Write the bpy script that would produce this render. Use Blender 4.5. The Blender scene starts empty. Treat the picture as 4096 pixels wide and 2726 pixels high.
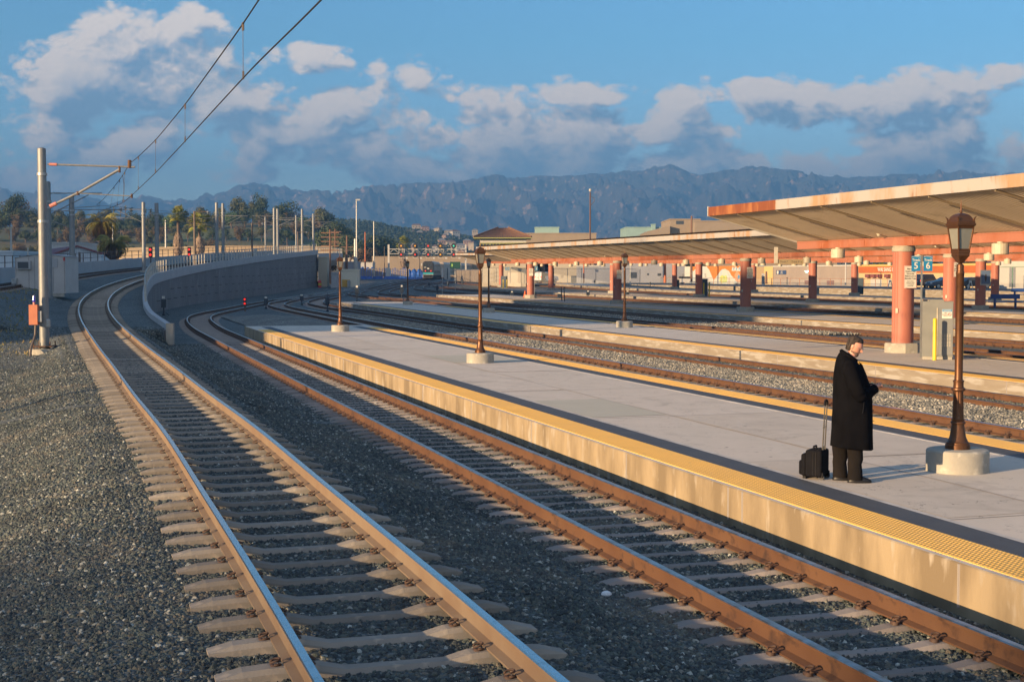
import bpy, math, random
import numpy as np
from math import sin, cos, pi, radians as R, sqrt, atan2
from mathutils import Vector, Matrix
random.seed(7); RNG = np.random.default_rng(7)
S = bpy.context.scene; C = S.collection
# ---------------------------------------------------------------- camera
F, HZ, HC = 5689.0, 1098.0, 2.87          # focal length in photo pixels, horizon row, eye height above the rails
TH = math.atan((1363 - HZ) / F)
cam = bpy.data.cameras.new('camera'); cam.lens = 50; cam.sensor_width = 36; cam.clip_start = .3; cam.clip_end = 20000
co = bpy.data.objects.new('camera', cam); C.objects.link(co)
co.location = (0, 0, HC); co.rotation_euler = (pi/2 - TH, 0, 0); S.camera = co
# ---------------------------------------------------------------- light
SUN_EL, SUN_DIR = 11., (.788, .616)        # elevation in degrees, heading of the light in plan
SUN_AZ = atan2(-SUN_DIR[0], -SUN_DIR[1])   # compass bearing (from +Y, clockwise) of the sun itself
sl = bpy.data.lights.new('sun', 'SUN'); sl.energy = 4.0; sl.angle = R(.55); sl.color = (1, .69, .39)
so = bpy.data.objects.new('sun', sl); C.objects.link(so)
e = R(SUN_EL); ld = Vector((SUN_DIR[0]*cos(e), SUN_DIR[1]*cos(e), -sin(e)))
so.rotation_euler = ld.to_track_quat('-Z', 'Y').to_euler(); so.location = (-40, -40, 60)
W = bpy.data.worlds.new('World'); S.world = W; W.use_nodes = True
S.view_settings.view_transform = 'Standard'; S.view_settings.look = 'None'
S.view_settings.exposure = 1.55; S.view_settings.gamma = 1
S.render.engine = 'CYCLES'
S.cycles.volume_bounces = 0; S.cycles.max_bounces = 5; S.cycles.diffuse_bounces = 3; S.cycles.glossy_bounces = 2
S.cycles.transparent_max_bounces = 8
# ---------------------------------------------------------------- node helpers
class NT:
    def __init__(s, t): s.t = t
    def n(s, ty, **k):
        x = s.t.nodes.new(ty)
        for a, b in k.items(): setattr(x, a, b)
        return x
    def put(s, sock, v):
        if isinstance(v, bpy.types.NodeSocket): s.t.links.new(v, sock)
        elif v is not None:
            if hasattr(sock.default_value, '__len__') and not isinstance(v, (tuple, list)): v = (v,)*len(sock.default_value)
            if hasattr(sock.default_value, '__len__') and len(sock.default_value) == 4 and len(v) == 3: v = (*v, 1)
            sock.default_value = v
    def m(s, op, a, b=None, c=None, clamp=False):
        x = s.n('ShaderNodeMath', operation=op); x.use_clamp = clamp
        for i, v in enumerate((a, b, c)):
            if v is not None: s.put(x.inputs[i], v)
        return x.outputs[0]
    def vm(s, op, a, b=None):
        x = s.n('ShaderNodeVectorMath', operation=op); s.put(x.inputs[0], a)
        if b is not None: s.put(x.inputs[1], b)
        return x.outputs[0]
    def mix(s, f, a, b, blend='MIX'):
        x = s.n('ShaderNodeMix', data_type='RGBA', blend_type=blend)
        s.put(x.inputs[0], f); s.put(x.inputs[6], a); s.put(x.inputs[7], b); return x.outputs[2]
    def ramp(s, f, stops, interp='LINEAR'):
        x = s.n('ShaderNodeValToRGB'); x.color_ramp.interpolation = interp; el = x.color_ramp.elements
        while len(el) < len(stops): el.new(.5)
        for e_, (p, c) in zip(el, stops):
            e_.position = p; e_.color = (*c, 1) if len(c) == 3 else c
        s.put(x.inputs[0], f); return x.outputs[0]
    def noise(s, vec, scale, detail=3, rough=.55, dist=0.):
        x = s.n('ShaderNodeTexNoise'); s.put(x.inputs['Vector'], vec)
        x.inputs['Scale'].default_value = scale; x.inputs['Detail'].default_value = detail
        x.inputs['Roughness'].default_value = rough; x.inputs['Distortion'].default_value = dist
        return x.outputs[0]
    def mr(s, v, a, b, c=0., d=1.):
        x = s.n('ShaderNodeMapRange'); s.put(x.inputs[0], v)
        for i, q in enumerate((a, b, c, d)): x.inputs[i+1].default_value = q
        return x.outputs[0]
    def sep(s, v): x = s.n('ShaderNodeSeparateXYZ'); s.put(x.inputs[0], v); return x.outputs
    def comb(s, a, b, c):
        x = s.n('ShaderNodeCombineXYZ')
        for i, v in enumerate((a, b, c)): s.put(x.inputs[i], v)
        return x.outputs[0]
# ---------------------------------------------------------------- sky with cumulus
def cloud_field():
    g = bpy.data.node_groups.new('cloud_field', 'ShaderNodeTree'); t = NT(g)
    g.interface.new_socket('P', in_out='INPUT', socket_type='NodeSocketVector')
    g.interface.new_socket('D', in_out='OUTPUT', socket_type='NodeSocketFloat')
    gi = t.n('NodeGroupInput'); go = t.n('NodeGroupOutput')
    P = gi.outputs[0]; x, y, _ = t.sep(P)
    wob = t.noise(P, 2.2, 2, .5)
    y2 = t.m('ADD', y, t.m('MULTIPLY', t.m('SUBTRACT', wob, .5), .12))
    # clouds: centre x, centre y, half width, height above, depth below (thousandths of the picture, from its centre line and the horizon)
    B = [(-1.75,.77,.30,.20,.24,.9),(-1.45,.86,.42,.17,.30,1),(-1.15,.70,.42,.22,.22,.8),(-1.9,.52,.30,.2,.3,.9),(-1.6,.47,.36,.14,.18,.9),
         (-.86,.85,.22,.07,.07,.8),(-.75,.86,.10,.06,.04,.9),(-.95,.74,.2,.06,.08,.6),(-1.3,.95,.20,.10,.1,.9),(-1.35,.58,.3,.12,.14,.7),
         (-.78,.52,.40,.20,.16,1),(-.50,.60,.35,.18,.22,1),(-.40,.76,.17,.13,.25,1),(-.22,.68,.20,.10,.18,.8),(-.95,.47,.25,.09,.07,.7),
         (-1.0,.42,.24,.07,.06,.9),(-.35,.43,.55,.09,.08,1),(-.05,.72,.25,.06,.07,.75),(.25,.72,.26,.07,.06,.85),(.0,.60,.42,.13,.16,1),
         (.30,.56,.45,.14,.22,1),(.70,.63,.16,.12,.12,1),(.65,.57,.26,.12,.09,.9),(-.18,.60,.08,.05,.06,.9),(.15,.42,.6,.13,.12,1.1),
         (.78,.44,.42,.10,.13,1),(1.2,.44,.42,.11,.13,1),(1.65,.48,.42,.17,.18,1.1),(2.0,.48,.35,.08,.15,.7),(1.2,.68,.34,.07,.09,.9),
         (1.55,.71,.40,.10,.13,1),(1.95,.74,.36,.09,.13,1),(1.0,.68,.16,.08,.08,.8),(1.2,.615,.15,.025,.02,.5),(1.45,.605,.1,.02,.02,.45),
         (1.0,.42,.8,.07,.1,1.),(2.05,.42,.35,.12,.14,1),(-1.95,.38,.4,.16,.16,.9),(2.6,.6,.5,.2,.2,1),(-2.6,.7,.5,.3,.3,1),(-3.4,.5,.5,.2,.2,1),(3.5,.5,.6,.2,.2,1)]
    D = None
    for cx, cy, rx, up, dn, gn in B:
        dx = t.m('DIVIDE', t.m('SUBTRACT', x, cx), rx); dy = t.m('SUBTRACT', y2, cy)
        dy = t.m('MAXIMUM', t.m('DIVIDE', dy, up), t.m('DIVIDE', dy, -dn))
        v = t.m('SUBTRACT', gn, t.m('ADD', t.m('MULTIPLY', dx, dx), t.m('MULTIPLY', dy, dy)))
        D = v if D is None else t.m('SMOOTH_MAX', D, v, .25)
    P2 = t.vm('MULTIPLY', P, (1, 1.4, 1))
    n1 = t.noise(P2, 2.6, 5, .55, .1)
    D = t.m('ADD', D, t.m('MULTIPLY', t.m('SUBTRACT', n1, .50), 4.3))
    for k, (f_, a_) in enumerate(((3.4, 1.1), (7.9, .68), (17., .44), (38., .26))):
        v = t.noise(t.vm('ADD', P2, (3.1*k, 1.7*k, 0)), f_, 0 if k < 3 else 1, .5)
        D = t.m('ADD', D, t.m('MULTIPLY', t.m('SUBTRACT', t.m('ABSOLUTE', t.m('MULTIPLY_ADD', v, 2., -1.)), .22), a_*1.5))
    g.links.new(D, go.inputs[0]); return g
def make_world():
    t = NT(W.node_tree); W.node_tree.nodes.clear()
    out = t.n('ShaderNodeOutputWorld'); bg = t.n('ShaderNodeBackground')
    sky = t.n('ShaderNodeTexSky', sky_type='NISHITA'); sky.sun_disc = False
    sky.sun_elevation = R(SUN_EL); sky.sun_rotation = SUN_AZ; sky.air_density = 1.; sky.dust_density = .0; sky.ozone_density = 3.
    tc = t.n('ShaderNodeTexCoord'); x, y, z = t.sep(tc.outputs['Generated'])
    ys = t.m('MAXIMUM', t.m('ABSOLUTE', y), .06)
    k = 5.689; a = t.m('MULTIPLY', t.m('DIVIDE', x, ys), k); b = t.m('MULTIPLY', t.m('DIVIDE', z, ys), k)
    P = t.comb(a, b, t.m('MULTIPLY', t.m('SIGN', y), 3.7))
    g = cloud_field()
    def fld(v):
        n = t.n('ShaderNodeGroup'); n.node_tree = g; t.put(n.inputs[0], v); return n.outputs[0]
    d0 = fld(P); d1 = fld(t.vm('ADD', P, (-.055, .075, 0)))
    al = t.mr(d0, -.12, .5); al = t.m('MULTIPLY', al, .95)
    al = t.m('MULTIPLY', al, t.mr(z, -.01, .01))
    lit = t.mr(t.m('SUBTRACT', d0, d1), -.62, .62); lit = t.m('MULTIPLY', lit, t.mr(d1, 1.9, -.1, .45, 1.12)); lit = t.m('MULTIPLY', lit, t.mr(b, .33, .62, .35, 1))
    lit = t.m('ADD', lit, t.mr(d0, .5, -.1, 0, .15), None, True)
    hz = t.mr(b, .35, 1.0, 0, 1)
    tint = t.mix(1., sky.outputs[0], t.mix(t.mr(z, 0, .16), (.95, .93, 1.18), (.58, .85, .98)), 'MULTIPLY')
    shade = t.mix(hz, (1.25, 1.95, 2.75), (1.3, 2.1, 3.0))
    light = t.mix(hz, (5.9, 4.75, 3.95), (5.6, 4.75, 4.1))
    cc = t.mix(lit, shade, light); front = t.mix(al, tint, cc)
    back = t.m('MULTIPLY', t.mr(y, .12, -.25), t.mr(t.noise(t.vm('MULTIPLY', tc.outputs['Generated'], (1, 1, 2.2)), 2.6, 5, .55), .42, .62, .1, .55)); back = t.m('MULTIPLY', back, t.mr(z, .02, .15))  # unseen bright clouds behind the camera, added to fill the shaded ground
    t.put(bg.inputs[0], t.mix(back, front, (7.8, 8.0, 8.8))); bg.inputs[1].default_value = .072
    W.node_tree.links.new(bg.outputs[0], out.inputs[0])
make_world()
# ---------------------------------------------------------------- geometry of the photograph
def ray(px, py):
    u = (px-2048)/F; v = -(py-1363)/F
    return u, cos(TH)+v*sin(TH), -sin(TH)+v*cos(TH)
def atY(px, py, Y):
    d = ray(px, py); t = Y/d[1]; return Vector((d[0]*t, Y, HC+d[2]*t))
def zg(Y): return float(np.interp(Y, [0,80,98,119,145,185,215,250,300,380,600,900], [0,0,.05,.1,.2,.34,.6,1.1,1.4,1.75,3.2,5]))
def onz(px, py, z=0.):
    Y = 50.
    for _ in range(60):
        d = ray(px, py); Y = .5*Y+.5*d[1]*((z+zg(Y))-HC)/d[2]
    d = ray(px, py); t = Y/d[1]; return Vector((d[0]*t, Y, z+zg(Y)))
UX, UY = -.285, .9585                        # the platforms run this way; s along them, d across to the right
def P(s, d): return (UX*s+UY*d, UY*s-UX*d)
def sd(X, Y): return (UX*X+UY*Y, UY*X-UX*Y)
ANG = atan2(-UX, UY)                         # heading of the platforms, left of straight ahead
def smooth_path(pts, sig=4., step=1.):
    p = np.array(pts, float); L = np.r_[0, np.cumsum(np.hypot(*(np.diff(p[:, :2], axis=0).T)))]
    n = int(L[-1]/step)+1; q = np.linspace(0, L[-1], n)
    r = np.stack([np.interp(q, L, p[:, i]) for i in range(p.shape[1])], 1)
    m = max(1, int(3*sig/step)); k = np.exp(-.5*(np.arange(-m, m+1)*step/sig)**2); k /= k.sum()
    a = r[0]+(r[0]-r[1])*np.arange(m, 0, -1)[:, None]; b = r[-1]+(r[-1]-r[-2])*np.arange(1, m+1)[:, None]
    rr = np.vstack([a, r, b]); return np.stack([np.convolve(rr[:, i], k, 'valid') for i in range(p.shape[1])], 1)
# ---------------------------------------------------------------- mesh builder
class MB:
    def __init__(s): s.V = []; s.F = []; s.M = []
    def add(s, V, Fs, m=0):
        o = len(s.V); s.V += [tuple(v) for v in V]; s.F += [tuple(i+o for i in f) for f in Fs]
        s.M += [m]*len(Fs); return s
    def quad(s, *p, m=0): return s.add(p, [tuple(range(len(p)))], m)
    def box(s, c, d, rz=0., m=0, tilt=0.):
        hx, hy, hz = d[0]/2, d[1]/2, d[2]/2; M_ = Matrix.Rotation(rz, 3, 'Z') @ Matrix.Rotation(tilt, 3, 'Y')
        V = [M_ @ Vector((x*hx, y*hy, z*hz))+Vector(c) for z in (-1, 1) for x, y in ((-1,-1),(1,-1),(1,1),(-1,1))]
        return s.add(V, [(3,2,1,0),(4,5,6,7),(0,1,5,4),(1,2,6,5),(2,3,7,6),(3,0,4,7)], m)
    def bb(s, x0, x1, y0, y1, z0, z1, m=0): return s.box(((x0+x1)/2,(y0+y1)/2,(z0+z1)/2), (x1-x0, y1-y0, z1-z0), 0, m)
    def tube(s, pts, r, n=8, m=0, cap=True):
        pts = [Vector(p) for p in pts]; N = len(pts); rs = r if isinstance(r, (list, tuple)) else [r]*N
        V = []; up = None
        for i, p in enumerate(pts):
            t = (pts[min(i+1, N-1)]-pts[max(i-1, 0)]).normalized()
            if up is None: up = Vector((0, 0, 1)) if abs(t.z) < .95 else Vector((1, 0, 0))
            a = t.cross(up).normalized(); b = a.cross(t).normalized(); up = b
            V += [p+(a*cos(2*pi*k/n)+b*sin(2*pi*k/n))*rs[i] for k in range(n)]
        Fs = [(i*n+k, i*n+(k+1) % n, (i+1)*n+(k+1) % n, (i+1)*n+k) for i in range(N-1) for k in range(n)]
        if cap: Fs += [tuple(range(n-1, -1, -1)), tuple((N-1)*n+k for k in range(n))]
        return s.add(V, Fs, m)
    def lathe(s, prof, n=16, c=(0, 0, 0), m=0, ph=0., sq=(1, 1)):
        V = [(c[0]+r*cos(2*pi*k/n+ph)*sq[0], c[1]+r*sin(2*pi*k/n+ph)*sq[1], c[2]+z) for r, z in prof for k in range(n)]
        N = len(prof); Fs = [(i*n+k, i*n+(k+1) % n, (i+1)*n+(k+1) % n, (i+1)*n+k) for i in range(N-1) for k in range(n)]
        Fs += [tuple(range(n-1, -1, -1)), tuple((N-1)*n+k for k in range(n))]
        return s.add(V, Fs, m)
    def loft(s, rings, m=0, cap=True):
        n = len(rings[0]); V = [v for r_ in rings for v in r_]; N = len(rings)
        Fs = [(i*n+k, i*n+(k+1) % n, (i+1)*n+(k+1) % n, (i+1)*n+k) for i in range(N-1) for k in range(n)]
        if cap: Fs += [tuple(range(n-1, -1, -1)), tuple((N-1)*n+k for k in range(n))]
        return s.add(V, Fs, m)
    def prism(s, poly, z0, z1, m=0):
        n = len(poly); V = [(x, y, z0) for x, y in poly]+[(x, y, z1) for x, y in poly]
        return s.add(V, [tuple(range(n-1, -1, -1)), tuple(range(n, 2*n))]+[(k, (k+1) % n, n+(k+1) % n, n+k) for k in range(n)], m)
    def prof(s, poly, o, ax, h, m=0):
        """poly in (along ax, up) swept sideways by h; o = origin, ax = unit plan vector"""
        ax = Vector((ax[0], ax[1], 0)); sdv = Vector((-ax.y, ax.x, 0)); o = Vector(o); n = len(poly)
        V = [o+ax*a+Vector((0, 0, b))+sdv*q for q in (-h/2, h/2) for a, b in poly]
        return s.add(V, [tuple(range(n)), tuple(range(2*n-1, n-1, -1))]+[(k, n+k, n+(k+1) % n, (k+1) % n) for k in range(n)], m)
    def sweep(s, sec, path, m=0, closed=True, cap=True, ms=None):
        """sec: list of (offset right, height); path: rows x,y,z"""
        p = np.asarray(path, float); t = np.gradient(p[:, :2], axis=0); t /= np.linalg.norm(t, axis=1)[:, None]
        nr = np.stack([t[:, 1], -t[:, 0]], 1); n = len(sec); N = len(p)
        V = [(p[i, 0]+nr[i, 0]*o, p[i, 1]+nr[i, 1]*o, p[i, 2]+h) for i in range(N) for o, h in sec]
        K = n if closed else n-1; o0 = len(s.V); s.V += V
        for i in range(N-1):
            for k in range(K):
                s.F.append((o0+i*n+k, o0+(i+1)*n+k, o0+(i+1)*n+(k+1) % n, o0+i*n+(k+1) % n)); s.M.append(ms[k] if ms else m)
        if cap and closed:
            s.F.append(tuple(o0+k for k in range(n))); s.F.append(tuple(o0+(N-1)*n+k for k in range(n-1, -1, -1))); s.M += [m, m]
        return s
    def mesh(s, name, mats, smooth=False, off=None):
        me = bpy.data.meshes.new(name); V = s.V
        if off is not None: V = [(v[0]-off[0], v[1]-off[1], v[2]-off[2]) for v in V]
        me.from_pydata([tuple(map(float, v)) for v in V], [], s.F)
        for q in (mats if isinstance(mats, (list, tuple)) else [mats]): me.materials.append(q)
        if any(s.M): me.polygons.foreach_set('material_index', s.M)
        if smooth: me.polygons.foreach_set('use_smooth', [True]*len(s.F))
        me.update(); return me
    def build(s, name, mats, parent=None, smooth=False, world=False, loc=None):
        off = parent.location if (world and parent is not None) else loc
        o = bpy.data.objects.new(name, s.mesh(name, mats, smooth, off)); C.objects.link(o)
        if parent is not None: o.parent = parent
        elif loc is not None: o.location = loc
        return o
def smooth_by_angle(o, a=35):
    me = o.data; me.polygons.foreach_set('use_smooth', [True]*len(me.polygons))
    try: me.set_sharp_from_angle(angle=R(a))
    except Exception: pass
    return o
def tag(o, label=None, cat=None, group=None, kind=None):
    for k, v in (('label', label), ('category', cat), ('group', group), ('kind', kind)):
        if v: o[k] = v
    return o
def thing(name, label, cat, loc=(0, 0, 0), rz=0., group=None):
    o = bpy.data.objects.new(name, None); C.objects.link(o); o.location = loc; o.rotation_euler = (0, 0, rz)
    return tag(o, label, cat, group)
KIDS = {}
def dup(root, loc, rz=None, label=None, sc=None):
    kids = [o for o in C.objects if o.parent == root]
    r = root.copy(); C.objects.link(r); r.location = loc
    if rz is not None: r.rotation_euler = (0, 0, rz)
    if sc: r.scale = sc if isinstance(sc, tuple) else (sc,)*3
    if label: r['label'] = label
    for k in kids:
        c = k.copy(); C.objects.link(c); c.parent = r
        for g in [o for o in C.objects if o.parent == k]:
            h = g.copy(); C.objects.link(h); h.parent = c
    return r
def text(name, s, size, mt, parent, loc, rot, align='CENTER', ext=.002, bold=0., sx=1.):
    cu = bpy.data.curves.new(name, 'FONT'); cu.body = s; cu.size = size; cu.align_x = align; cu.align_y = 'CENTER'; cu.extrude = ext; cu.offset = bold
    cu.resolution_u = 3; tmp = bpy.data.objects.new('tmp', cu); C.objects.link(tmp)
    me = bpy.data.meshes.new_from_object(tmp); bpy.data.objects.remove(tmp); me.materials.clear(); me.materials.append(mt)
    o = bpy.data.objects.new(name, me); C.objects.link(o); o.parent = parent; o.location = loc; o.rotation_euler = rot; o.scale = (sx, 1, 1); return o
# ---------------------------------------------------------------- materials
MT = {}
SCL = dict(pink_paint=.56, pink_beam_paint=.56, rust_streaked_fascia=.43, roof_tile=.6, rusted_fascia=.6, white_paint=.62, cream_enamel=.62, base_concrete=.72, galvanised_steel=.8, rusty_rail=.29, dusty_rail=.43,
    edge_concrete=.56, whitewashed_edge=.48, sign_white=.7, orange_enamel=.65, yellow_enamel=.7, lit_concrete=.7, cabinet_grey=.52, cabinet_grey_panel=.6, bronze_paint=.52, cream_concrete=.42, cream_girder=.8, tan_blockwork=.62, mint_panels=.62, bright_stucco=.6,
    mural_white=.62, mural_orange=.62, mural_tan=.62, tan_plaster=.62, yellow_plaster=.66, cream_shopfront=.62, orange_signband=.62, yellow_coping=.62, white_sheet=.6, house_wall_cream=.6, house_wall_white=.6, house_wall_pink=.6, pale_handrail=.7, weathered_zinc=.58, pale_pole=.75, sleeper_concrete=.8)
def mat(name, col, rough=.8, metal=0., col2=None, ns=2., nf=(.35, .65), bump=0., bs=20., col3=None, n3=8., f3=(.55, .7), spec=None, det=5, stretch=None, coord='Object', tr=0.):
    """principled material with up to two noise-driven second colours and a bump"""
    if name in MT: return MT[name]
    if name in SCL: q_ = SCL[name]; col, col2, col3 = [tuple(v*q_ for v in c) if c else c for c in (col, col2, col3)]
    m = bpy.data.materials.new(name); m.use_nodes = True; t = NT(m.node_tree); b = m.node_tree.nodes['Principled BSDF']
    tc = t.n('ShaderNodeTexCoord'); v = tc.outputs[coord]
    if coord == 'World': v = None
    if stretch: v = t.vm('MULTIPLY', v, stretch)
    c = col
    if col2: c = t.mix(t.mr(t.noise(v, ns, det), *nf), col, col2)
    if col3: c = t.mix(t.mr(t.noise(t.vm('ADD', v, (7.3, 1.1, 4.2)), n3, det), *f3), c, col3)
    if name in ('sleeper_concrete', 'dusty_sleeper'):
        rv = t.mr(t.n('ShaderNodeObjectInfo').outputs['Random'], 0, 1, .72, 1.22); c = t.mix(1., c, t.comb(rv, rv, rv), 'MULTIPLY')
    t.put(b.inputs['Base Color'], c); b.inputs['Roughness'].default_value = rough; b.inputs['Metallic'].default_value = metal
    if spec is not None: b.inputs['Specular IOR Level'].default_value = spec
    if bump:
        bp = t.n('ShaderNodeBump'); bp.inputs['Strength'].default_value = 1; bp.inputs['Distance'].default_value = bump
        t.put(bp.inputs['Height'], t.noise(v, bs, 4)); t.put(b.inputs['Normal'], bp.outputs[0])
    MT[name] = m; return m
def emit(name, col, st):
    m = bpy.data.materials.new(name); m.use_nodes = True; b = m.node_tree.nodes['Principled BSDF']
    b.inputs['Base Color'].default_value = (*[c*.3 for c in col], 1); b.inputs['Emission Color'].default_value = (*col, 1); b.inputs['Emission Strength'].default_value = st
    MT[name] = m; return m
# ---------------------------------------------------------------- special materials
def gravel_mat(name, a, b, c, sc=22., dist=.03):
    m = bpy.data.materials.new(name); m.use_nodes = True; t = NT(m.node_tree); p = m.node_tree.nodes['Principled BSDF']
    v = t.n('ShaderNodeTexCoord').outputs['Object']
    vo = t.n('ShaderNodeTexVoronoi'); vo.inputs['Scale'].default_value = sc; t.put(vo.inputs['Vector'], v)
    r = t.sep(vo.outputs['Color'])[0]
    col = t.ramp(r, [(0, a), (.55, b), (.9, c), (1, tuple(min(1, q*1.6) for q in c))])
    big = t.mr(t.noise(v, .35, 4), .3, .7, .75, 1.2)
    t.put(p.inputs['Base Color'], t.mix(1., col, t.comb(big, big, big), 'MULTIPLY')); p.inputs['Roughness'].default_value = .9
    bp = t.n('ShaderNodeBump'); bp.inputs['Distance'].default_value = dist; bp.invert = True
    t.put(bp.inputs['Height'], vo.outputs['Distance']); t.put(p.inputs['Normal'], bp.outputs[0])
    MT[name] = m; return m
def stone_mat(name, stops):
    m = bpy.data.materials.new(name); m.use_nodes = True; t = NT(m.node_tree); p = m.node_tree.nodes['Principled BSDF']
    oi = t.n('ShaderNodeObjectInfo'); c = t.ramp(oi.outputs['Random'], stops)
    n = t.mr(t.noise(t.n('ShaderNodeTexCoord').outputs['Object'], 1.3, 4), .3, .7, .8, 1.2)
    w = t.noise(t.n('ShaderNodeNewGeometry').outputs['Position'], .45, 4, .6); n = t.m('MULTIPLY', n, t.mr(w, .3, .7, .62, 1.35)); c = t.mix(t.mr(w, .52, .66, 0, .35), c, (.12, .085, .05))
    t.put(p.inputs['Base Color'], t.mix(1., c, t.comb(n, n, n), 'MULTIPLY')); p.inputs['Roughness'].default_value = .85
    MT[name] = m; return m
G1 = gravel_mat('dark_gravel', (.04, .05, .054), (.080, .094, .092), (.14, .15, .135))
G2 = gravel_mat('pale_gravel', (.06, .06, .055), (.13, .125, .11), (.26, .24, .19), 18.)
ST1 = stone_mat('dark_stone', [(0, (.026, .033, .036)), (.4, (.045, .057, .058)), (.62, (.065, .083, .074)), (.8, (.10, .113, .094)), (.92, (.115, .10, .075)), (1, (.36, .38, .34))])
ST2 = stone_mat('pale_stone', [(0, (.05, .052, .05)), (.35, (.11, .115, .105)), (.6, (.19, .185, .155)), (.85, (.29, .265, .21)), (1, (.46, .43, .36))])
ASPH = mat('asphalt', (.07, .072, .076), .9, col2=(.11, .11, .11), ns=.6, bump=.004, bs=60)
DIRT = mat('packed_earth', (.17, .15, .12), .95, col2=(.11, .10, .09), ns=.15, bump=.03, bs=9, col3=(.24, .21, .16), n3=1.2)
CONC = mat('platform_concrete', (.53, .465, .385), .85, col2=(.50, .445, .365), ns=.8, nf=(.38, .66), bump=.002, bs=70, col3=(.43, .385, .32), n3=4.5, f3=(.6, .74))
def weather(m):
    t = NT(m.node_tree); b = m.node_tree.nodes['Principled BSDF']; src = b.inputs['Base Color'].links[0].from_socket; v = t.n('ShaderNodeTexCoord').outputs['Object']
    vo = t.n('ShaderNodeTexVoronoi'); vo.inputs['Scale'].default_value = 1.7; t.put(vo.inputs['Vector'], v); gum = t.m('MULTIPLY', t.m('LESS_THAN', vo.outputs['Distance'], .045), t.m('GREATER_THAN', t.sep(vo.outputs['Color'])[0], .35))
    st = t.mr(t.noise(v, .9, 7, .62, 1.2), .56, .70, 0, .34); wr = t.mr(t.noise(t.vm('MULTIPLY', v, (2.2, .5, 1)), 1.3, 6, .6), .5, .72, 0, .2); ck = t.m('LESS_THAN', t.m('ABSOLUTE', t.m('SUBTRACT', t.noise(v, .55, 6, .6), .5)), .0012)
    c = t.mix(gum, src, (.10, .09, .08)); c = t.mix(st, c, (.20, .175, .145)); c = t.mix(wr, c, (.62, .57, .49)); c = t.mix(t.m('MULTIPLY', ck, .7), c, (.09, .08, .07)); t.put(b.inputs['Base Color'], c); return m
weather(CONC)
EDGE = mat('edge_concrete', (.54, .42, .255), .9, col2=(.31, .235, .14), ns=1.4, nf=(.42, .62), bump=.006, bs=16, col3=(.62, .54, .42), n3=4., f3=(.56, .68), stretch=(1, 1, .35))
EDGEW = mat('whitewashed_edge', (.50, .43, .33), .9, col2=(.42, .35, .26), ns=1.1, bump=.006, bs=16, col3=(.66, .61, .52), n3=1.3, f3=(.5, .62), stretch=(.8, .8, 5))
GREYC = mat('grey_concrete', (.33, .34, .35), .9, col2=(.27, .28, .29), ns=.3, bump=.004, bs=20, col3=(.40, .40, .40), n3=1.5)
DARKS = mat('dark_coating', (.045, .05, .058), .7, col2=(.06, .065, .07), ns=2., bump=.002, bs=70)
JOINT = mat('joint_filler', (.52, .49, .44), .9, col2=(.36, .34, .31), ns=3.)
YEL = None
def tactile():
    m = bpy.data.materials.new('tactile_yellow'); m.use_nodes = True; t = NT(m.node_tree); p = m.node_tree.nodes['Principled BSDF']
    v = t.n('ShaderNodeTexCoord').outputs['Object']
    rot = t.n('ShaderNodeMapping'); rot.inputs['Rotation'].default_value = (0, 0, -ANG); t.put(rot.inputs[0], v)
    x, y, z = t.sep(rot.outputs[0]); k = 2*pi/.06
    d = t.m('MULTIPLY', t.m('SINE', t.m('MULTIPLY', x, k)), t.m('SINE', t.m('MULTIPLY', y, k)))
    dome = t.mr(d, .15, .6)
    c = t.mix(t.mr(t.noise(v, 1.1, 5), .35, .65), (.86, .50, .09), (.78, .45, .09)); c = t.mix(t.mr(t.noise(v, 7., 5), .58, .75), c, (.62, .38, .09))
    c = t.mix(dome, t.mix(.22, c, (.45, .33, .18)), c)
    t.put(p.inputs['Base Color'], c); p.inputs['Roughness'].default_value = .6
    bp = t.n('ShaderNodeBump'); bp.inputs['Distance'].default_value = .006; t.put(bp.inputs['Height'], dome); t.put(p.inputs['Normal'], bp.outputs[0])
    MT['tactile'] = m; return m
YEL = tactile()
RUST = mat('rusty_rail', (.27, .115, .05), .8, col2=(.36, .17, .075), ns=1.2, col3=(.13, .06, .035), n3=5., bump=.001, bs=40)
DUST = mat('dusty_rail', (.44, .325, .215), .85, col2=(.36, .24, .15), ns=1.5, bump=.001, bs=40)
SHINE = mat('polished_railhead', (.56, .56, .56), .2, 1., col2=(.38, .34, .30), ns=9., nf=(.55, .8), stretch=(1, 1, 1))
DULLH = mat('worn_railhead', (.42, .41, .40), .32, 1., col2=(.30, .2, .14), ns=6.)
DSHINE = mat('dark_railhead', (.30, .29, .28), .4, 1., col2=(.18, .12, .09), ns=4.)
TIEC = mat('sleeper_concrete', (.30, .262, .212), .9, col2=(.235, .21, .175), ns=2., bump=.003, bs=40, col3=(.40, .33, .25), n3=9.)
TIEG = mat('dusty_sleeper', (.25, .215, .185), .9, col2=(.20, .175, .155), ns=2., bump=.003, bs=40)
CLIP = mat('rusty_clip', (.055, .032, .022), .75, col2=(.09, .05, .03), ns=30.)
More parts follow.
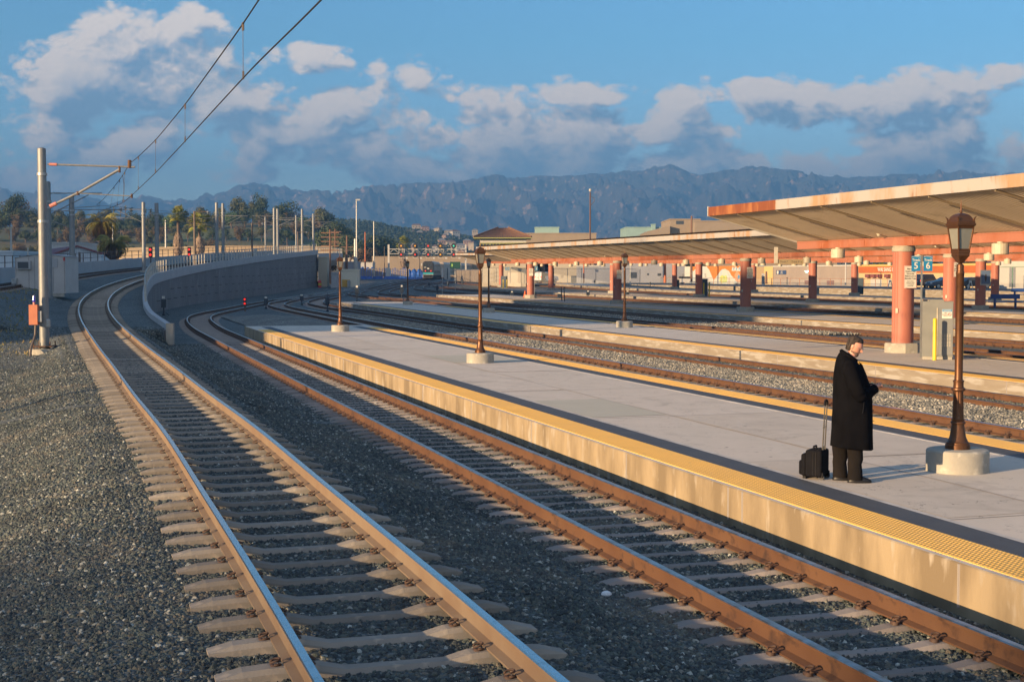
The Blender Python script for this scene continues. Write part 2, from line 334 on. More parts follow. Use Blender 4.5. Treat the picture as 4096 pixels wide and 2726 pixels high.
# ---------------------------------------------------------------- the two light rail tracks on the left
T0W = smooth_path([(2.4,0,.28),(.9,4.5,.27),(-.48,9.1,.27),(-.90,10.5,.27),(-1.57,12.8,.27),(-2.5,15.6,.27),(-3.36,18.3,.29),(-4.25,21.2,.31),(-5.2,24.2,.36),(-6.2,26.8,.39),
    (-7.85,31.8,.43),(-9.8,37.7,.48),(-12.2,44.8,.53),(-15.9,56,.62),(-18.6,64,.78),(-21.5,73,1.07),(-24.1,82,1.37),(-26.3,91,1.70),(-28.1,100,2.03),(-30.1,112,2.42),
    (-31.3,122,2.77),(-32.6,135,3.15),(-33.8,150,3.6),(-34.8,180,4.5),(-35.2,210,5.4),(-34.9,240,6.1),(-34.9,262,6.5),(-38,300,7),(-48,340,7),(-62,385,7)], 3., .5)
T00W = smooth_path([(-28.2,52,1.5),(-28.2,68,1.9),(-29.2,80,2.2),(-32.3,95,2.45),(-34.8,110,2.65),(-37,125,3.0),(-38.4,146,3.55),(-39.2,178,4.4),(-39.4,210,5.3),(-39.2,240,6.05),(-40,265,6.5),(-43,300,7),(-53,340,7),(-67,385,7)], 3., .5)
def T0X(Y): return float(np.interp(Y, T0W[:, 1], T0W[:, 0]))
def T0Z(Y): return float(np.interp(Y, T0W[:, 1], T0W[:, 2]))
WALL = smooth_path([(-15.0,62.3,.70),(-18.3,72,1.0),(-20.6,80,1.3),(-24.0,93,1.75),(-25.7,100,2.25),(-27.3,108,2.87),(-29.0,118,3.1),(-30.2,130,3.5),(-31.4,146,4.05),(-32.4,178,5.1),(-32.9,210,6.1),(-32.4,238,7.0)], 2., .5)
def WX(Y): return float(np.interp(Y, WALL[:, 1], WALL[:, 0]))
def sm(a, b, x): q = min(1, max(0, (x-a)/(b-a))); return q*q*(3-2*q)
def zt(X, Y):
    """height of the ground"""
    base = zg(Y)-(.245 if Y < 112 and .9585*X+.285*Y < 9.5 else .19)+.15*sm(27.6, 28.2, .9585*X+.285*Y)
    o = X-T0X(min(Y, 380)); zl = T0Z(Y)-.28
    if Y >= 238.3: return base if o > -3 else base+(1.4-base)*sm(-3, -9, o)
    if Y >= 62:
        wall = WX(min(Y, 238))-T0X(Y)
        if o < wall-.12:
            tx = float(np.interp(Y, T00W[:, 1], T00W[:, 0])); tz = float(np.interp(Y, T00W[:, 1], T00W[:, 2]))-.24
            g_ = -o/max(2., T0X(min(Y, 380))-tx); low = zl+(tz-zl)*sm(.3, .75, g_)
            if X < tx-1.6: low = tz+(1.3-tz)*sm(tx-2.4, tx-7, X)
            return low
        return base if Y < 238 else base
    rise = zl
    if o < -1.4: return rise-(.52+.09*sin(Y*.35)+.06*sin(X*.9+Y*.13))*sm(-1.6, -4.4+1.6*sm(38, 50, Y), o)*(1-sm(50, 62, Y))+(1.0*sm(-4, -14, o))*sm(54, 75, Y)
    k = sm(1.5, 3.1, o)
    return rise*(1-k)+base*k
def ground():
    ys = np.r_[np.arange(1, 30, .6), np.arange(30, 70, 1.), 61.99, 62.01, np.arange(70, 238, 3.), 238.2, 238.4, np.arange(240, 421, 15.)]; ys.sort()
    offs = [-200, -120, -70, -40, -25, -18, -14, -12, -10, -8, -6, -5, -4.5, -4, -3.6, -3.2, -2.8, -2.4, -2, -1.6, -1.2, 0, 1.2, 1.6, 2.0, 2.3, 2.55, 2.8, 3.1, 3.5, 4, 5, 6, 8, 10, 14, 20, 30, 45, 70, 100, 140, 200, 300]
    mb = MB(); V = []
    NEG = [q for q in offs if q <= 0]; POS = [q for q in offs if q > 3.1]
    offs = NEG+[0]*6+POS; n = len(offs)
    for y in ys:
        wo = WX(min(max(y, 62.5), 238))-T0X(min(max(y, 62.5), 238)) if y > 62 else 2.6
        offs = NEG+[1.2, wo*.6, wo-.14, wo-.10, wo+.35, wo+.8]+[q+max(0, wo-2.6) for q in POS]
        for k, o in enumerate(offs):
            x = T0X(min(y, 380))+o
            V.append((x, y, zt(x, y)))
    Fs = [(i*n+k, i*n+k+1, (i+1)*n+k+1, (i+1)*n+k) for i in range(len(ys)-1) for k in range(n-1)]
    mb.add(V, Fs); o = mb.build('ground', G1); tag(o, kind='structure')
    b = MB(); b.quad((-9000, 405, .9), (9000, 405, .9), (9000, 12000, -2), (-9000, 12000, -2)); b.quad((-9000, -900, -.5), (9000, -900, -.5), (9000, 1.2, -.5), (-9000, 1.2, -.5))
    b.quad((-9000, 1.2, -.6), (-150, 1.2, -.6), (-150, 405, -.6), (-9000, 405, -.6)); b.quad((210, 1.2, -.6), (9000, 1.2, -.6), (9000, 405, .9), (210, 405, .9))
    tag(b.build('terrain', DIRT), kind='structure')
ground()
# ---------------------------------------------------------------- loose ballast stones, real geometry
def rock_group(name, surf, dens, smin, smax, mt, seed):
    g = bpy.data.node_groups.new(name, 'GeometryNodeTree'); t = NT(g)
    g.interface.new_socket('Geometry', in_out='INPUT', socket_type='NodeSocketGeometry'); g.interface.new_socket('Geometry', in_out='OUTPUT', socket_type='NodeSocketGeometry')
    gi = t.n('NodeGroupInput'); go = t.n('NodeGroupOutput'); L = g.links.new
    jn = t.n('GeometryNodeJoinGeometry')
    for k in range(6):
        ic = t.n('GeometryNodeMeshIcoSphere'); ic.inputs['Subdivisions'].default_value = 2; ic.inputs['Radius'].default_value = 1
        sp = t.n('GeometryNodeSetPosition'); pos = t.n('GeometryNodeInputPosition')
        nz = t.n('ShaderNodeTexNoise', noise_dimensions='3D'); nz.inputs['Scale'].default_value = .9; nz.inputs['Detail'].default_value = 1
        add = t.vm('ADD', pos.outputs[0], (k*5.1+seed, k*2.3, 1.7*k)); L(add, nz.inputs['Vector'])
        sc = t.m('MULTIPLY_ADD', nz.outputs[0], 1.9, .05)
        q = t.vm('MULTIPLY', pos.outputs[0], (1, .8, .62)); sv = t.n('ShaderNodeVectorMath', operation='SCALE'); L(q, sv.inputs[0]); L(sc, sv.inputs[3])
        L(ic.outputs[0], sp.inputs['Geometry']); L(sv.outputs[0], sp.inputs['Position'])
        # flatten: snap positions so that the facets stay angular
        sm_ = t.n('GeometryNodeSetMaterial'); sm_.inputs['Material'].default_value = mt; L(sp.outputs[0], sm_.inputs[0])
        gg = t.n('GeometryNodeGeometryToInstance'); L(sm_.outputs[0], gg.inputs[0]); L(gg.outputs[0], jn.inputs[0])
    ds = t.n('GeometryNodeDistributePointsOnFaces'); L(gi.outputs[0], ds.inputs[0]); ds.inputs['Density'].default_value = dens; ds.inputs['Seed'].default_value = seed
    ip = t.n('GeometryNodeInstanceOnPoints'); L(ds.outputs[0], ip.inputs['Points']); L(jn.outputs[0], ip.inputs['Instance']); ip.inputs['Pick Instance'].default_value = True
    rr = t.n('FunctionNodeRandomValue', data_type='FLOAT_VECTOR'); rr.inputs[1].default_value = (6.28, 6.28, 6.28); L(rr.outputs[0], ip.inputs['Rotation'])
    rs = t.n('FunctionNodeRandomValue', data_type='FLOAT'); rs.inputs[2].default_value = smin; rs.inputs[3].default_value = smax; rs.inputs['Seed'].default_value = 5
    L(rs.outputs[1], ip.inputs['Scale']); L(ip.outputs[0], go.inputs[0]); return g
def patch(name, rows, dens, smin, smax, mt, seed=1, lift=0.):
    """rows: list of lists of (x,y,z); stones are scattered over the sheet"""
    n = len(rows[0]); mb = MB(); mb.add([(v[0], v[1], v[2]+lift) for r_ in rows for v in r_], [(i*n+k, i*n+k+1, (i+1)*n+k+1, (i+1)*n+k) for i in range(len(rows)-1) for k in range(n-1)])
    o = mb.build(name, mt); tag(o, 'loose crushed stone ballast around the tracks', 'ballast', kind='stuff')
    md = o.modifiers.new('stones', 'NODES'); md.node_group = rock_group(name+'_stones', None, dens, smin, smax, mt, seed); return o
def strip(y0, y1, dy, fl, fr, n):
    rows = []
    y = y0
    while y <= y1+1e-6:
        a, b = fl(y), fr(y); rows.append([(a+(b-a)*k/n, y, zt(a+(b-a)*k/n, y)) for k in range(n+1)]); y += dy
    return rows
AF = 7.6    # near edge of the near platform
def xA(y): return (AF-.285*y)/.9585-.02
patch('ballast', strip(8, 17, .5, lambda y: -.385*y-.4, lambda y: min(xA(y), .38*y+1), 26), 1400, .011, .036, ST1, 1, -.012)
patch('ballast', strip(17, 30, .7, lambda y: -.375*y-.4, xA, 26), 760, .013, .04, ST1, 2, -.012)
patch('ballast', strip(30, 46, 1., lambda y: -.37*y-.4, xA, 26), 360, .016, .044, ST1, 3, -.015)
patch('ballast', strip(46, 64, 1., lambda y: -.37*y-.4, xA, 26), 130, .025, .045, ST1, 4, -.02)
def sdrows(s0, s1, ds, d0, d1, n, z):
    rows = []; s = s0
    while s <= s1:
        rows.append([(*P(s, d0+(d1-d0)*k/n), z+zg(P(s, 0)[1])) for k in range(n+1)]); s += ds
    return rows
patch('ballast', sdrows(20, 46, 1., 16.75, 19.1, 4, -.07), 420, .025, .05, ST2, 5)
patch('ballast', sdrows(46, 100, 2., 16.75, 19.1, 4, -.07), 130, .035, .06, ST2, 6)
patch('ballast', sdrows(26, 60, 2., 19.4, 20.6, 3, -.12), 300, .025, .05, ST1, 8)
patch('ballast', sdrows(60, 110, 2., 31.5, 35.4, 4, .06), 60, .035, .06, ST2, 7)
# pale gravel bed between the second pair of tracks, mound past the end of the near platform
for nm, (s0, s1, d0, d1) in {'gravel_bed': (15, 108, 16.6, 19.2)}.items():
    rows = sdrows(s0, s1, 3., d0, d1, 2, -.085); n = 3
    tag(MB().add([v for r_ in rows for v in r_], [(i*n+k, i*n+k+1, (i+1)*n+k+1, (i+1)*n+k) for i in range(len(rows)-1) for k in range(n-1)]).build(nm, G2), kind='structure')
mound = []
for i in range(13):
    s = 66+i*3.2
    mound.append([(*P(s, 9+k*.9), zg(P(s, 9)[1])-.19+.42*sin(pi*i/12)**.6*sin(pi*k/6)) for k in range(7)])
mo = MB().add([v for r_ in mound for v in r_], [(i*7+k, i*7+k+1, (i+1)*7+k+1, (i+1)*7+k) for i in range(12) for k in range(6)]).build('gravel_mound', G2)
tag(mo, 'low mound of pale gravel past the tip of the near platform', 'gravel', kind='stuff')
# ---------------------------------------------------------------- tracks
RB, RH = .076, .19
def rail_sec(k=1.):
    return [(-.076,-.19),(.076,-.19),(.076,-.175),(.012,-.155),(.010,-.05),(.036,-.04),(.037,-.012),(.03,0),(-.03,0),(-.037,-.012),(-.036,-.04),(-.010,-.05),(-.012,-.155),(-.076,-.175)]
HM = [0,0,0,0,0,0,1,1,1,0,0,0,0,0]
def off_path(p, o):
    t = np.gradient(p[:, :2], axis=0); t /= np.linalg.norm(t, axis=1)[:, None]
    q = p.copy(); q[:, 0] += t[:, 1]*o; q[:, 1] -= t[:, 0]*o; return q
def clip_mesh():
    mb = MB()
    mb.box((.135, 0, .018), (.05, .075, .05))
    pts = [(.135+.036*cos(a)-.008, .036*sin(a), .045+.028*sin(a*.5)+.012) for a in np.linspace(.3, 2*pi-.5, 12)]
    mb.tube(pts, .0085, 6); mb.tube([(.135, .03, .05), (.10, .028, .045), (.085, .0, .04), (.10, -.02, .045)], .0085, 6)
    return mb.mesh('rail_clip', CLIP, True)
def tie_mesh(L, mt, hump):
    mb = MB(); rings = []
    for x in np.linspace(-L/2, L/2, 15):
        a = abs(x); h = hump*sm(.35, .62, a)-hump*.5*sm(.95, L/2, a)
        w = .104-.016*(1-sm(.3, .6, a)); e_ = .035 if a > L/2-.02 else 0
        rings.append([(x, -w-.02, -.22), (x, w+.02, -.22), (x, w-e_*.3, h-.035), (x, w-.03, h-e_), (x, -w+.03, h-e_), (x, -w+e_*.3, h-.035)])
    mb.loft(rings); return mb.mesh('sleeper', mt, False)
CLM = clip_mesh()
def track(name, label, path, head, body, tie=None, sp=.6, L=2.5, hump=.05, tz=-.19, ntie=100, nclip=25, group='tracks of the rail yard', s_from=0, cat='railway track', clips_all=False):
    k0 = path[len(path)//3]; root = thing(name, label, cat, (float(path[0][0]), float(path[0][1]), 0), group=group)
    for o in (-.7525, .7525):
        MB().sweep(rail_sec(), off_path(path, o), ms=HM).build('rail', [body, head], root, world=True)
    if tie is None: return root
    me = tie_mesh(L, tie, hump); Ls = np.r_[0, np.cumsum(np.hypot(*(np.diff(path[:, :2], axis=0).T)))]
    nn = int((Ls[-1]-s_from)/sp); rest = MB(); crest = MB(); n = 0; ang0 = None
    for i in range(nn):
        q = s_from+i*sp; x, y, z = (float(np.interp(q, Ls, path[:, j])) for j in range(3))
        x2, y2 = (float(np.interp(q+.3, Ls, path[:, j])) for j in range(2)); a = atan2(y2-y, x2-x)-pi/2
        jit = random.uniform(-.012, .012)
        if n < ntie:
            o = bpy.data.objects.new('sleeper', me); C.objects.link(o); o.parent = root
            o.location = (x-root.location.x+jit, y-root.location.y, z+tz); o.rotation_euler = (0, 0, a+jit*.4)
            if n < nclip:
                for sx in (-1, 1):
                    for fx in (-1, 1):
                        c = bpy.data.objects.new('rail_clip', CLM); C.objects.link(c); c.parent = o
                        c.location = (sx*.7525, 0, .012); c.rotation_euler = (0, 0, 0 if fx > 0 else pi)
            n += 1
        else:
            M_ = Matrix.Translation((x, y, z+tz)) @ Matrix.Rotation(a, 4, 'Z')
            rest.add([M_ @ v.co for v in me.vertices], [tuple(p.vertices) for p in me.polygons])
        if i >= nclip and i < 150:
            M_ = Matrix.Translation((x, y, z+tz)) @ Matrix.Rotation(a, 4, 'Z')
            for sx in (-1, 1):
                for fx in (-1, 1):
                    A = M_ @ Matrix.Translation((sx*.7525, 0, .012)) @ Matrix.Rotation(0 if fx > 0 else pi, 4, 'Z')
                    crest.add([A @ v.co for v in CLM.vertices], [tuple(p.vertices) for p in CLM.polygons])
    if rest.V: tag(rest.build('far_sleepers', tie, root, world=True), kind='stuff')
    if crest.V: tag(crest.build('far_rail_clips', CLIP, root, world=True), kind='stuff')
    return root
def crop(p, y0, y1): return p[(p[:, 1] >= y0) & (p[:, 1] <= y1)]
track('railway_track', 'leftmost foreground track, sandy rails on concrete sleepers curving up beside the wall', crop(T0W, 5, 330), SHINE, DUST, TIEC, .765, 2.6, .05, -.238, s_from=3.)
t00 = track('railway_track', 'dark curved track behind the equipment hut, along the pale barrier', T00W, DSHINE, RUST, TIEG, .765, 2.5, .02, -.2, ntie=0, nclip=0)
def sdp(pts): return [(*P(s, d), z) for s, d, z in pts]
T1P = smooth_path(sdp([(-2,6.13,0),(75,6.13,0),(80,6.2,0),(87,6.42,.02),(92,6.65,.04),(100,7.25,.06),(107,8.45,.1),(116,10.5,.15),(133,14.4,.2),(149,18.6,.25)])+[(-25.5,180,.4),(-26,230,.8),(-28,300,1.4),(-31,410,1.8)], 3.)
for r_ in T1P: r_[2] = zg(r_[1])
track('railway_track', 'rust brown foreground track running along the face of the near platform', crop(T1P, 4, 400), DULLH, RUST, TIEG, .61, 2.55, .03, -.222, s_from=3.)
def ladder(d, Xj, dx, z=0.):
    s1 = (d*.9585-Xj)/.285; x1, y1 = P(s1, d)
    p = [(*P(5, d), 0), (x1, y1, 0), (x1-1.5, y1+26, 0), (x1-3+dx*.3, y1+80, 0), (-29+dx, 405, 0)]
    p = smooth_path([q for i, q in enumerate(p) if i == 0 or q[1] > p[i-1][1]], 9.)
    p[:, 2] = [zg(y)+z for y in p[:, 1]]; return p
LAD = [(15.75, -22.5, 2, .03, 'rusty track along the far side of the near platform'), (20.0, -19.5, 4, .05, 'rusty track below the whitewashed edge of the second platform'),
       (30.7, -20.0, 6, .16, 'dark rusty track behind the second platform'), (35.9, -17, 8, .16, 'dark rusty track in front of the first pink pillared platform'),
       (46.6, -14, 11, .16, 'rusty track between the first and second pink pillared platforms, nearer one'), (53.6, -12, 14, .16, 'rusty track between the first and second pink pillared platforms, farther one'),
       (64.6, -9, 18, .16, 'rusty track beyond the platform with the blue bench, nearer one'), (73.0, -6, 22, .16, 'rusty track beyond the platform with the blue bench, farther one'), (85.5, -4, 26, .16, 'farthest rusty track, in front of the service road')]
for i, (d, Xj, dx, z, lb) in enumerate(LAD):
    pth = ladder(d, Xj, dx, z)
    track('railway_track', lb, pth, SHINE if i == 0 else DSHINE, RUST, TIEG, .61, 2.5, .01, -.215, ntie=0, nclip=40 if i == 1 else 0)
# crossover rails in the throat
for k, (xa, ya, xb, yb) in enumerate([(-24.5,150,-21,215), (-22.5,190,-17,255), (-20,240,-26,320), (-15,250,-22,330), (-27,200,-38,330), (-27,240,-45,360), (-10,270,-4,350)]):
    p = smooth_path([(xa, ya, 0), (xa, ya+12, 0), (xb, yb-12, 0), (xb, yb, 0)], 5.); p[:, 2] = [zg(y)+.03 for y in p[:, 1]]
    track('crossover_track', ['crossover rails just past the bend of the nearest tracks', 'crossover rails left of the switch stands', 'crossover rails in front of the train', 'crossover rails right of the train',
          'dark branch rails toward the low shed', 'dark branch rails toward the blue tarps', 'farthest crossover rails by the slatted fence'][k], p, DSHINE, RUST, cat='railway track')
# ---------------------------------------------------------------- platforms
def sline(s0, s1, d, z, ds=2.):
    n = max(2, int(abs(s1-s0)/ds)+1); out = []
    for s in np.linspace(s0, s1, n):
        x, y = P(s, d); out.append((x, y, z+zg(y)))
    return np.array(out)
def platform(d0, d1, z, s0, s1, yn, yf, edge, strips=True):
    mid = (d0+d1)/2; hw = (d1-d0)/2; pl = MB()
    path = sline(s0, s1, mid, z)
    pl.sweep([(-hw, -.5), (-hw, -.012), (-hw+.015, 0), (hw-.015, 0), (hw, -.012), (hw, -.5)][::-1], path, ms=[0, 0, 0, 1, 1, 1] if False else [1, 1, 0, 1, 1, 1])
    o = pl.build('platform', [CONC, edge]); tag(o, kind='structure')
    def st(nm, da, db, m, a, b, lift=.004, th=None):
        path = sline(a, b, (da+db)/2, z+lift, 1.); w = (db-da)/2
        MB().sweep([(w, -.03), (w, .0), (-w, .0), (-w, -.03)], path).build(nm, m, o)
    st('tactile_strip', d0+.09, d0+.70, YEL, s0, yn, .008); st('dark_strip', d0+.70, d0+1.16, DARKS, s0, s1-1.2); st('joint', d0+1.16, d0+1.235, JOINT, s0, s1-1.2)
    st('tactile_strip', d1-.70, d1-.09, YEL, s0, yf, .008); st('dark_strip', d1-1.16, d1-.70, DARKS, s0, s1-2); st('joint', d1-1.235, d1-1.16, JOINT, s0, s1-2)
    return o
def domes(parent, da, db, s0, s1, z, k=.06):
    ns, nd = int((s1-s0)/k), int((db-da)/k); a = np.array([(q, w) for q in range(ns) for w in range(nd)], float)
    s = s0+(a[:, 0]+.5)*k; d = da+(a[:, 1]+.5)*k; X = UX*s+UY*d; Y = UY*s-UX*d; zz = z+np.interp(Y, [0, 80, 98, 119, 145], [0, 0, .05, .1, .2])
    cor = [(-.019, -.019, 0), (.019, -.019, 0), (.019, .019, 0), (-.019, .019, 0), (-.010, -.010, .0062), (.010, -.010, .0062), (.010, .010, .0062), (-.010, .010, .0062)]
    ca, sa = cos(ANG), sin(ANG); V = np.stack([np.stack([X+cx*ca-cy*sa, Y+cx*sa+cy*ca, zz+cz], 1) for cx, cy, cz in cor], 1).reshape(-1, 3)
    f = np.array([(0, 1, 5, 4), (1, 2, 6, 5), (2, 3, 7, 6), (3, 0, 4, 7), (4, 5, 6, 7)]); F_ = (f[None]+(np.arange(len(s))*8)[:, None, None]).reshape(-1, 4)
    me = bpy.data.meshes.new('tactile_domes'); me.vertices.add(len(V)); me.vertices.foreach_set('co', V.ravel()); me.loops.add(F_.size); me.loops.foreach_set('vertex_index', F_.ravel().astype(np.int32)); me.polygons.add(len(F_)); me.polygons.foreach_set('loop_start', np.arange(0, F_.size, 4, dtype=np.int32)); me.update(calc_edges=True)
    me.materials.append(DOME); o = bpy.data.objects.new('tactile_domes', me); C.objects.link(o); o.parent = parent; o['kind'] = 'stuff'
DOME = mat('dome_yellow', (.80, .46, .095), .55, col2=(.73, .43, .10), ns=1.1, col3=(.60, .38, .12), n3=7., f3=(.6, .75))
PA = platform(7.6, 13.95, .24, 8, 73.5, 68.5, 70, EDGE)
PB = platform(21.7, 28.0, .24, 10, 128, 119, 112, EDGEW)
PC = platform(38.0, 44.6, .33, 20, 158, 150, 140, EDGEW)
PD = platform(55.6, 62.4, .33, 20, 203, 120, 120, EDGEW)
PE = platform(75.4, 82.0, .35, 20, 232, 130, 130, EDGEW)
domes(PA, 7.69, 8.30, 8, 68.4, .2485); domes(PA, 13.25, 13.86, 14, 69.9, .2485); domes(PB, 21.79, 22.40, 26, 100, .2485, .08)
# expansion joints and cracks, cut as thin dark seams on the near platform, patch slabs
SEAM = mat('seam', (.30, .27, .24), .95); SLABA = mat('slab_tone_a', (.50, .44, .36), .9, col2=(.45, .395, .325), ns=.9, nf=(.38, .66), bump=.002, bs=70, col3=(.42, .375, .31), n3=5., f3=(.6, .74)); SLABB = mat('slab_tone_b', (.545, .48, .40), .9, col2=(.48, .425, .355), ns=1.3, nf=(.38, .66), bump=.002, bs=70, col3=(.44, .395, .33), n3=3., f3=(.62, .72)); [weather(q_) for q_ in (SLABA, SLABB)]; SLAB = mat('patch_slab', (.40, .38, .305), .9, col2=(.43, .405, .325), ns=.8, bump=.002, bs=80)
def flat(nm, poly, z, m, parent):
    MB().add([(*P(s, d), z+zg(P(s, d)[1])) for s, d in poly], [tuple(range(len(poly)))]).build(nm, m, parent)
sm_ = MB()
for s in [13.2, 18.1, 24.4, 30.6, 36.8, 43, 49.2, 55.4, 61.6, 67.8]:
    a, b = P(s, 8.84), P(s+.12, 12.7); n_ = .012
    sm_.quad((a[0], a[1]-n_, .2445), (b[0], b[1]-n_, .2445), (b[0], b[1]+n_, .2445), (a[0], a[1]+n_, .2445))
for s in np.arange(10, 72, 1.):
    j = .02*sin(s*1.3); a, b = P(s, 10.4+j), P(s+1, 10.4+.02*sin((s+1)*1.3)); sm_.quad((a[0]-.012, a[1], .2449), (a[0]+.012, a[1], .2449), (b[0]+.012, b[1], .2449), (b[0]-.012, b[1], .2449))
sm_.build('slab_seams', SEAM, PA)
for s_, d_, l_, w_, k_ in ((18.2, 10.44, 6.1, 2.25, 0), (30.7, 8.87, 6, 1.5, 1), (36.9, 10.44, 4., 2.25, 1), (49.3, 8.87, 6, 1.5, 0), (55.5, 10.44, 6, 2.2, 1), (13.3, 8.87, 4.8, 1.5, 0)):
    flat('worn_slab', [(s_, d_), (s_+.08, d_+w_), (s_+l_+.08, d_+w_), (s_+l_, d_)], .2443, [SLABA, SLABB][k_], PA)
flat('patched_slab', [(24.6, 8.86), (24.7, 10.38), (28.3, 10.38), (28.2, 8.86)], .2446, SLAB, PA); flat('patched_slab', [(41, 10.44), (41.1, 12.7), (45, 12.7), (45, 10.44)], .2446, SLAB, PA)
# vertical joints on the edge face
vj = MB()
for s in [11.2, 15.7, 16.1, 19.6, 24.3, 28.5, 33., 38.8, 44, 49.5, 55, 61, 66]:
    x, y = P(s, 7.594); vj.box((x, y, .03), (.02, .02, .40), 0)
vj.build('edge_joints', SEAM, PA)
vj = MB()
for s in np.arange(24, 126, 6.1):
    x, y = P(s, 21.694); vj.box((x, y, .03+zg(y)), (.025, .025, .40), 0)
vj.build('edge_joints', SEAM, PB)
# lower stub slab at the tip of the near platform
tag(MB().sweep([(-2.4, -.3), (-2.4, 0), (2.4, 0), (2.4, -.3)][::-1], sline(73.5, 75.5, 10.4, .10)).build('platform_tip', CONC), kind='structure')
tag(MB().sweep([(-2.6, -.3), (-2.6, 0), (2.6, 0), (2.6, -.3)][::-1], sline(128, 139, 24.6, .05)).build('platform_tip', EDGEW), kind='structure')
# ---------------------------------------------------------------- pink pillars and butterfly canopies
PINK = mat('pink_paint', (.62, .215, .14), .6, col2=(.56, .185, .125), ns=1.3, bump=.001, bs=30, col3=(.50, .17, .12), n3=6., stretch=(1, 1, .4))
BEAMM = mat('pink_beam_paint', (.55, .225, .15), .6, col2=(.48, .145, .06), ns=.7, nf=(.48, .62), col3=(.70, .30, .19), n3=3., stretch=(1, 1, .5))
SOFF = mat('beige_soffit', (.60, .505, .375), .8, col2=(.52, .435, .32), ns=.35, col3=(.43, .35, .25), n3=1.1)
FASC = mat('rust_streaked_fascia', (.80, .75, .68), .65, col2=(.78, .50, .28), ns=.9, nf=(.49, .64), col3=(.50, .20, .07), n3=2.2, f3=(.60, .73), stretch=(1, 1, .35))
RFASC = mat('rusted_fascia', (.30, .085, .03), .8, col2=(.50, .19, .06), ns=1.5, nf=(.45, .62), col3=(.72, .30, .09), n3=3.5, f3=(.58, .72), stretch=(1, 1, .25))
RAFT = mat('rafter_paint', (.20, .155, .10), .8); ROOF = mat('dark_roof', (.07, .045, .035), .9, col2=(.11, .06, .04), ns=1.)
WHITE = mat('white_paint', (.72, .70, .64), .6, col2=(.62, .60, .54), ns=3.)
CREAM = mat('cream_enamel', (.74, .67, .52), .5, col2=(.64, .57, .44), ns=5.)
BASEC = mat('base_concrete', (.46, .43, .35), .9, col2=(.36, .34, .29), ns=3., bump=.004, bs=25, col3=(.58, .54, .45), n3=7.)
STEEL = mat('galvanised_steel', (.42, .43, .42), .45, .6, col2=(.34, .36, .36), ns=6.)
BLACK = mat('black_rubber', (.02, .02, .022), .6)
TEAL = mat('teal_sign_face', (.010, .17, .36), .5); SIGNW = mat('sign_white', (.80, .77, .68), .6); INK = mat('sign_ink', (.06, .05, .05), .8); REDL = mat('sign_red', (.55, .05, .05), .7)
SBLUE = mat('sign_blue', (.03, .22, .42), .6)
def canopy(label, d, s0, s1, zp, pitch=.2, rustend=5.5, drop=0.):
    x, y = P(s1, d); root = thing('platform_canopy', label, 'canopy', (x, y, zp+zg(y)))
    zb = zp+3.6-drop
    def zz(s): return zb+zg(P(s, d)[1])
    beam = MB(); pth = sline(s0, s1, d, zb)
    beam.sweep([(-.13, 0), (.13, 0), (.13, .025), (.11, .03), (.11, .26), (.13, .26), (.13, .30), (-.13, .30), (-.13, .26), (-.11, .26), (-.11, .03), (-.13, .025)], pth)
    for s in np.arange(s0, s1, 3.06):
        a = P(s, d); beam.box((a[0], a[1], zz(s)+.15), (.25, .02, .22), ANG)
    beam.build('beam', BEAMM, root, world=True)
    for side in (-1, 1):
        m = MB(); n = int((s1-s0)/pitch)*4; V = []
        for i in range(n+1):
            s = s0+(s1-s0)*i/n; q = .045 if (i//2) % 2 else 0
            for w, h in ((.0, .30), (3.8, 1.245)):
                a = P(s, d+side*w); V.append((*a, zz(s)+h+q))
        F_ = [(2*i, 2*i+1, 2*i+3, 2*i+2) for i in range(n)]
        m.add(V, F_); m.build('soffit', SOFF, root, world=True)
        for s in np.arange(s1-2.4, s0, -3.06 if s1 < 200 else -6.12):
            a, b = P(s, d+side*.15), P(s, d+side*3.78); MB().tube([(*a, zz(s)+.315), (*b, zz(s)+1.215)], .035, 4).build('rafter', RAFT, root, world=True)
        r = MB(); V = []; ks = np.linspace(s0, s1, 12)
        for s in ks:
            for w, h in ((0, .50), (3.5, 1.60) if rustend else (3.78, 1.70)):
                a = P(s, d+side*w); V.append((*a, zz(s)+h))
        r.add(V, [(2*i, 2*i+1, 2*i+3, 2*i+2) for i in range(11)]); r.build('roof', ROOF, root, world=True)
        for (a0, a1, mm) in ((s1-rustend, s1, RFASC), (s0, s1-rustend, FASC)) if rustend else ((s0, s1, FASC),):
            f = MB(); p = sline(a0, a1, d+side*3.83, zb, 4.); o_ = .03
            f.sweep([(-o_, 1.245), (o_, 1.245), (o_, 1.58), (-o_, 1.58)], p); f.build('fascia', mm, root, world=True)
    e_ = MB()
    for side in (-1, 1):
        a, b = P(s1+.03, d+side*.1), P(s1+.03, d+side*3.86); z = zz(s1)
        c, c2 = P(s1+.09, d+side*.1), P(s1+.09, d+side*3.86)
        e_.add([(*a, z+.25), (*b, z+1.24), (*b, z+1.61), (*a, z+.45), (*c, z+.25), (*c2, z+1.24), (*c2, z+1.61), (*c, z+.45)], [(0,1,2,3), (7,6,5,4), (0,4,5,1), (1,5,6,2), (2,6,7,3), (3,7,4,0)])
    e_.build('end_trim', WHITE, root, world=True)
    return root
CAN = [canopy('near butterfly canopy with a rust red fascia end, over the Track 5 sign', 26.4, 8, 49.7, .24),
       canopy('long butterfly canopy with white rust-streaked fascia, ending beside the tiled-roof tower', 42.4, 30, 142.6, .33, .3, 0),
       canopy('shaded butterfly canopy visible beneath and beyond the long middle one', 60.4, 60, 222, .33, .4, 0),
       canopy('farthest butterfly canopy on the platform in front of the mural', 80.0, 90, 215, .35, .4, 0)]
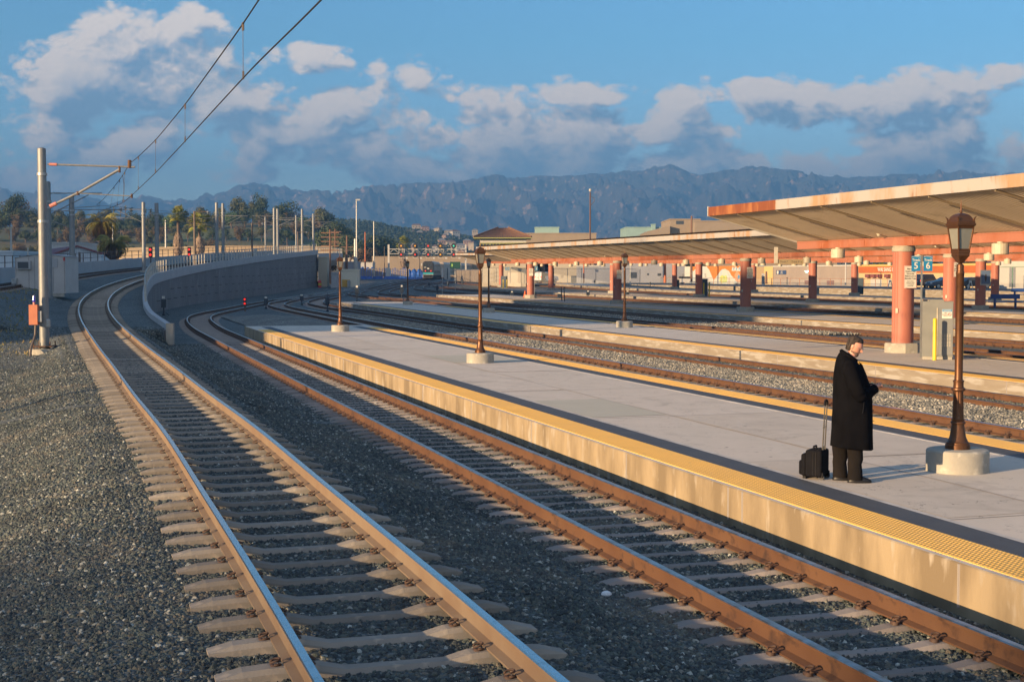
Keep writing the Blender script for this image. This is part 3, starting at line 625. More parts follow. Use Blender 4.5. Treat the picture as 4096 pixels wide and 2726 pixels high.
# little vents on the near roof
v = thing('roof_vent', 'pair of short dark vent pipes on the roof edge of the near canopy', 'vent', (*P(25.6, 24.6), 5.2))
for k in (0, .5): MB().tube([(k, 0, -.4), (k, 0, .52)], .055, 8).build('pipe', ROOF, v)
def pillar_parts():
    root = thing('pillar', 'x', 'pillar')
    m = MB(); n = 48; V = []
    for z in (.33, 3.42):
        for k in range(n):
            a = 2*pi*k/n; r = .36
            if 2.2 < a < 3.7 and k % 3 == 0: r = .335
            V.append((r*cos(a), r*sin(a), z))
    m.add(V, [(k, (k+1) % n, n+(k+1) % n, n+k) for k in range(n)]+[tuple(range(2*n-1, n-1, -1))]); smooth_by_angle(m.build('shaft', PINK, root), 25)
    MB().lathe([(.37, 3.40), (.39, 3.42), (.39, 3.54), (.36, 3.56), (.36, 3.60)], 32).build('collar', BASEC, root)
    MB().lathe([(.60, 0), (.60, .29), (.57, .33)], 8, ph=pi/8).build('base', BASEC, root)
    MB().box((-.33, -.17, 1.42), (.05, .09, .16), .45).build('outlet_box', CREAM, root)
    return root
pp = pillar_parts(); first = [True]
ORD = ['first', 'second', 'third', 'fourth', 'fifth', 'sixth', 'seventh', 'eighth']
def pillar(px_or_s, d, zp, label, s=None):
    if s is None:
        r = (px_or_s-2048)/F; Y = d/(.9585*r+.285); s = (Y-.285*d)/.9585
    x, y = P(s, d); loc = (x, y, zp+zg(y))
    if first[0]: first[0] = False; pp.location = loc; pp['label'] = label; pp['group'] = 'pink pillars under the canopies'; pp.rotation_euler = (0, 0, ANG); o = pp
    else: o = dup(pp, loc, ANG, label)
    return o
PB1 = pillar(3612, 26.4, .24, 'large sunlit pink pillar in front, beside the Track 5 sign')
PCx = []
for i, x in enumerate((2122, 2469, 2982, 3800)):
    PCx.append(pillar(x, 42.4, .33, ['sunlit pink pillar at the left end of the long middle canopy, beside the Track 7 and 8 signs', 'shaded pink pillar just behind the lamp post of the second platform', 'wide shaded pink pillar with a fare notice, centre right', 'sunlit pink pillar seen behind the nearest lamp post and grey cabinet'][i]))
for i, x in enumerate((2005, 2204, 2451, 2795, 3250, 3921)):
    pillar(x, 60.4, .33, ['dark red pillar beyond the second lamp post, with blue cabinet and yellow bollards', 'dark pink pillar just right of the Track 7 and 8 signs', 'thin sunlit pink pillar half hidden behind a shaded one', 'pink pillar beside the slate cabinet with two yellow bollards', 'pink pillar lit only at its top, left of the orange lettered shop', 'pink pillar with a small framed poster, left of the blue benches'][i])
for i, x in enumerate((2698, 3013, 3417, 3979)):
    pillar(x, 80., .35, ['distant pink pillar left of the mural, with small posts beside it', 'distant pink pillar with a pale base right of the mural', 'distant pink pillar in front of the grey wall with a dark cabinet', 'distant pink pillar left of the white shed, far right'][i])
# hanging drum lamps
dl = thing('drum_lamp', 'x', 'lamp', group='drum lamps hanging below the canopy beams')
MB().lathe([(.21, -.02), (.25, -.04), (.25, -.34), (.235, -.36), (.22, -.34), (.2, -.1)], 20).build('drum', CREAM, dl); MB().lathe([(.1, -.03), (.1, .02)], 10).build('mount', CREAM, dl)
f0 = [True]
def nth(i): return ORD[i] if i < 8 else '%dth' % (i+1) if i not in (20, 21, 22) else {20: '21st', 21: '22nd', 22: '23rd'}[i]
def drums(d, zp, ss, lab0, h=3.6, off=-.32):
    for i_, s in enumerate(ss):
        label = lab0 % nth(i_)
        x, y = P(s, d+off); loc = (x, y, zp+zg(y)+h-.01)
        if f0[0]: f0[0] = False; dl.location = loc; dl['label'] = label
        else: dup(dl, loc, 0, label)
drums(26.4, .24, [46.2, 36.6, 30.4], '%s cream drum lamp from the left, hanging beside the near canopy beam')
drums(42.4, .33, np.arange(139.5, 55, -6.12), '%s cream drum lamp from the left along the long middle canopy')
drums(60.4, .33, np.arange(212, 80, -6.12), '%s small drum lamp from the left along the shaded canopy behind')
drums(80.0, .35, np.arange(210, 100, -6.12), '%s tiny drum lamp from the left along the farthest canopy')
# floodlights clamped above the beams
fl = thing('floodlight', 'x', 'floodlight', group='floodlights clamped to the canopy beams'); MB().lathe([(.05, 0), (.07, .05), (.16, .28), (.15, .29)], 14).build('shade', CREAM, fl)
ar = MB(); ar.tube([(0, 0, 0), (.1, 0, .16), (.45, 0, .05), (.62, 0, -.18), (.6, 0, -.35)], .022, 8); ar.build('arm', RUST, fl)
f1 = [True]
def flood(px, d, zp, label, h=3.95):
    r = (px-2048)/F; dd = d-.45; Y = dd/(.9585*r+.285); s = (Y-.285*dd)/.9585; x, y = P(s, dd); loc = (x, y, zp+zg(y)+h)
    if f1[0]:
        f1[0] = False; fl.location = loc; fl['label'] = label
    else: dup(fl, loc, ANG, label)
flood(3512, 26.4, .24, 'cream floodlight on a curved arm left of the large front pillar')
flood(3740, 42.4, .33, 'floodlight on the middle canopy seen left of the lamp post lantern')
flood(2930, 42.4, .33, 'floodlight on an arm left of the wide shaded pillar'); flood(2650, 42.4, .33, 'floodlight halfway between two drum lamps of the middle canopy')
flood(2420, 42.4, .33, 'floodlight just left of the lamp post of the second platform'); flood(2240, 42.4, .33, 'floodlight near the Track 7 and 8 signs'); flood(2085, 42.4, .33, 'small floodlight at the left end of the middle canopy')
# hanging track direction sign
Y = 84.; p = atY(3158, 1046, Y)
hs = thing('hanging_sign', 'dim hanging sign with arrows to two tracks under the middle canopy', 'sign', (p.x, p.y, p.z)); hs.rotation_euler = (0, 0, 0)
MB().box((0, 0, 0), (1.65, .08, .30)).build('panel', mat('brown_panel', (.26, .20, .11), .6), hs); MB().box((-.8, .0, .38), (.2, .16, .95)).build('hanger', CREAM, hs)
text('lettering', '\u2199 Track 7     Track 8 \u2198', .15, INK, hs, (0, -.043, -.01), (pi/2, 0, 0))
# ---------------------------------------------------------------- signs on pillars
def notice(pil, label, x=-.02, y=-.40, z=2.9, rz=.0, big=True):
    L = pil.location; r = thing('fare_notice', label, 'notice', (L.x+x, L.y+y, L.z+z), rz, 'fare notices on the pillars')
    MB().box((0, 0, 0), (.43, .012, .75)).build('plate', SIGNW, r)
    b = MB()
    for a in ((-.205, 0, .006, .72), (.205, 0, .006, .72)): b.box((a[0], -.007, 0), (a[2], .003, a[3]))
    for z_ in (-.36, .36): b.box((0, -.007, z_), (.41, .003, .006))
    b.build('red_border', REDL, r)
    for i, t_ in enumerate(['Metrolink', 'Requires Valid', 'Fare at the', 'Platform and on', 'Metrolink Trains']): text('lettering', t_, .072, INK, r, (0, -.0075, .27-i*.08), (pi/2, 0, 0), bold=.0012, sx=.82)
    if big:
        for i, t_ in enumerate(['Persons without', 'valid fare are subject', 'to a fine that may', 'exceed $1,000']): text('small_print', t_, .042, INK, r, (0, -.0075, -.14-i*.05), (pi/2, 0, 0), sx=.8)
    return r
PLoc = PB1.location
notice(PB1, 'white fare notice on the large front pillar, partly behind the Track 5 sign', .12, -.42, 2.55, .1)
notice(PCx[0], 'small fare notice on the pillar behind the Track 7 sign', .05, -.40, 2.6, 0, False); notice(PCx[1], 'fare notice on the shaded pillar behind the lamp post', .12, -.40, 2.45, .1, False)
notice(PCx[2], 'fare notice on the wide shaded pillar, centre right', .22, -.39, 2.62, .1); notice(PCx[3], 'fare notice on the pillar behind the nearest lamp post', .25, -.38, 2.8, .2, False)
def track_sign(px, base_y, zp, lab, a, b, h=3.15, sc=1.):
    p = onz(px, base_y, zp); r = thing('track_sign', lab, 'sign', p, 0)
    MB().box((0, 0, h/2), (.05, .03, h)).build('post', STEEL, r)
    for sx, n_ in ((-.19, a), (.19, b)):
        f = MB().box((sx, -.03, h-.26), (.28, .012, .48)).build('sign_panel', TEAL, r)
        text('lettering', 'Track', .105, SIGNW, f, (sx, -.038, h-.15), (pi/2, 0, 0), bold=.002); text('lettering', n_, .29, SIGNW, f, (sx, -.038, h-.335), (pi/2, 0, 0), bold=.003)
        c = MB(); c.tube([(sx-.14, -.038, h-.055), (sx-.04, -.038, h-.03), (sx+.05, -.038, h-.045), (sx+.14, -.038, h-.075)], .006, 4); c.build('arc', SIGNW, f)
    return r
track_sign(3682, 1430, .24, 'blue Track 5 and Track 6 signs on a steel post beside the large pink pillar', '5', '6', 3.24)
track_sign(2138, 1190, .33, 'blue Track 7 and Track 8 signs by the leftmost pillar of the middle canopy', '7', '8', 3.24)
track_sign(2030, 1150, .33, 'tiny dim blue track signs beside the dark red pillar far left of the canopies', '9', '10', 3.1)
# grey cabinet
CAB = mat('cabinet_grey', (.33, .34, .31), .55, col2=(.30, .31, .285), ns=3.); CABD = mat('cabinet_grey_panel', (.27, .28, .27), .55)
p = onz(3766, 1437, .24); a0 = -.25
cb = thing('electrical_cabinet', 'tall grey electrical cabinet with a NOTICE sticker behind the nearest lamp post', 'cabinet', (p.x, p.y+.35, p.z), a0)
MB().bb(-.5, .42, -.38, .38, .09, 1.80).bb(-.28, .14, -.36, .36, 1.80, 1.86).build('housing', CAB, cb); MB().bb(-.48, .40, -.36, .36, 0, .09).build('plinth', BASEC, cb)
MB().bb(-.04, .41, -.405, -.38, .14, 1.76).build('door', CABD, cb); MB().bb(-.075, -.045, -.42, -.38, .12, 1.6).build('hinge_strip', CREAM, cb)
v = MB()
for k in range(4):
    for j in range(9): v.box((.10+k*.075, -.41, .42+j*.045), (.045, .01, .018))
v.build('louvres', CREAM, cb)
st_ = MB().box((.23, -.411, 1.42), (.30, .006, .28)).build('notice_sticker', SIGNW, cb)
MB().box((.23, -.416, 1.52), (.28, .004, .075)).build('header', SBLUE, st_)
text('lettering', 'NOTICE', .06, SIGNW, st_, (.23, -.42, 1.52), (pi/2, 0, 0), bold=.001)
for i, t_ in enumerate(['NO', 'SMOKING', '640 PC']): text('lettering', t_, .045, INK, st_, (.19, -.418, 1.445-i*.05), (pi/2, 0, 0))
m = MB(); m.tube([(.31+.045*cos(a), -.418, 1.40+.045*sin(a)) for a in np.linspace(0, 2*pi, 17)], .006, 4); m.box((.31, -.418, 1.40), (.08, .004, .01), 0, 0, .8); m.build('no_smoking_mark', REDL, st_)
YB = mat('yellow_enamel', (.80, .58, .02), .45)
def bollard(px, py, z, lab, h=1.3, r=.062, m=YB):
    p = onz(px, py, z); b = MB().lathe([(r, 0), (r, h-.04), (r*.7, h-.01), (r*.1, h)], 14).build('bollard', m); b.location = p; smooth_by_angle(b)
    return tag(b, lab, 'bollard', 'yellow bollards guarding the cabinets')
bollard(3738, 1440, .24, 'bright yellow bollard in front of the grey cabinet'); bollard(3845, 1438, .24, 'yellow bollard half hidden right of the nearest lamp post')
def cabinet(px, py, z, lab, w=.8, h=1.75, dp=.6, col=(.05, .085, .12), rz=-.25):
    p = onz(px, py, z); m = mat('slate_%d' % int(col[0]*1000), col, .6); r = thing('platform_cabinet', lab, 'cabinet', (p.x, p.y+dp/2, p.z), rz)
    MB().bb(-w/2, w/2, -dp/2, dp/2, .06, h).build('housing', m, r); MB().bb(-w/2+.05, w/2-.05, -dp/2-.015, -dp/2, .12, h-.08).build('door', mat('slate_door', (.035, .06, .085), .6), r)
    MB().bb(-w/2+.03, w/2-.03, -dp/2+.03, dp/2-.03, 0, .06).build('plinth', BASEC, r); return r
cabinet(2812, 1186, .33, 'slate blue platform cabinet behind two yellow bollards', 1.0, 1.9); cabinet(2016, 1151, .33, 'dark blue cabinet beside the dark red pillar, far left')
cabinet(3440, 1177, .35, 'dark cabinet beside the distant pillar left of the orange shop', .9, 1.9, .6, (.03, .04, .045)); cabinet(2712, 1155, .35, 'narrow brown post cabinet next to the distant pillar left of the mural', .4, 1.3, .4, (.12, .10, .06))
for px, py, z, lab, h in ((2815, 1187, .33, 'left yellow bollard before the slate cabinet', 1.5), (2837, 1187, .33, 'right yellow bollard before the slate cabinet', 1.55), (2013, 1153, .33, 'left of two yellow bollards far left', 1.3), (2028, 1153, .33, 'right of two yellow bollards far left', 1.3),
        (2154, 1128, .3, 'left of two small yellow bollards near the chain link fence', 1.), (2158, 1128, .3, 'right of two small yellow bollards near the chain link fence', 1.)): bollard(px, py, z, lab, h, .07)
# blue benches
BLU = mat('bench_blue', (.02, .06, .22), .4)
def bench(px, py, z, lab):
    p = onz(px, py, z); r = thing('bench', lab, 'bench', p, -.05, 'blue platform benches')
    for sx in (-.75, .75):
        MB().bb(sx-.07, sx+.07, -.08, .08, 0, .95).build('leg', BLU, r)
    for sy in (-.35, .35): MB().bb(-1.1, 1.1, sy-.22, sy+.22, .42, .48).build('seat', BLU, r)
    b = MB(); b.box((0, -.09, .86), (2.1, .05, .34)); b.box((0, .09, .86), (2.1, .05, .34)); b.build('backrest', BLU, r); return r
bench(4020, 1232, .33, 'blue double sided bench on the platform behind the nearest lamp post'); bench(4090, 1196, .35, 'second blue bench, farther and cut by the right picture edge')
# poster frame
p = atY(3942, 1110, 99.); r = thing('poster_frame', 'small framed poster of a standing figure on a far pink pillar', 'poster', p, .05)
MB().box((0, 0, 0), (.72, .05, 1.05)).build('frame', STEEL, r); MB().box((0, -.03, .02), (.6, .01, .9)).build('picture', mat('dusk_blue', (.09, .14, .24), .6), r)
m = MB(); m.lathe([(.02, -.28), (.07, -.1), (.08, .1), (.03, .14), (.05, .2), (.02, .26)], 8, (0, -.045, 0), 0, 0, (1, .12)); m.build('printed_figure', INK, r)
# ---------------------------------------------------------------- bronze lamp posts
BRZ = mat('bronze_paint', (.235, .105, .045), .42, .6, col2=(.20, .088, .04), ns=2.5, col3=(.14, .065, .035), n3=14.)
GLS = mat('frosted_pane', (.20, .20, .165), .3, col2=(.165, .165, .14), ns=3.)
def lamp_post():
    r = thing('lamp_post', 'x', 'lamp post', group='bronze lamp posts on the two nearest platforms')
    k = MB(); k.lathe([(.41, 0), (.41, .27), (.395, .292), (.37, .30)], 48); smooth_by_angle(k.build('concrete_footing', BASEC, r), 30)
    b = .30; prof = [(.163,0),(.163,.055),(.155,.065),(.155,.085),(.135,.10),(.125,.12),(.118,.135),(.105,.17),(.088,.29),(.082,.33),(.095,.335),(.10,.35),(.095,.365),(.082,.372),(.086,.39),(.09,.40)]
    k = MB(); k.lathe([(a, z+b) for a, z in prof], 32); smooth_by_angle(k.build('flared_base', BRZ, r), 35)
    n = 48; V = []
    for z, rr in ((.40, .076), (.44, .074), (.74, .064), (.78, .066)):
        for q in range(n):
            g = .007 if (q % 6 in (2, 3) and .42 < z < .76) else 0
            V.append(((rr-g)*cos(2*pi*q/n), (rr-g)*sin(2*pi*q/n), z+b))
    m = MB().add(V, [(i*n+q, i*n+(q+1) % n, (i+1)*n+(q+1) % n, (i+1)*n+q) for i in range(3) for q in range(n)]); smooth_by_angle(m.build('fluted_sleeve', BRZ, r), 25)
    prof = [(.066,.77),(.09,.785),(.093,.80),(.088,.815),(.070,.825),(.066,.86),(.068,.90),(.076,.905),(.076,.915),(.056,.925),(.0535,.95),(.053,2.335),(.056,2.34),(.056,2.355),(.052,2.36),(.052,2.375),(.048,2.38),(.047,2.46),(.030,2.47),(.022,2.485)]
    k = MB(); k.lathe([(a, z+b) for a, z in prof], 28); smooth_by_angle(k.build('pole', BRZ, r), 35)
    q2 = sqrt(2)
    def sq(prof, nm, m=BRZ, parent=None): 
        o = MB().lathe([(a*q2/q2, z+b) for a, z in prof], 4).build(nm, m, parent or r); return o
    ln = sq([(.02,2.48),(.045,2.49),(.075,2.53),(.105,2.565),(.118,2.58),(.118,2.615),(.126,2.62),(.126,2.65),(.112,2.66)], 'lantern')
    MB().lathe([(.108, 2.66+b), (.158, 2.955+b)], 4).build('pane', GLS, ln)
    fr = MB()
    for q in range(4):
        a = q*pi/2; fr.tube([(.114*cos(a), .114*sin(a), 2.655+b), (.166*cos(a), .166*sin(a), 2.96+b)], .011, 6)
        a2 = a+pi/2
        for rr, z in ((.112, 2.665), (.163, 2.95)): fr.tube([(rr*cos(a), rr*sin(a), z+b), (rr*cos(a2), rr*sin(a2), z+b)], .009, 6)
    fr.build('frame', BRZ, ln)
    MB().lathe([(.168,2.955+b),(.178,2.97+b),(.196,2.985+b),(.198,3.005+b),(.185,3.012+b),(.185,3.035+b),(.17,3.045+b)], 4).build('cornice', BRZ, ln)
    MB().lathe([(.168,3.04+b),(.158,3.065+b),(.135,3.10+b),(.10,3.125+b),(.055,3.14+b),(.02,3.145+b)], 4).build('hood', BRZ, ln)
    h = MB()
    for q in range(4):
        a = q*pi/2; h.tube([(.165*cos(a), .165*sin(a), 3.035+b), (.176*cos(a), .176*sin(a), 3.075+b), (.20*cos(a), .20*sin(a), 3.10+b)], [.014, .012, .003], 6)
    h.build('corner_horns', BRZ, ln)
    k = MB(); k.lathe([(.018,3.14+b),(.012,3.155+b),(.022,3.165+b),(.022,3.175+b),(.012,3.185+b),(.010,3.20+b),(.008,3.26+b),(.001,3.34+b)], 10); k.build('finial', BRZ, ln)
    return r
lp = lamp_post(); LR = 1.02
for i, (px, py, sc, lb) in enumerate([(3829, 1882, 1, 'nearest bronze lamp post, beside the man in the black coat'), (1921, 1450, 1, 'bronze lamp post in mid platform, second from the camera'), (1361, 1325, 1, 'bronze lamp post near the tip of the near platform'),
        (2498, 1309, 1.07, 'bronze lamp post on the second platform in front of the shaded pillar'), (1955, 1250, 1.07, 'dark lamp post on the second platform, just right of the tall bronze one'), (1631, 1219, 1.07, 'farthest dark lamp post, left of the train')]):
    loc = onz(px, py, .24)
    if i == 0: lp.location = loc; lp['label'] = lb; lp.rotation_euler = (0, 0, -.48)
    else: dup(lp, loc, -.48, lb, (1, 1, sc) if i > 2 else None)
# ---------------------------------------------------------------- retaining wall, parapet, railing
WALLM = mat('wall_concrete', (.165, .158, .155), .9, col2=(.13, .124, .122), ns=.25, bump=.006, bs=10, col3=(.20, .19, .185), n3=1.2, stretch=(1, 1, .5))
PARM = mat('parapet_concrete', (.36, .36, .36), .9, col2=(.32, .32, .32), ns=.6, bump=.003, bs=20)
RAILM = mat('pale_handrail', (.52, .50, .44), .5, .3)
wr = thing('retaining_wall', 'long curved concrete retaining wall with pale parapet and handrail, rising to the right', 'retaining wall', tuple(WALL[0]))
f = MB(); rows = WALL[::2]; t = np.gradient(rows[:, :2], axis=0); t /= np.linalg.norm(t, axis=1)[:, None]
def wface(o, zf0, zf1, o2):
    V = []; n = len(rows); m = MB()
    for i, (x, y, z) in enumerate(rows):
        nx, ny = t[i, 1], -t[i, 0]
        for oo, zz in ((o, zf0(y, z)), (o, zf1(y, z)), (o2, zf1(y, z)), (o2, zf0(y, z))): V.append((x+nx*oo, y+ny*oo, zz))
    m.add(V, [(i*4+k, (i+1)*4+k, (i+1)*4+(k+1) % 4, i*4+(k+1) % 4) for i in range(n-1) for k in range(4)]+[(0, 1, 2, 3), ((n-1)*4+3, (n-1)*4+2, (n-1)*4+1, (n-1)*4)]); return m
def hh(y): return min(.75, .25+.012*max(0, y-62))
wface(.0, lambda y, z: zg(y)-.4, lambda y, z: z-hh(y), -.25).build('wall', WALLM, wr, world=True)
wface(.10, lambda y, z: max(zg(y)-.3, z-hh(y)) if y > 70 else zg(y)-.3, lambda y, z: z, -.15).build('parapet', PARM, wr, world=True)
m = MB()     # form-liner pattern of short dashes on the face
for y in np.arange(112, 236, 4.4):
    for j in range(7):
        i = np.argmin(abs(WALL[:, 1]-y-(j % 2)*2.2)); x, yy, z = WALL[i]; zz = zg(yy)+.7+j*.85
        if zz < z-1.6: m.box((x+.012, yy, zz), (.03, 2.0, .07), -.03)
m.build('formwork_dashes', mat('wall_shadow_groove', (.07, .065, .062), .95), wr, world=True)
rl = MB(); L_ = np.r_[0, np.cumsum(np.hypot(*(np.diff(WALL[:, :2], axis=0).T)))]
for q in np.arange(20, L_[-1], 1.9):
    x, y, z = (float(np.interp(q, L_, WALL[:, j])) for j in range(3)); rl.box((x, y, z+.5), (.09, .09, 1.0))
for hgt in (.98, .5):
    w2 = WALL[(L_ > 19)]; rl.tube([(a, b, c+hgt) for a, b, c in w2[::6]], .03, 5)
rl.build('handrail', RAILM, wr, world=True)
p = WALL[0]; MB().box((p[0]+.05, p[1]-.15, .28), (.30, .30, .95), 0).build('end_post', mat('lit_concrete', (.50, .44, .35), .9, col2=(.42, .37, .3), ns=4., bump=.003, bs=30), wr, world=True)
# dark lamp/traction poles standing in front of the wall
DPOLE = mat('dark_steel', (.085, .07, .06), .6, .3, col2=(.12, .09, .07), ns=2.)
for px, py, top, lb in ((781, 1206, 845, 'slim brown pole in front of the left part of the retaining wall'), (1010, 1177, 892, 'dark pole with a grey box, in front of the middle of the retaining wall'), (1193, 1152, 927, 'dark pole in front of the right part of the retaining wall')):
    b = onz(px, py, -.1); tz = HC+(HZ-top)*b.y/F; r = thing('lighting_pole', lb, 'pole', b); h = tz-b.z
    MB().tube([(0, 0, 0), (0, 0, h)], [.16, .10], 10).build('shaft', DPOLE, r)
    MB().tube([(0, 0, h-.1), (1.4, 0, h-.05)], .05, 6).build('arm', DPOLE, r); MB().lathe([(.1, 0), (.16, -.1), (.05, -.28)], 10, (1.4, 0, h)).build('lamp_head', STEEL, r)
    if px == 1010: MB().box((.45, -.1, 5.2), (.5, .3, 1.7)).build('box', STEEL, r); MB().tube([(.5, -.1, 0), (.5, -.1, 4.5)], .07, 6).build('conduit', STEEL, r)
# barrier behind the second light rail track
bar = thing('barrier_wall', 'pale concrete barrier curving behind the second light rail track', 'wall', (-32, 80, 2))
q = off_path(T00W, -2.3); MB().sweep([(-.15, -1.5), (.15, -1.5), (.15, .85), (-.15, .85)], q[::2]).build('barrier', PARM, bar, world=True)
fn = MB(); q2 = q[::6]
for a in q2: fn.box((a[0], a[1], a[2]+1.25), (.06, .06, .9))
fn.tube([(a[0], a[1], a[2]+1.68) for a in q2], .025, 4); fn.tube([(a[0], a[1], a[2]+1.2) for a in q2], .02, 4); fn.build('fence_rail', DPOLE, bar, world=True)
# ---------------------------------------------------------------- catenary poles and wires
GAL = mat('weathered_zinc', (.35, .37, .37), .55, .35, col2=(.28, .29, .29), ns=4., col3=(.46, .43, .38), n3=12., bump=.001, bs=50, stretch=(1, 1, .3))
PINKI = mat('pink_insulator', (.45, .17, .13), .5)
def big_pole(px_top, py_top, Y, base_z, lb, r0=.16, group='catenary poles of the light rail line'):
    a = atY(px_top, py_top, Y); r = thing('catenary_pole', lb, 'pole', (a.x, Y, base_z), 0, group); h = a.z-base_z
    k = MB(); k.lathe([(r0*1.15, 0), (r0, h-.12), (r0*.98, h-.1), (r0*.98, h-.04), (r0*.4, h)], 20); smooth_by_angle(k.build('mast', GAL, r), 35)
    return r, h
FX, FY = -17.3, 52.8
cp, h1 = big_pole(166, 590, 52.8, .12, 'tall sunlit zinc catenary pole at the left, carrying the nearest cantilever arm', .155)
MB().lathe([(.55, -.75), (.55, -.02), (.52, 0)], 28).build('concrete_footing', BASEC, cp)
m = MB(); m.box((0, 0, .10), (.75, .75, .035))
for a in (-.3, .3):
    for b in (-.3, .3): m.tube([(a, b, 0), (a, b, .28)], .022, 6)
m.build('base_plate', RUST, cp)
k = MB()
for z in (h1-.98, h1-2.72): k.lathe([(.19, -.05), (.19, .05)], 16, (0, 0, z))
k.build('clamp_band', STEEL, cp); MB().lathe([(.10, -.16), (.13, -.12), (.13, .12), (.10, .16)], 8, (.14, -.12, .95), 0, 0, (1, .4)).build('cover_plate', STEEL, cp)
Yp = 52.8
def W_(px, py, Y=Yp): return atY(px, py, Y)
ct = thing('cantilever_arm', 'steel cantilever arm with pink insulators on the nearest catenary pole', 'cantilever', W_(185, 657))
m = MB(); m.tube([W_(190, 657), W_(540, 668)], .035, 8); m.tube([W_(205, 823), W_(322, 767), W_(478, 678)], .05, 8); m.tube([W_(315, 773), W_(527, 784)], .022, 6); m.build('tube', GAL, ct, world=True)
m = MB(); m.tube([W_(198, 657), W_(228, 658)], .055, 8); m.tube([W_(200, 825), W_(226, 813)], .075, 8); m.build('insulator', PINKI, ct, world=True)
m = MB(); m.tube([W_(518, 640), W_(518, 672)], .07, 8); m.tube([W_(478, 665), W_(478, 690)], .045, 8); m.tube([W_(527, 775), W_(527, 792)], .04, 6); m.tube([W_(312, 765), W_(312, 780)], .06, 6); m.build('clamp', RUST, ct, world=True)
# the box and lamp on the pole
ORG = mat('orange_enamel', (.62, .20, .09), .5, col2=(.55, .17, .08), ns=5.)
ob = thing('switch_box', 'orange metal box with a small blue lamp, strapped to the left catenary pole', 'box', W_(137, 1265, 52.4))
a, b = W_(120, 1298, 52.4)-ob.location, W_(153, 1218, 52.4)-ob.location
MB().bb(a.x, b.x, -.12, .12, a.z, b.z).build('housing', ORG, ob); MB().bb(b.x, b.x+.12, -.05, .05, -.2, .2).build('bracket', STEEL, ob)
MB().tube([(.0, 0, b.z), (0, 0, b.z+.1)], .045, 8).build('socket', PINKI, ob); k = MB().tube([(0, 0, b.z+.1), (0, 0, b.z+.17), (0, 0, b.z+.33)], [.055, .06, .04], 10).build('blue_lamp', mat('blue_lens', (.03, .03, .35), .25), ob)
m = MB(); m.tube([W_(143, 1298, 52.4)-ob.location, W_(141, 1340, 52.3)-ob.location, W_(124, 1390, 52)-ob.location, W_(118, 1462, 51.5)-ob.location], .045, 8); m.build('conduit', DPOLE, ob)
# the overhead wires, following the line toward the camera and overhead
def cat_run(label, pts_m, pts_c, ends, rm=.012):
    r = thing('overhead_line', label, 'overhead wire', tuple(pts_c[0]))
    A = smooth_path([tuple(p) for p in pts_m], 1.2, .5); B_ = smooth_path([tuple(p) for p in pts_c], 1.2, .5)
    MB().tube([tuple(v) for v in A], rm, 6).build('messenger_wire', BLACK, r, world=True); MB().tube([tuple(v) for v in B_], rm*.9, 6).build('contact_wire', BLACK, r, world=True)
    m = MB()
    for y in ends:
        i = np.argmin(abs(A[:, 1]-y)); j = np.argmin(abs(B_[:, 1]-A[i, 1])); m.tube([tuple(A[i]), tuple(B_[j])], .0045, 5)
        m.tube([tuple(A[i]-[0, 0, .10]), tuple(A[i]+[0, 0, .02])], .02, 5); m.tube([tuple(B_[j]-[0, 0, .02]), tuple(B_[j]+[0, 0, .10])], .016, 5)
    m.build('droppers', DPOLE, r, world=True); return r
def wp(l): return [atY(x, y, Y) for x, y, Y in l]
cat_run('near span of overhead wires climbing to the top of the picture from the left cantilever', wp([(1600,-900,11.6), (1287,-400,15.2), (1160,-190,17.1), (1035,0,19.5), (977,90,21), (743,415,31.1), (625,558,40.7), (552,628,47.5), (521,652,52.8)]), wp([(1600,-330,11.6), (1287,0,15.2), (1160,125,17.1), (1035,245,19.5), (979,305,21), (743,562,31.1), (625,688,40.7), (552,758,47.5), (523,785,52.8)]), (21, 31.1, 40.7, 47.5))
cat_run('far span of overhead wires sagging away behind the left cantilever', wp([(521,652,52.8), (485,710,60), (450,755,70), (410,800,84), (385,820,100), (560,835,140), (850,862,180), (1095,868,225)]), wp([(523,785,52.8), (490,812,58), (440,832,68), (400,845,84), (385,856,100), (560,862,140), (850,880,180), (1095,884,225)]), (57, 62, 68, 90, 120, 160))
r = thing('feeder_wire', 'jumper cable looping between the two overhead wires near the cantilever', 'wire', W_(490, 700)); MB().tube([W_(490, 700, 58), W_(496, 735, 58), W_(495, 780, 58), W_(490, 808, 58)], .012, 5).build('cable', BLACK, r, world=True)
def brack(r, z, L, x0=0, drop=.0):
    m = MB(); m.tube([(0, 0, z), (L, 0, z-drop)], .035, 6); m.tube([(0, 0, z-1.3), (L*.75, 0, z-.1-drop)], .03, 6); m.tube([(L*.25, 0, z-.9), (L*.95, 0, z-.75)], .02, 5); m.build('cantilever', GAL, r)
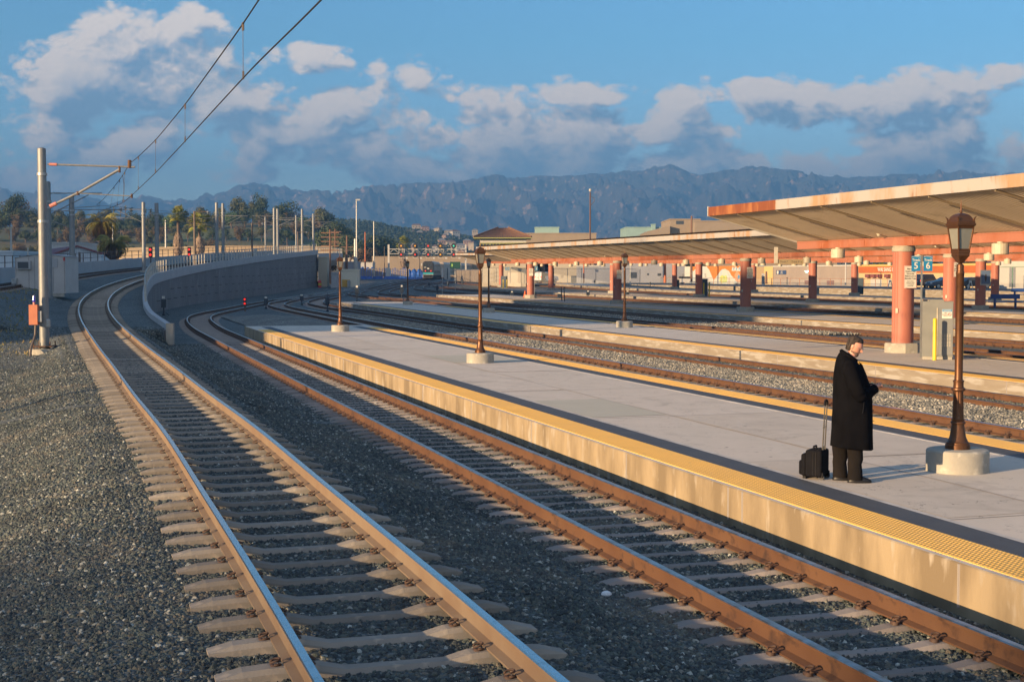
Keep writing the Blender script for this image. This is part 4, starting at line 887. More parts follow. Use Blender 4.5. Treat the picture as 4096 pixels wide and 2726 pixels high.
poles = [(190, 725, 84, 1.35, 'thick grey catenary pole directly behind the sunlit one', .17, [(6.3, 3.2)]), (286, 783, 104, 2.3, 'grey catenary pole right of the equipment hut', .19, [(5.3, 3.9), (5.2, -3.8)]),
    (573, 807, 140, 3.25, 'catenary pole left of the first red signal', .17, [(6.0, -3.4)]), (626, 811, 150, 3.5, 'dark catenary pole just right of the first red signal', .2, [(5.8, 3.4)]),
    (866, 809, 180, 4.5, 'left pole of the close pair above the wall', .2, [(5.8, 3.2), (5.5, -3.4)]), (891, 812, 186, 4.7, 'right pole of the close pair above the wall', .18, [(5.8, 3.2)]),
    (1096, 831, 225, 5.9, 'left pole of the second close pair above the wall', .2, [(6.2, -3.5), (5.6, 3.2)]), (1110, 834, 230, 6.0, 'right pole of the second close pair above the wall', .2, [(6., 3.5)]),
    (1061, 866, 250, 6.4, 'pale thin pole left of the second close pair', .14, [(5.2, 3.)]), (1184, 860, 262, 6.5, 'thin pole over the bridge, third from its right end', .16, [(6.5, -3)]),
    (1208, 835, 255, 6.4, 'thicker pole over the bridge, second from its right end', .2, [(7, 3.2)]), (1253, 854, 270, 6.8, 'pole over the right end of the bridge with two arms', .2, [(6.2, -3.5), (6., 3.5)])]
for x, y, Y, bz, lb, rr, br in poles:
    r, h = big_pole(x, y, Y, bz, lb, rr)
    MB().lathe([(rr*2.2, -.5), (rr*2.2, .05)], 12).build('concrete_footing', BASEC, r)
    for z, L in br: brack(r, z, L)
    k = MB()
    for z in (h*.78, h*.83): k.lathe([(rr*1.3, -.06), (rr*1.3, .06)], 10, (0, 0, z))
    k.build('clamp_band', STEEL, r)
# ---------------------------------------------------------------- equipment hut
HUT = mat('hut_panels', (.42, .40, .37), .7, col2=(.37, .35, .33), ns=1.5); DKG = mat('dark_grille', (.04, .05, .06), .5)
Yh = 86.; A = atY(62, 1172, Yh); B_ = atY(262, 1172, Yh); zf = A.z
h = thing('equipment_hut', 'small pale equipment hut with an air conditioner behind the left catenary poles', 'hut', ((A.x+B_.x)/2, Yh, zf))
w = (B_.x-A.x); hw = w/2; ht = 2.25
MB().add([(-hw,0,0),(hw,0,0),(hw,2.6,0),(-hw,2.6,0),(-hw,0,ht-.12),(hw*.2,0,ht+.12),(hw,0,ht-.05),(hw,2.6,ht-.05),(hw*.2,2.6,ht+.12),(-hw,2.6,ht-.12)], [(0,1,6,5,4),(1,2,7,6),(2,3,9,8,7),(3,0,4,9),(3,2,1,0)]).build('walls', HUT, h)
MB().add([(-hw-.06,-.06,ht-.12),(hw*.2,-.06,ht+.13),(hw+.06,-.06,ht-.04),(hw+.06,2.7,ht-.04),(hw*.2,2.7,ht+.13),(-hw-.06,2.7,ht-.12)], [(0,1,4,5),(1,2,3,4)]).build('roof', PARM, h)
for x in (-.97, -.45, -.22, .52, .97): MB().box((x*hw, -.01, ht/2), (.02, .02, ht-.15)).build('panel_seam', mat('seam_grey', (.22, .21, .2), .8), h)
ac = MB().bb(-.90*hw, -.34*hw, -.22, .02, 1.45, 1.95).build('air_conditioner', PARM, h); MB().bb(-.84*hw, -.42*hw, -.235, -.22, 1.5, 1.88).build('grille', DKG, ac)
MB().bb(.40*hw, .70*hw, -.03, 0, 1.55, 2.08).build('hatch', PARM, h); MB().bb(-1.12*hw, -.92*hw, -.15, .1, .55, .9).build('meter_box', STEEL, h); MB().tube([(-.98*hw, -.1, 0), (-.98*hw, -.1, .55)], .04, 6).build('conduit', DPOLE, h)
MB().bb(-.95*hw, -.45*hw, -.3, .1, -.22, .0).bb(.5*hw, .95*hw, -.1, .1, -.22, 0).build('footing', BASEC, h); MB().bb(.93*hw, 1.0*hw, -.02, .02, 1.95, 2.15).build('red_marker', REDL, h)
# ---------------------------------------------------------------- red signals
RED = emit('red_lamp', (1, .04, .02), .4); AMB = emit('amber_lamp', (1, .40, .02), .3); GRN = emit('green_lamp', (.03, .8, .5), .3); DIMR = emit('dim_red_lamp', (.9, .03, .02), .4)
def signal(px, py0, py1, Y, lb, base=None, lens=RED, w=.36):
    a, b = atY(px, py0, Y), atY(px, py1, Y); bz = base if base is not None else b.z-1.
    r = thing('signal', lb, 'signal', (a.x, Y, bz)); hgt = a.z-b.z
    hd = MB().box((0, 0, (a.z+b.z)/2-bz), (w, .25, hgt)).build('head', BLACK, r)
    MB().tube([(0, 0, 0), (0, 0, b.z-bz)], .08, 8).build('post', DPOLE, r)
    for z in (a.z-bz-hgt*.25, b.z-bz+hgt*.25):
        MB().lathe([(w*.38, 0), (w*.38, .02)], 14).build('lens', lens, hd); o = C.objects[-1]; o.rotation_euler = (pi/2, 0, 0); o.location = (0, -.14, z)
    return r
signal(602, 988, 1029, 146, 'red double signal between two catenary poles at the left', 2.9); signal(757, 988, 1027, 165, 'red double signal in front of the fan palms', 4.)
s_ = signal(980, 1188, 1222, 112, 'low signal with two red lamps on the gravel beyond the near platform tip', zg(112)-.1, DIMR, .22)
# ---------------------------------------------------------------- small yard things
SLA = mat('slate_stand', (.022, .032, .045), .6); YEW = mat('number_plate', (.55, .53, .46), .6)
def switch_stand(px, py, h, lb, Yo=None, kind=0):
    p = onz(px, py, -.1); r = thing('switch_stand', lb, 'switch stand', p, 0, 'switch stands among the yard tracks')
    MB().lathe([(.10, 0), (.12, .1), (.05, .16), (.05, h*.5)], 8).build('post', SLA, r)
    if kind == 0:
        MB().box((0, 0, h*.62), (.34, .28, h*.42), .2).build('machine_case', SLA, r); MB().box((0, -.05, h*.93), (.20, .04, h*.12)).build('number_plate', YEW, r); MB().tube([(.15, 0, .2), (.4, -.1, .05)], .03, 6).build('lever', SLA, r)
    else:
        MB().lathe([(.13, h*.45), (.17, h*.6), (.17, h*.85), (.10, h), (.02, h*1.02)], 10).build('machine_case', SLA, r); MB().tube([(0, 0, h), (0, 0, h*1.25)], .02, 6).build('target', SLA, r)
    return r
SS = [(1064, 1235, 1.3, 'switch stand left of the first bent track, before the second lamp'), (1207, 1220, 1.25, 'switch stand just right of the double bent rails'), (1310, 1246, 1.5, 'dark switch motor left of the lamp at the platform tip'), (1428, 1207, 2.1, 'tall white plated switch stand left of the second platform tip'), (1607, 1193, 1.9, 'switch stand with a white plate left of the farthest lamp'),
    (1749, 1177, 1.5, 'dark upright switch stand in the middle of the yard'), (1792, 1155, 1.4, 'small dark switch stand right of the striped post'), (1850, 1150, 1.8, 'pair of dark switch boxes right of the green sign'), (1717, 1150, 1.1, 'small switch stand below the train'), (2048, 1196, 1.1, 'slate switch motor near the Track 7 pillar'), (2237, 1202, 1.1, 'switch motor with plate beside two leaning posts'),
    (2352, 1193, 1.1, 'switch motor halfway between two pink pillars'), (2510, 1193, 1.1, 'switch motor just right of the lamp post on the second platform'), (2061, 1142, 1.3, 'dark switch stand far beyond the Track 7 pillar'), (2379, 1141, 1.2, 'switch box with a pipe by the chain link fence'), (2601, 1146, .9, 'small dark switch motor left of the mural'), (3775, 1172, 1., 'switch motor with a white plate in front of the dark sedan')]
for i, (x, y, hh_, lb) in enumerate(SS): switch_stand(x, y, hh_*.8, lb, kind=0 if i in (0, 1, 3, 4, 9, 10, 11, 12, 16) else 1)
s_ = switch_stand(655, 1262, 1.4, 'dark switch machine at the foot of the retaining wall')
for px, py, top, lb in ((2246, 1203, 1145, 'dark leaning steel post on the first pillared platform'), (2257, 1205, 1145, 'second leaning post, greyish, right beside the dark one')):
    a = onz(px, py, .33); MB_ = MB().box((0, 0, .65), (.08, .06, 1.3), 0, 0, -.05).build('post', SLA); MB_.location = a; tag(MB_, lb, 'post')
CONE = mat('cone_orange', (.65, .11, .03), .6)
for px, py, z, lb in ((1168, 1153, -.1, 'left orange cone at the foot of the wall'), (1183, 1153, -.1, 'right orange cone at the foot of the wall'), (2100, 1190, .33, 'orange cone left of the Track 7 pillar')):
    a = onz(px, py, z); c_ = thing('traffic_cone', lb, 'cone', a); MB().lathe([(.17, .03), (.03, .75)], 12).build('cone', CONE, c_); MB().box((0, 0, .015), (.42, .42, .03)).build('foot', BLACK, c_)
m = thing('striped_post', 'white post with a small plate among the yard tracks', 'post', onz(1770, 1180, -.1)); MB().tube([(0, 0, 0), (0, 0, 3.3)], .04, 6).build('post', STEEL, m); MB().box((0, -.05, 2.9), (.25, .04, 1.2)).build('plate', WHITE, m)
m = thing('green_sign', 'dark green box sign on a post right of the train', 'sign', onz(1821, 1165, -.1)); MB().tube([(0, 0, 0), (0, 0, 3.4)], .05, 6).build('post', STEEL, m); MB().box((0, 0, 3.8), (1.5, .2, 1.)).build('panel', mat('bottle_green', (.006, .05, .035), .5), m); MB().box((-.45, -.11, 3.8), (.16, .02, .4)).build('mark', mat('lime', (.3, .5, .1), .5), m)
# ---------------------------------------------------------------- commuter train
def train():
    Y = 350.; a, b = atY(1690, 1046, Y), atY(1736, 1115, Y)
    z0 = b.z; r = thing('commuter_train', 'double deck commuter train with dark cab, two red lamps and a teal stripe', 'train', ((a.x+b.x)/2, Y, z0), .0)
    W_2 = 1.42; H = 4.35
    DK = mat('dark_cab', (.035, .035, .035), .3); SIDE = mat('fluted_carbody', (.45, .36, .27), .4, .3); TL = mat('teal_stripe', (.03, .30, .33), .4); GW = mat('train_window', (.03, .035, .04), .1)
    def sec(k=1., dz=0.): return [(-W_2*k, .9), (-W_2*k, 3.5), (-W_2*.92*k, 4.05), (-W_2*.6*k, H+dz), (W_2*.6*k, H+dz), (W_2*.92*k, 4.05), (W_2*k, 3.5), (W_2*k, .9)]
    for car in range(3):
        y0 = car*26.; sh = car*car*1.2
        def ring(y, k=1., dz=0.): return [(x+sh+(y-y0)*.05*(car+.3), y, z) for x, z in sec(k, dz)]
        c = MB().loft([ring(y0+.5), ring(y0+25)]).build('car_body', SIDE, r)
        wn = MB()
        for z in (1.75, 3.35):
            for j in range(9):
                yy = y0+3+j*2.4; xx = W_2+sh+(yy-y0)*.05*(car+.3); wn.box((xx+.01, yy, z), (.04, 1.3, .65))
        wn.build('windows', GW, c)
        if car == 0:
            cab = MB().loft([ring(y0-.25, .9, -.12), ring(y0-.1, .97), ring(y0+.6, 1.01, .01)]).build('cab', DK, r)
            MB().box((0, -.30, 1.35), (2.55, .1, .42)).build('stripe', TL, cab); MB().box((0, -.33, 1.05), (2.6, .1, .1)).build('white_line', WHITE, cab)
            MB().box((-.6, -.27, 3.3), (.95, .06, .8)).box((.6, -.27, 3.3), (.95, .06, .8)).build('windscreen', GW, cab)
            for sx in (-.68, .68):
                MB().lathe([(.16, 0), (.16, .03)], 12).build('tail_lamp', RED, cab); o = C.objects[-1]; o.rotation_euler = (pi/2, 0, 0); o.location = (sx, -.34, 1.95)
            MB().box((0, -.29, 2.55), (.5, .03, .28)).build('number_plate', YEW, cab); MB().box((-.75, -.28, 2.85), (.5, .03, .2)).build('cab_mark', YEW, cab)
    u = MB().bb(-1.2, 1.2, .2, 74, .25, .95)
    for j in (1.5, 3.9, 20, 22.4): 
        for sx in (-.75, .75): u.box((sx, j, .42), (.14, .9, .84))
    u.build('bogies', BLACK, r); MB().box((-1.62, .2, 3.5), (.25, .1, .6)).build('mirror', WHITE, r)
train()
# ---------------------------------------------------------------- signal gantry
def gantry():
    Y = 330.; L_ = atY(1555, 1104, Y); R_ = atY(1863, 1104, Y); top = atY(1555, 995, Y).z; r = thing('signal_gantry', 'white lattice signal gantry spanning the yard above the train', 'gantry', (L_.x, Y, L_.z)); w = R_.x-L_.x; h = top-L_.z
    z1 = atY(1555, 1015, Y).z-L_.z; z0 = h and atY(1555, 996, Y).z-L_.z; m = MB()
    MB().box((0, 0, (h+1)/2), (.42, .5, h+1)).build('leg', WHITE, r); MB().box((w, 0, (h+1)/2), (.35, .5, h+1)).build('leg', WHITE, r); MB().box((-.1, 0, .9), (1., .8, 1.8)).build('leg_base', WHITE, r)
    for y in (-.5, .5):
        for z in (z0, z1): m.tube([(0, y, z), (w, y, z)], .09, 5)
        n = 14
        for k in range(n): m.tube([(w*k/n, y, z0 if k % 2 else z1), (w*(k+1)/n, y, z1 if k % 2 else z0)], .05, 4)
    for k in range(8): m.tube([(w*k/7, -.5, z0), (w*k/7, .5, z0)], .05, 4)
    m.build('truss', WHITE, r)
    cols = [(1605, 'd', 'r'), (1661, 'a', 'r'), (1713, 'r', 'r'), (1762, 'a', 'a'), (1815, 'g', 'r')]
    em = {'d': AMB, 'a': AMB, 'r': RED, 'g': GRN}; nm = ['leftmost signal head on the gantry, over the fan palm', 'second signal head on the gantry, dim amber over red', 'middle signal head on the gantry, red over red', 'fourth signal head on the gantry, amber over amber', 'rightmost signal head on the gantry, green over red']
    for (px, u, l), lb in zip(cols, nm):
        q = thing('signal', lb, 'signal', atY(px, 1005, Y-1.), 0, 'signal heads along the gantry')
        for z, c in ((1.25, u), (-.75, l)):
            hd = MB().lathe([(.62, 0), (.62, .12)], 16).build('head', BLACK, q); hd.rotation_euler = (pi/2, 0, 0); hd.location = (0, -.3, z)
            ls = MB().lathe([(.19, 0), (.17, .05)], 14).build('lens', em[c], hd); ls.location = (0, 0, .13)
        f_ = MB(); f_.box((.75, 0, 0), (.09, .09, 3.4)); f_.box((-.55, .1, .2), (.09, .09, 3.2))
        for z in (-1.5, -.2, .3, 1.6): f_.box((.1, 0, z), (1.3, .09, .09))
        f_.build('ladder_frame', WHITE, q); MB().box((1.3, 0, -1.55), (.5, .4, .35)).build('box', WHITE, q)
gantry()
# ---------------------------------------------------------------- vegetation
def leafmat(nm, a, b, c):
    a, b, c = [tuple(v*1.3 for v in q) for q in (a, b, c)]
    m = mat(nm, a, .75, col2=b, ns=.35, nf=(.4, .6), col3=c, n3=1.3, f3=(.5, .65)); m.node_tree.nodes['Principled BSDF'].inputs['Specular IOR Level'].default_value = .2; return m
LV = [leafmat('olive_foliage', (.065, .07, .028), (.085, .075, .03), (.045, .055, .022)), leafmat('dark_foliage', (.03, .045, .02), (.05, .06, .025), (.02, .03, .015)), leafmat('brown_foliage', (.085, .058, .03), (.07, .055, .027), (.11, .07, .04)), leafmat('green_foliage', (.05, .085, .025), (.08, .11, .03), (.035, .055, .02))]
BARK = mat('bark', (.10, .07, .05), .9, col2=(.15, .11, .08), ns=3.)
def crown_mesh(nm, mt, seed, n=2300, tall=1., lumps=9):
    r = np.random.default_rng(seed); cs = []
    for k in range(lumps):
        a = r.uniform(0, 6.28); q = r.uniform(0, .62); z = r.uniform(.35, 1.)
        cs.append((q*cos(a)*(1.2-z*.6), q*sin(a)*(1.2-z*.6), z*tall, r.uniform(.22, .40)))
    V = []; F_ = []
    for i in range(n):
        c = cs[r.integers(lumps)]; d = r.normal(size=3); d /= np.linalg.norm(d); rad = c[3]*r.uniform(.55, 1.08)
        p = np.array(c[:3])+d*rad*np.array([1, 1, .75]); s = r.uniform(.016, .046)
        u = r.normal(size=3)+d*.0; u -= d*u.dot(d)*.75; u /= np.linalg.norm(u); w = np.cross(d, u)+r.normal(size=3)*.35; w /= np.linalg.norm(w)
        o = len(V); V += [tuple(p+u*s), tuple(p+w*s*.8), tuple(p-u*s), tuple(p-w*s*.8)]; F_.append((o, o+1, o+2, o+3))
    return MB().add(V, F_).mesh('crown', mt), cs
def trunk_mesh(cs, seed):
    m = MB(); r = random.Random(seed); m.tube([(0, 0, -.3), (.01, 0, .2), (.03, .01, .45), (0, 0, .7)], [.05, .04, .03, .012], 7)
    for c in cs[:5]: m.tube([(.02, 0, .25+r.random()*.15), (c[0]*.5, c[1]*.5, c[2]*.7), (c[0], c[1], c[2])], [.025, .015, .004], 5)
    return m.mesh('trunk', BARK)
TREES = []
for k in range(8):
    me, cs = crown_mesh('crown', LV[[0, 1, 2, 3, 0, 2, 1, 0][k]], 20+k, tall=1.35 if k in (4, 6) else 1.); TREES.append((me, trunk_mesh(cs, k)))
def tree(x, y, z, w, hgt, k, lb, grp, name='tree'):
    r = thing(name, lb, 'tree', (x, y, z), random.uniform(0, 6.28), grp); r.scale = (w, w, hgt)
    for nm, me in (('crown', TREES[k][0]), ('trunk', TREES[k][1])):
        o = bpy.data.objects.new(nm, me); C.objects.link(o); o.parent = r
    return r
def treepx(px, top, Y, hgt, k, lb, grp, wr=.75, z=None):
    p = atY(px, top, Y); zz = p.z-hgt if z is None else z; H_ = p.z-zz; return tree(p.x, Y, zz, H_*wr, H_/1.22, k, lb, grp)
def hillz(X, Y):
    a = sm(-42, -105, X*580/max(Y, 400)); n = 1.5*sin(X*.05)+1.1*sin(Y*.037+X*.021)
    return 1.5+a*(21+n)*sm(395, 600, Y)
HILLM = mat('hillside_grass', (.075, .09, .03), .95, col2=(.11, .085, .045), ns=.03, nf=(.4, .6), col3=(.05, .065, .02), n3=.12, bump=.3, bs=.3)
def grid(nm, xs, ys, fz, m, kind='structure'):
    n = len(xs); mb = MB().add([(x, y, fz(x, y)) for y in ys for x in xs], [(i*n+k, i*n+k+1, (i+1)*n+k+1, (i+1)*n+k) for i in range(len(ys)-1) for k in range(n-1)])
    o = mb.build(nm, m, smooth=True); tag(o, kind=kind); return o
grid('hill', np.linspace(-420, -20, 60), np.linspace(392, 720, 40), hillz, HILLM)
NM = ['olive green rounded tree', 'dark green dense tree', 'russet brown bare-looking tree', 'fresh green tree', 'tall olive eucalyptus', 'brown leafed tree', 'tall dark evergreen', 'dull olive tree']
rt = random.Random(3)
pxs = list(np.linspace(-40, 1375, 58)); 
SKY_ = lambda px: float(np.interp(px, [0,60,130,250,400,560,700,800,950,1040,1120,1200,1300,1380], [835,800,840,858,860,865,858,850,835,825,845,850,865,885]))
ti = 0
for row, (Y, dy, hh_) in enumerate([(600, 0, 9.), (560, 26, 6.5), (515, 62, 6.), (470, 100, 5.5), (425, 128, 5.)]):
    for j, px in enumerate(pxs[row % 2::2] if row else pxs):
        x_ = px+rt.uniform(-14, 14); k = rt.choice([0, 1, 2, 3, 4, 5, 6, 7, 1, 0, 2] if row < 3 else [0, 1, 2, 3, 5, 7]); h_ = hh_*rt.uniform(.7, 1.2)
        if x_ > 1250 and row > 3: continue
        X = (x_-2048)/F*Y; z = hillz(X, Y)
        top = SKY_(x_)+dy+rt.uniform(-8, 14); zt_ = HC+(HZ-top)*Y/F if row == 0 else z+h_; h_ = min(max(h_, zt_-z+.5), 15)
        where = ['on the ridge line', 'just below the ridge line', 'halfway down the hillside', 'low on the hillside', 'at the foot of the hill'][row]
        zone = ['at the far left edge', 'left of the palms', 'behind the date palms', 'between the palms', 'behind the twin catenary poles', 'behind the middle of the wall', 'behind the bridge end', 'right of the bridge end'][min(7, int(max(0, x_)/175))]
        tree(X, Y, zt_-h_, h_*rt.uniform(.6, .85), h_/1.2, k, '%s %s, %s from the left' % (NM[k], where, nth(j)), 'trees on the near hillside'); ti += 1
for px, top, Y, hgt, k, lb, w in ((52, 788, 560, 14, 6, 'tall dark tree rising above the ridge at the far left', .6), (957, 815, 600, 13, 4, 'leaning flat-topped tree on the ridge left of the tallest one', .6), (1040, 793, 600, 17, 6, 'tallest dark evergreen on the ridge above the wall', .42), (1130, 822, 600, 14, 6, 'dark pointed tree on the ridge right of the tallest one', .7),
        (1335, 880, 470, 13, 1, 'large dark tree mass right of the bridge, left of the tall light pole', .9), (1365, 905, 455, 12, 0, 'olive tree beside the telegraph poles', .9), (1505, 935, 450, 12, 1, 'broad dark tree left of the gantry', 1.2), (1450, 985, 430, 8, 2, 'brown tree behind the red pole', .9), (1560, 950, 460, 11, 1, 'dark tree just left of the gantry palm', 1.0), (1400, 935, 440, 11, 1, 'dark tree behind the tall light pole', .9),
        (1300, 1035, 300, 4.5, 2, 'bare brownish shrub under the bridge end', 1.2), (3520, 1035, 240, 5, 3, 'green tree above the orange lettered shop', 1.3), (3430, 1040, 240, 5, 3, 'green tree above the grey wall, left of the shop', 1.4), (3700, 1030, 235, 5, 1, 'dark tree above the orange wall behind the cars', 1.4), (3900, 1025, 225, 5, 1, 'dark tree above the far pink pillars at the right', 1.3),
        (2800, 1043, 330, 5, 3, 'tree top above the mural', 1.2), (1545, 1062, 395, 3, 0, 'small bush on the tarps', 1.)):
    treepx(px, top, Y, hgt, k, lb, None, w)
# residential hill far behind
def hill2(X, Y):
    px = 2048+X/Y*F; top = float(np.interp(px, [900,1200,1300,1400,1500,1600,1700,1800,1900,2000,2200,2600,4200], [900,895,892,893,898,915,925,940,968,985,1000,1020,1040]))
    hmax = HC+(HZ-top-6)*1500/F; t_ = sm(700, 1500, Y); return 2+(hmax-2)*t_+2.*sin(X*.03+Y*.01)*t_
HILL2 = mat('far_hill_scrub', (.07, .085, .04), .95, col2=(.12, .10, .06), ns=.02, col3=(.04, .05, .025), n3=.06, bump=1., bs=.1)
grid('far_hill', np.linspace(-520, 700, 90), np.linspace(690, 1640, 45), hill2, HILL2)
ft = MB(); rr = np.random.default_rng(5)
for i in range(5200):
    Y = rr.uniform(720, 1540); px = rr.uniform(1180, 2250); X = (px-2048)/F*Y; z = hill2(X, Y); s = rr.uniform(1.6, 4.6)
    for q in range(9):
        d = rr.normal(size=3); d /= np.linalg.norm(d); p = np.array([X, Y, z+s*.6])+d*s*.5*np.array([1, 1, .9]); u = rr.normal(size=3); u /= np.linalg.norm(u); w = np.cross(u, d); w /= np.linalg.norm(w)+1e-6; a = s*.26
        ft.quad(tuple(p+u*a), tuple(p+w*a), tuple(p-u*a), tuple(p-w*a))
tag(ft.build('woodland', LV[1]), 'far wooded hillside between the houses', 'woodland', kind='stuff')
HM_ = [mat('house_wall_cream', (.62, .52, .38), .8), mat('house_wall_white', (.72, .66, .56), .8), mat('house_wall_pink', (.58, .38, .28), .8)]; RT_ = mat('house_roof', (.20, .12, .08), .85); RT2 = mat('house_roof_grey', (.25, .24, .22), .85)
HP = [(1330,960,'pale house among trees right of the bridge'),(1405,915,'cream house on the green slope, leftmost on the far hill'),(1452,912,'white house right of the leftmost one on the far hill'),(1490,958,'reddish house below the thin light pole'),(1500,905,'long white house near the crest, left of centre'),(1515,908,'flat house on the crest beside the long white one'),(1530,917,'orange roofed house under the crest'),(1640,930,'small bright house above the gantry palm'),(1680,932,'house on the brown slope above the gantry'),(1665,905,'tiny house on the crest above the gantry'),(1610,960,'grey house beside the palm crown'),
      (1700,913,'pinkish house high on the hill, above the middle signals'),(1752,917,'wide pink house on the upper slope'),(1685,958,'round fronted white house above the second signal'),(1767,967,'large white gabled house above the fourth signal'),(1802,972,'white house right of the large gabled one'),(1790,940,'little white house in the trees, upper right'),(1782,947,'tan house in the trees above the gabled one'),(1795,928,'house on the crest left of the tower'),(1820,930,'cream house on the crest, near the tower'),(1868,967,'pale green house beside the tower'),(1890,975,'white terrace houses immediately left of the tower'),(1840,985,'low tan house under the pale green one'),(1850,1010,'low house left of the tower base'),(1900,925,'house high behind the tower roof'),(1740,990,'small roof between two signal heads'),(1655,985,'grey roof between the first signal heads'),(1578,968,'tan house left of the gantry palm'),(1445,925,'pink house on the green slope')]
for i, (px, py, lb) in enumerate(HP):
    Y = float(np.interp(py, [905, 1010], [1450, 900])); p = atY(px, py, Y); w = rt.uniform(4, 8.5)*Y/1300; h_ = rt.uniform(2., 3.4); rz = rt.uniform(-.5, .5); r = thing('house', lb, 'house', (p.x, Y, p.z-h_*.6), rz, 'houses on the far hill')
    MB().bb(-w/2, w/2, -3, 3, -4, h_).build('walls', HM_[i % 3], r)
    m = MB().add([(-w/2-.4,-3.4,h_),(w/2+.4,-3.4,h_),(w/2+.4,3.4,h_),(-w/2-.4,3.4,h_),(-w/2+1.5,0,h_+1.3),(w/2-1.5,0,h_+1.3)], [(0,1,5,4),(2,3,4,5),(1,2,5),(3,0,4)]); m.build('roof', RT_ if i % 2 else RT2, r)
    wn = MB()
    for q in range(3): wn.box((-w/2+w*(q+.5)/3, -3.02, h_*.5), (w*.14, .06, h_*.3))
    wn.build('windows', DKG, r)
# ---------------------------------------------------------------- palms
FROND = leafmat('palm_frond', (.17, .17, .05), (.27, .21, .06), (.10, .12, .035)); FRONDG = leafmat('fan_frond', (.14, .16, .03), (.22, .20, .04), (.08, .11, .03)); SKIRT = mat('dead_palm_skirt', (.30, .22, .15), .95, col2=(.20, .14, .10), ns=2., col3=(.38, .30, .22), n3=6.)
def date_palm(px, crown_y, Y, R0, base, lb):
    p = atY(px, crown_y, Y); r = thing('date_palm', lb, 'palm tree', (p.x, Y, base)); h_ = p.z-base; q = random.Random(px)
    MB().lathe([(.55, 0), (.42, h_*.4), (.42, h_*.8), (.60, h_*.93), (.5, h_)], 12).build('trunk', BARK, r)
    def fr(nm, n, el0, el1, mt):
        m = MB()
        for i in range(n):
            a = q.uniform(0, 6.28); el = q.uniform(el0, el1); L_ = R0*q.uniform(.85, 1.1); pts = []
            x, z, e_ = .2, h_, el
            for s in range(11):
                pts.append((x, z, e_)); x += L_/10*cos(e_); z += L_/10*sin(e_); e_ -= .26*(1.05-.3*(el > .9))
            for s in range(1, 11):
                x, z, e_ = pts[s]; wl = R0*.20*sin(pi*min(1, (s+.6)/11))+.05
                for k in range(3):
                    f_ = k/3.; x1 = pts[s-1][0]*(1-f_)+x*f_; z1 = pts[s-1][1]*(1-f_)+z*f_
                    for sd_ in (-1, 1):
                        tw = q.uniform(.2, .9); tip = (x1+wl*.55, sd_*wl*.75, z1-wl*tw); b0 = (x1-.035, 0, z1); b1 = (x1+.06, 0, z1)
                        R_ = Matrix.Rotation(a, 3, 'Z'); m.quad(*[tuple(R_ @ Vector(v)) for v in (b0, b1, tip)])
        m.build(nm, mt, r)
    fr('green_fronds', 58, .1, 1.45, FROND); fr('dry_fronds', 34, -.9, -.1, mat('dry_frond', (.24, .13, .05), .9, col2=(.16, .09, .035), ns=1.)); return r
date_palm(408, 895, 222, 3.5, 1.5, 'taller date palm with drooping fronds behind the metal warehouse'); date_palm(452, 975, 214, 3.2, 1.5, 'lower date palm in front and right of the taller one')
def fan_palm(px, cy, Y, R0, skirt, base, lb, gap=0.):
    p = atY(px, cy, Y); r = thing('fan_palm', lb, 'palm tree', (p.x, Y, base)); h_ = p.z-base; q = random.Random(px*7); MB().lathe([(.42, 0), (.28, h_*.5), (.24, h_)], 10).build('trunk', BARK, r)
    m = MB()
    for i in range(64):
        a = q.uniform(0, 6.28); el = q.uniform(-.75, 1.4); d = Vector((cos(a)*cos(el), sin(a)*cos(el), sin(el))); c = Vector((0, 0, h_))+d*R0*q.uniform(.35, .62); sdv = d.cross(Vector((0, 0, 1))).normalized(); up = sdv.cross(d)
        m.tube([(0, 0, h_), tuple(c)], .03, 4)
        for k in range(13):
            t_ = (k-6)/6.*1.25; dr = (d*cos(t_)+sdv*sin(t_)); L_ = R0*.48*(1-.25*abs(t_)); tip = c+dr*L_-Vector((0, 0, .12*L_+.05)); s_ = (sdv*cos(t_)-d*sin(t_))*.055
            m.quad(tuple(c), tuple(c+dr*L_*.5+s_+up*.03), tuple(tip), tuple(c+dr*L_*.5-s_))
    m.build('crown', FRONDG, r)
    k = MB(); zt_, zb = h_-gap, h_-gap-skirt
    for i in range(420):
        a = q.uniform(0, 6.28); u = q.random(); z = zb+(zt_-zb)*u; rad = .3+.85*sin(pi*min(1, .12+.8*(1-u)))*.8; L_ = q.uniform(.7, 1.3); x, y = rad*cos(a), rad*sin(a)
        k.quad((x*.6, y*.6, z+L_*.5), (x-.07*sin(a), y+.07*cos(a), z), (x*.95, y*.95, z-L_*.5), (x+.07*sin(a), y-.07*cos(a), z))
    k.build('dead_frond_skirt', SKIRT, r); return r
fan_palm(712, 862, 262, 2.3, 4.2, 2, 'slender fan palm with a long dead skirt, left of the second red signal', 3.4); fan_palm(797, 893, 255, 2.7, 3.4, 2, 'bushy fan palm with a shaggy trunk right of the second red signal', 2.6); fan_palm(1612, 972, 400, 2.5, 4.6, 1.5, 'fan palm rising behind the signal gantry', 3.6)
